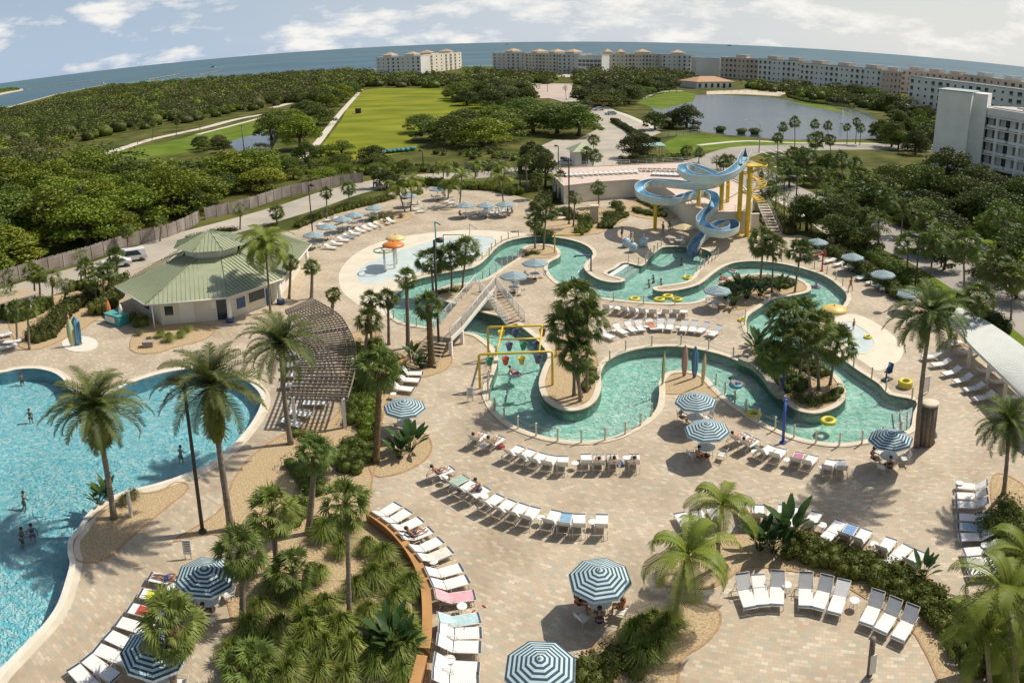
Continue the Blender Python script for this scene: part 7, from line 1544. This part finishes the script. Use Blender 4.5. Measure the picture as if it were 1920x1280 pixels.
GRF = mat('pale_green_fence', (.40, .48, .40), .6, vary=.05)
mesh_fence([(1440,300),(1480,312),(1560,345),(1620,372),(1680,400),(1740,425)], 1.8, 'pale green picket fence along the inner side of the loop road', GRF)
mesh_fence([(1740,440),(1800,462),(1870,500),(1960,560)], 1.8, 'pale picket fence right behind the loop road palms', WHITE)
mesh_fence([(1240,258),(1280,254),(1320,250)], 1.6, 'low pale fence at the near left lake corner', GRF)
mesh_fence([(455,300),(490,303),(530,300)], 1.5, 'short grey fence before the pond', POLE)
mesh_fence([(1550,196),(1600,205),(1640,222)], 1.2, 'grey rail along the lake promenade', POLE, 5)

# ------------------------------------------------------------------ far buildings
CONW = mat('condo_white', (.76, .75, .69), .85, vary=.04, scale=.1); CONC2 = mat('condo_cream', (.70, .64, .52), .85, vary=.04, scale=.1); CONP = mat('condo_peach', (.60, .49, .40), .85, vary=.04, scale=.1); CONG = mat('condo_grey', (.63, .63, .59), .85, vary=.05, scale=.1)
RTL2 = mat('tan_tile_roof', (.50, .36, .22), .8, vary=.12, scale=.5); FLR = mat('flat_gravel_roof', (.48, .46, .42), .9, vary=.08, scale=.2); GRR = mat('grey_green_fascia', (.36, .42, .40), .6)
DKW = mat('painted_opening_shade', (.20, .18, .16), .7, vary=.35, scale=.15)  # dark tone on closed boxes paints the shade inside balcony openings
def block(name, label, a_px, b_px, top_y, depth, floors, bays, wallm, roof='flat', winw=.5, cat='apartment building', fascia=None, boxes=0, rails=True, h=None, group=None, blank=False, colours=None):
    a, b = at(*a_px), at(*b_px); h = h or height_to(a, top_y); d = b-a; Ln = d.length; t = thing(name, label, cat, a, math.atan2(d.y, d.x), group); fh = (h-.8)/floors
    q = MB(); q.box((Ln/2, depth/2, h/2), (Ln, depth, h)); q.build('wall', wallm, t)
    q = MB(); q.box((Ln/2, depth/2, h+.03), (Ln-.6, depth-.6, .1)); 
    rf = q.build('roof', FLR, t); q = MB()
    for c_, s_ in (((Ln/2, .0, h+.15), (Ln+.3, .3, .5)), ((Ln/2, depth, h+.15), (Ln+.3, .3, .5)), ((0, depth/2, h+.15), (.3, depth-.3, .5)), ((Ln, depth/2, h+.15), (.3, depth-.3, .5))): q.box(c_, s_)
    q.build('parapet', fascia or wallm, t)
    nwin = 0; bw = Ln/bays
    if not blank:
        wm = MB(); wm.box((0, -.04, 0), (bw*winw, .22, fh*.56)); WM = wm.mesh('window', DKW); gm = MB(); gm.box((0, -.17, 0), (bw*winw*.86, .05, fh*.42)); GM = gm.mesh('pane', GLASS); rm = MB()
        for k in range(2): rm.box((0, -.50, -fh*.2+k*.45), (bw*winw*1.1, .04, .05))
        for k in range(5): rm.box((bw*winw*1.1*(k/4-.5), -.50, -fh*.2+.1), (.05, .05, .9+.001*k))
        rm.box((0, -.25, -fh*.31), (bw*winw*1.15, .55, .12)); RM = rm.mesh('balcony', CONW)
        for f_ in range(floors):
            for k in range(bays):
                if nwin >= 100: break
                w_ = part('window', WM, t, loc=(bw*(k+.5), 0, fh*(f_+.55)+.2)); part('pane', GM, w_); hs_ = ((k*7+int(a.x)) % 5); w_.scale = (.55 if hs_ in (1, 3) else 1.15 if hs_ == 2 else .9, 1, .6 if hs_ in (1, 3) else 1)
                if rails and hs_ not in (1, 3): part('balcony', RM, w_)
                nwin += 1
    for k in range(boxes):
        x = Ln*(k+.5)/boxes; w_ = min(9, Ln/boxes*.5)
        if roof == 'gable':
            q = MB(); q.box((x, depth*.4, h+1.0), (w_, depth*.7, 2.0)); q.build('roof_storey', wallm, t); q = MB(); z0 = h+2.0; x0, x1, y0, y1 = x-w_*.6, x+w_*.6, depth*.02, depth*.78; q.add([(x0, y0, z0), (x1, y0, z0), (x1, y1, z0), (x0, y1, z0), (x, depth*.4, z0+2.6)], [(0, 1, 4), (1, 2, 4), (2, 3, 4), (3, 0, 4), (3, 2, 1, 0)]); q.build('hipped_roof', RTL2, t)
        else: q = MB(); q.box((x, depth*.5, h+1.3), (w_, depth*.5, 2.6)); q.build('stair_head', colours or wallm, t); q = MB(); q.box((x, depth*.5, h+2.7), (w_+.8, depth*.5+.8, .25)); q.build('stair_head_roof', FLR, t)
    return t
block('condominium', 'white condominium block furthest left on the beach', (707,143), (790,141), 108, 16, 5, 9, CONW, 'gable', .28, boxes=2, rails=False)
block('condominium', 'cream seaward wing of the left beach condominium', (795,138), (866,128), 103, 18, 5, 8, CONC2, 'gable', .4, boxes=2)
block('condominium', 'grey gabled condominium at the left end of the long beach row', (924,130), (985,131), 99, 18, 5, 7, CONG, 'gable', .35, boxes=1)
block('condominium', 'yellowish balconied condominium second in the beach row', (985,132), (1050,135), 100, 18, 5, 10, CONC2, 'gable', .55, boxes=2)
block('condominium', 'grey white condominium with few windows in the beach row', (1046,137), (1088,138), 101, 18, 5, 5, CONG, 'gable', .35, boxes=1)
block('condominium', 'plain white hotel block with two dark window bands on top', (1083,140), (1128,141), 104, 16, 5, 6, CONW, 'flat', .3, blank=True)
tb_ = [o for o in COL.objects if o.name.startswith('condominium')][-1]
for k in range(2):
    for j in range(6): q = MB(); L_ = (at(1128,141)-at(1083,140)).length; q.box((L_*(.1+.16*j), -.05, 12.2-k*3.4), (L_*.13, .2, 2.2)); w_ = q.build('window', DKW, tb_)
block('condominium', 'cream condominium with tan hipped roofs right of the white block', (1130,139), (1178,139), 101, 18, 5, 6, CONC2, 'gable', .35, boxes=2)
block('condominium', 'balconied condominium with dark arches in the middle of the beach row', (1178,139), (1240,139), 101, 18, 5, 10, CONC2, 'gable', .55, boxes=1)
block('condominium', 'grey white condominium right of the arched one', (1240,140), (1306,141), 102, 18, 5, 7, CONG, 'gable', .35, boxes=1)
block('condominium', 'blank white hotel wall with a single dark band', (1304,143), (1349,144), 108, 16, 5, 6, CONW, 'flat', .3, blank=True)
block('condominium', 'ochre and brown balconied block at the start of the long flat roofed row', (1350,146), (1420,150), 107, 16, 4, 9, CONP, 'flat', .45, fascia=CONW, boxes=1)
block('condominium', 'grey block with stair heads in the long flat roofed row', (1420,151), (1500,158), 110, 16, 4, 9, CONW, 'flat', .42, fascia=GRR, boxes=2, colours=CONP)
block('condominium', 'long grey white block with dark balconies left of the peach end block', (1498,160), (1650,176), 118, 16, 4, 16, CONW, 'flat', .42, fascia=GRR, boxes=3, colours=CONP)
block('condominium', 'peach coloured end block of the long flat roofed row', (1650,178), (1688,181), 132, 18, 4, 5, CONP, 'flat', .3, fascia=CONC2, boxes=1)
block('condominium', 'long pale block with grey green fascia behind the tower', (1700,196), (1930,232), 143, 14, 4, 16, CONW, 'flat', .45, fascia=GRR, boxes=0)
block('condominium', 'rear peach block with stair heads near the right edge', (1686,172), (1800,186), 130, 14, 4, 10, CONP, 'flat', .4, fascia=CONG, boxes=3, colours=CONP)
block('condominium', 'rearmost ochre block at the right edge of the photo', (1800,190), (1960,222), 139, 14, 4, 12, CONP, 'flat', .4, fascia=CONC2, boxes=3, colours=CONG)
block('condominium', 'far cream block on the horizon right of the long row', (1560,152), (1690,166), 128, 14, 4, 10, CONC2, 'flat', .4, boxes=3, colours=CONP)
# beach club house with terracotta roof beyond the lake
a, b = at(1306, 166), at(1374, 165); t = thing('club_house', 'low club house with an orange tiled hipped roof behind the lake beach', 'house', a, head(a, b)); L_ = (b-a).length; q = MB(); q.box((L_/2, 8, 2.0), (L_, 16, 4.0)); q.build('wall', CONW, t); q = MB(); q.add([(-1, -1, 4.4), (L_+1, -1, 4.4), (L_+1, 17, 4.4), (-1, 17, 4.4), (L_*.3, 8, 7.6), (L_*.7, 8, 7.6)], [(0, 1, 5, 4), (1, 2, 5), (2, 3, 4, 5), (3, 0, 4), (3, 2, 1, 0)]); q.build('roof', mat('orange_tiles', (.46, .27, .15), .8, vary=.12), t)
for k in range(6): q = MB(); q.box((L_*(k+.5)/6, -.05, 1.9), (1.8, .2, 2.6)); q.build('window', GLASS, t)
# white hotel tower and its balcony wing
p0, p1 = at(1745, 312), at(1806, 319); h = height_to(p0, 168); d = p1-p0; t = thing('hotel_tower', 'blank white stair tower of the hotel at the right edge', 'building', p0, math.atan2(d.y, d.x)); q = MB(); q.box((d.length/2, 6.5, h/2), (d.length, 13, h)); q.box((d.length+1.7, 8.5, h/2-.05), (3.4, 9, h-.1)); q.build('wall', STUW, t); q = MB(); q.box((d.length/2, 6.5, h+.12), (d.length+.4, 13.4, .3)); q.build('roof_edge', GRR, t)
p2, p3 = at(1819, 313), at(1990, 352); h2 = height_to(p2, 200); d = p3-p2; L_ = d.length; t = thing('hotel_wing', 'white hotel wing with open balcony floors beside the stair tower', 'building', p2, math.atan2(d.y, d.x)); q = MB(); q.box((L_/2, 8.2, h2/2), (L_, 12.4, h2)); q.build('wall', STUW, t)
fh = h2*.92/4.4
q = MB()
for f_ in range(5): q.box((L_/2, .9, fh*(f_+.25)), (L_, 2.2, .22))
q.box((L_/2, .3, h2-fh*.3), (L_, 1.0, fh*.75)); q.build('floor_slabs', STUW, t)
for k in range(5): q = MB(); q.box((L_*k/4, .15, h2*.46), (.8, .5, h2*.92)); q.build('pier', STUW, t)
for f_ in range(4):
    for k in range(8):
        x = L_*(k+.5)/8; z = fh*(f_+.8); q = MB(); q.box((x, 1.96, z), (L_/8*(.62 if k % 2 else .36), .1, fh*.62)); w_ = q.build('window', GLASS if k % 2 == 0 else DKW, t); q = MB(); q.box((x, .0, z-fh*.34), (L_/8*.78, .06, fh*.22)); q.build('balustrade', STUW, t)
q = MB(); q.box((L_*.5, 8, h2+.35), (L_*.96, 11, .1)); q.build('gravel_roof', FLR, t)
q = MB(); q.box((L_*.45, 5, h2+.6), (3, 2, .9)); q.box((L_*.3, 9, h2+.5), (5, 1.5, .7)); q.build('roof_plant', CONG, t)
# green-roofed gatehouse
a = at(1091, 310); t = thing('gate_kiosk', 'small white kiosk with a green pyramid roof in the car park', 'kiosk', a, .2); q = MB(); q.box((0, 0, 1.9), (4.2, 4.2, 3.8)); q.build('wall', STUW, t); q = MB(); q.add([(-2.9, -2.9, 3.8), (2.9, -2.9, 3.8), (2.9, 2.9, 3.8), (-2.9, 2.9, 3.8), (0, 0, 5.6)], [(0, 1, 4), (1, 2, 4), (2, 3, 4), (3, 0, 4), (3, 2, 1, 0)]); q.build('roof', ROOFG, t); q = MB(); q.box((0, -2.12, 1.7), (1.4, .1, 2.0)); q.build('window', GLASS, t)
a = at(1222, 290); t = thing('teal_pavilion', 'small low shelter with a teal roof behind the roof deck', 'shelter', a, .1)
for sx in (-2.2, 2.2):
    for sy in (-1, 1): q = MB(); q.box((sx, sy, 1.3), (.2, .2, 2.6)); q.build('post', STUC, t)
q = MB(); q.add([(-3, -1.6, 2.6), (3, -1.6, 2.6), (3, 1.6, 2.6), (-3, 1.6, 2.6), (-2.2, 0, 3.3), (2.2, 0, 3.3)], [(0, 1, 5, 4), (1, 2, 5), (2, 3, 4, 5), (3, 0, 4), (3, 2, 1, 0)]); q.build('roof', mat('pale_teal_roof', (.25, .48, .42), .5), t)
a = at(505*0+320, 184); t = thing('park_building', 'long white roofed building in the left woodland', 'building', a, .25); q = MB(); q.box((0, 0, 2), (34, 9, 4)); q.build('wall', CONC2, t); q = MB(); q.box((0, 0, 4.15), (36, 11, .3)); q.build('roof', CONW, t)
a = at(8, 600); t = thing('edge_pergola', 'pergola with white posts cut by the left edge', 'pergola', a, 1.1)
for sx in (-1.6, 1.6, 4.5):
    for sy in (-1.2, 1.2): q = MB(); q.box((sx-1.5, sy, 1.35), (.28, .28, 2.7)); q.build('post', STUW, t)
q = MB(); q.box((0, 0, 2.78), (8, 3.4, .14)); q.build('roof', mat('tan_roof_board', (.45, .35, .24), .8, vary=.1), t)
# cars
def car(px, py, rz, col, label, van=False):
    p = at(px, py); t = thing('parked_car', label, 'car', p, rz, 'parked cars'); q = MB(); L_, W_, H1, H2 = 4.5, 1.8, .95, 1.9 if van else 1.48
    prof = [(-2.2, .35), (-2.25, .75), (-1.9, .95), (-1.1 if not van else -1.6, H1+.05), (-.55 if not van else -1.1, H2), (1.1 if not van else 2.0, H2), (1.75 if not van else 2.15, H1), (2.2, .9), (2.25, .4)]
    vs = [(x, -.88, z) for x, z in prof]+[(x, .88, z) for x, z in prof]; n = len(prof); vs = [(x, y*(.86 if z > 1.2 else 1), z) for x, y, z in vs]
    q.add(vs, [tuple(range(n)), tuple(range(2*n-1, n-1, -1))]+[(i, n+i, n+(i+1) % n, (i+1) % n) for i in range(n)]); q.build('body', PAINT, t, col)
    q = MB(); zt = H2-.12; 
    for s in (-1, 1): q = MB(); q.add([(-.95 if not van else -1.4, .885*s, 1.05), (1.5, .885*s, 1.05), (1.0, .80*s, zt), (-.5 if not van else -1.0, .80*s, zt)], [(0, 1, 2, 3)] if s < 0 else [(3, 2, 1, 0)]); q.build('side_window', GLASS, t)
    q = MB(); q.add([(-1.09 if not van else -1.62, -.75, 1.04), (-1.09 if not van else -1.62, .75, 1.04), (-.62 if not van else -1.16, .7, zt+.04), (-.62 if not van else -1.16, -.7, zt+.04)], [(3, 2, 1, 0)]); q.build('windscreen', GLASS, t)
    for sx in (-1.4, 1.4):
        for sy in (-.82, .82): q = MB(); q.lathe([(.01, -.1), (.32, -.1), (.34, 0), (.32, .1), (.01, .1)], 14); w_ = q.build('wheel', DARK, t); w_.location = (sx, sy, .34); w_.rotation_euler = (PI/2, 0, 0)
car(217, 500, .6, (.75, .75, .72), 'white car parked behind the green roof, left of the van'); car(246, 489, .6, (.7, .7, .68), 'white van parked behind the green roof', True)
car(1122, 207, .3, (.5, .52, .55), 'silver car on the far road, left one'); car(1145, 215, .4, (.35, .37, .4), 'grey car on the far road, middle one'); car(1108, 200, .3, (.6, .6, .6), 'white car on the far road, furthest')
car(1060, 309, .1, (.6, .62, .62), 'pale car parked behind the roof deck')
# boats and jetties
def boat(px, py, L_, label, hull=(.75, .75, .72), cab=True, dark=False):
    p = at(px, py, -1.6); t = thing('motor_boat', label, 'boat', p, .1); q = MB(); w_ = L_*.26; h = L_*.12
    q.add([(-L_/2, 0, h*1.2), (-L_*.2, -w_/2, h), (L_/2, -w_/2, h*.9), (L_/2, w_/2, h*.9), (-L_*.2, w_/2, h), (-L_*.42, 0, -.2), (-L_*.15, -w_*.35, -.2), (L_/2, -w_*.35, -.2), (L_/2, w_*.35, -.2), (-L_*.15, w_*.35, -.2)], [(0, 1, 2, 3, 4), (5, 6, 1, 0), (6, 7, 2, 1), (7, 8, 3, 2), (8, 9, 4, 3), (9, 5, 0, 4), (9, 8, 7, 6, 5)]); q.build('hull', PAINT, t, hull)
    if cab: q = MB(); q.box((L_*.08, 0, h+L_*.08), (L_*.35, w_*.7, L_*.16)); c_ = q.build('cabin', PAINT, t, (.12, .12, .14) if dark else (.75, .75, .72)); q = MB(); q.box((L_*.08, -w_*.36, h+L_*.1), (L_*.28, .05, L_*.06)); q.build('window', GLASS, c_); q = MB(); q.tube([(L_*.1, 0, h+L_*.16), (L_*.12, 0, h+L_*.34)], L_*.008, 5); q.build('mast', POLE, t)
    return p
boat(398, 127, 22, 'large boat with white hull and dark cabin off the left jetty', dark=True); boat(192, 158, 13, 'white motor boat left of the large one'); boat(218, 145, 7, 'small white boat between the jetties')
boat(950, 83.5, 45, 'white speedboat far out above the beach hotels'); boat(1046, 77.8, 120, 'ship on the horizon above the beach row', (.3, .3, .33), dark=True); boat(1217, 79.0, 120, 'second ship on the horizon further right', (.3, .3, .33), dark=True); boat(1367, 86.0, 90, 'distant ship at the horizon on the right', (.3, .3, .33), dark=True); boat(508, 113, 8, 'small boat with a foamy wake off the coast')
FOAM = mat('sea_foam', (.75, .8, .78), .9)
q = MB()
for x, y, L_ in ((500,114,50),(520,113,30),(970,83.8,120),(400,129,30),(196,160,18)): p = at(x, y, -1.5); q.add([(p.x, p.y, -1.5), (p.x+L_, p.y+L_*.1, -1.5), (p.x+L_, p.y-L_*.12, -1.5)], [(0, 2, 1)])
tag(q.build('boat_wakes', FOAM), kind='structure')
def jetty(pts, w_, label):
    P_ = resample(ats(pts, -1.6), 5.5); b = P_[0].copy(); q = MB()
    for p in P_:
        for k in range(3): c = p-b+Vector((U(-1, 1)*w_/2, U(-1, 1)*w_/2, U(.2, .9))); r_ = U(1.6, 3.0); q.add([c+Vector((math.cos(a)*r_*U(.7, 1.2), math.sin(a)*r_*U(.7, 1.2), z)) for z in (-1.2, .4) for a in (0, 1.3, 2.5, 3.8, 5)]+[c+Vector((0, 0, 1.1))], [(j, (j+1) % 5, 5+(j+1) % 5, 5+j) for j in range(5)]+[(5+j, 5+(j+1) % 5, 10) for j in range(5)])
    q.tube([p-b+Vector((0, 0, -.3)) for p in P_], w_*.3, 6)
    o = q.build('rock_jetty', mat('jetty_rock', (.24, .21, .17), .95, vary=.25, scale=.3)); o.location = (b.x, b.y, -1.6); tag(o, label, 'jetty')
jetty([(40,169),(100,161),(150,155),(192,150)], 5, 'thin rock jetty running out from the small island at the left edge'); jetty([(278,150),(300,146),(338,139)], 9, 'broad rock jetty in front of the woodland'); jetty([(345,144),(380,139),(418,132)], 6, 'rock jetty ending below the large boat')
isl = MB(); P_ = smooth(ats([(-60,180),(-20,172),(20,165),(44,168),(20,174),(-30,183)], -1.6)); isl.prism([(p.x, p.y) for p in P_], -1.7, -.4); tag(isl.build('small_island', SAND), kind='structure')
canopy('island_scrub', [[(-50,178),(-20,172),(20,166),(36,168),(10,172),(-30,181)]], 'green scrub on the small island at the left edge', ['mid', 'bright'], (4, 6), 120, 1.4, 9)
# lake fountain: spray as a plume of droplets
p = at(1578, 232); t = thing('lake_fountain', 'white fountain spray rising from the lake', 'fountain', p); q = MB()
for k in range(500):
    z = random.random()**.6*5.5; r_ = .25+(5.5-z)*.22*random.random(); a = U(0, 6.28); c = Vector((math.cos(a)*r_, math.sin(a)*r_, z)); s = U(.04, .11); q.add([c+Vector((s, 0, 0)), c+Vector((-s, s, 0)), c+Vector((-s, -s, 0)), c+Vector((0, 0, s*2))], [(0, 1, 2), (0, 3, 1), (1, 3, 2), (2, 3, 0)])
q.build('spray', mat('white_spray', (.85, .88, .88), .6), t)['kind'] = 'stuff'; q = MB(); q.lathe([(.5, -.0), (.5, .15), (.1, .2)], 10); q.build('nozzle', DARK, t)
# field edge equipment
for i in range(9):
    p = at(700+i*9, 290-i*.9+U(-1, 1)); q = MB(); q.lathe([(.3, 0), (.9, .5), (.7, 1.0), (.1, 1.2)], 7, sx=1.6); o = q.build('covered_boat', mat('teal_tarp', (.08, .22, .22), .7, vary=.2)); o.location = p; o.rotation_euler = (0, 0, U(0, 3)); tag(o, f'{ordn(i)} dark teal covered bundle from the left at the near edge of the field', 'bundle', 'covered bundles at the field edge')
p = at(684, 303); q = MB(); q.lathe([(1.6, 0), (1.5, .7), (.9, 1.2), (.05, 1.4)], 12); o = q.build('white_dome', WHITE); o.location = p; tag(o, 'small white dome in the scrub at the lower field corner', 'dome')
p = at(672, 212); t = thing('field_bench', 'dark lone shelter box standing in the playing field', 'shelter', p); q = MB(); q.box((0, 0, 1.0), (2.2, 1.6, 2.0)); q.build('body', DARK, t); q = MB(); q.box((0, 0, 2.1), (2.6, 2.0, .15)); q.build('roof', TL['dark'], t)
row([(1345,170.5),(1358,170.5),(1371,170.6),(1384,170.8),(1397,171),(1410,171.4),(1423,172),(1436,172.5),(1449,173)], 'near', 'on the beach across the lake', 'loungers on the lake beach', 'mid', detail=False)
S['info'] = f'trees {S.get("tree_count")} loungers {NL} chairs {NC} people {NPPL}'
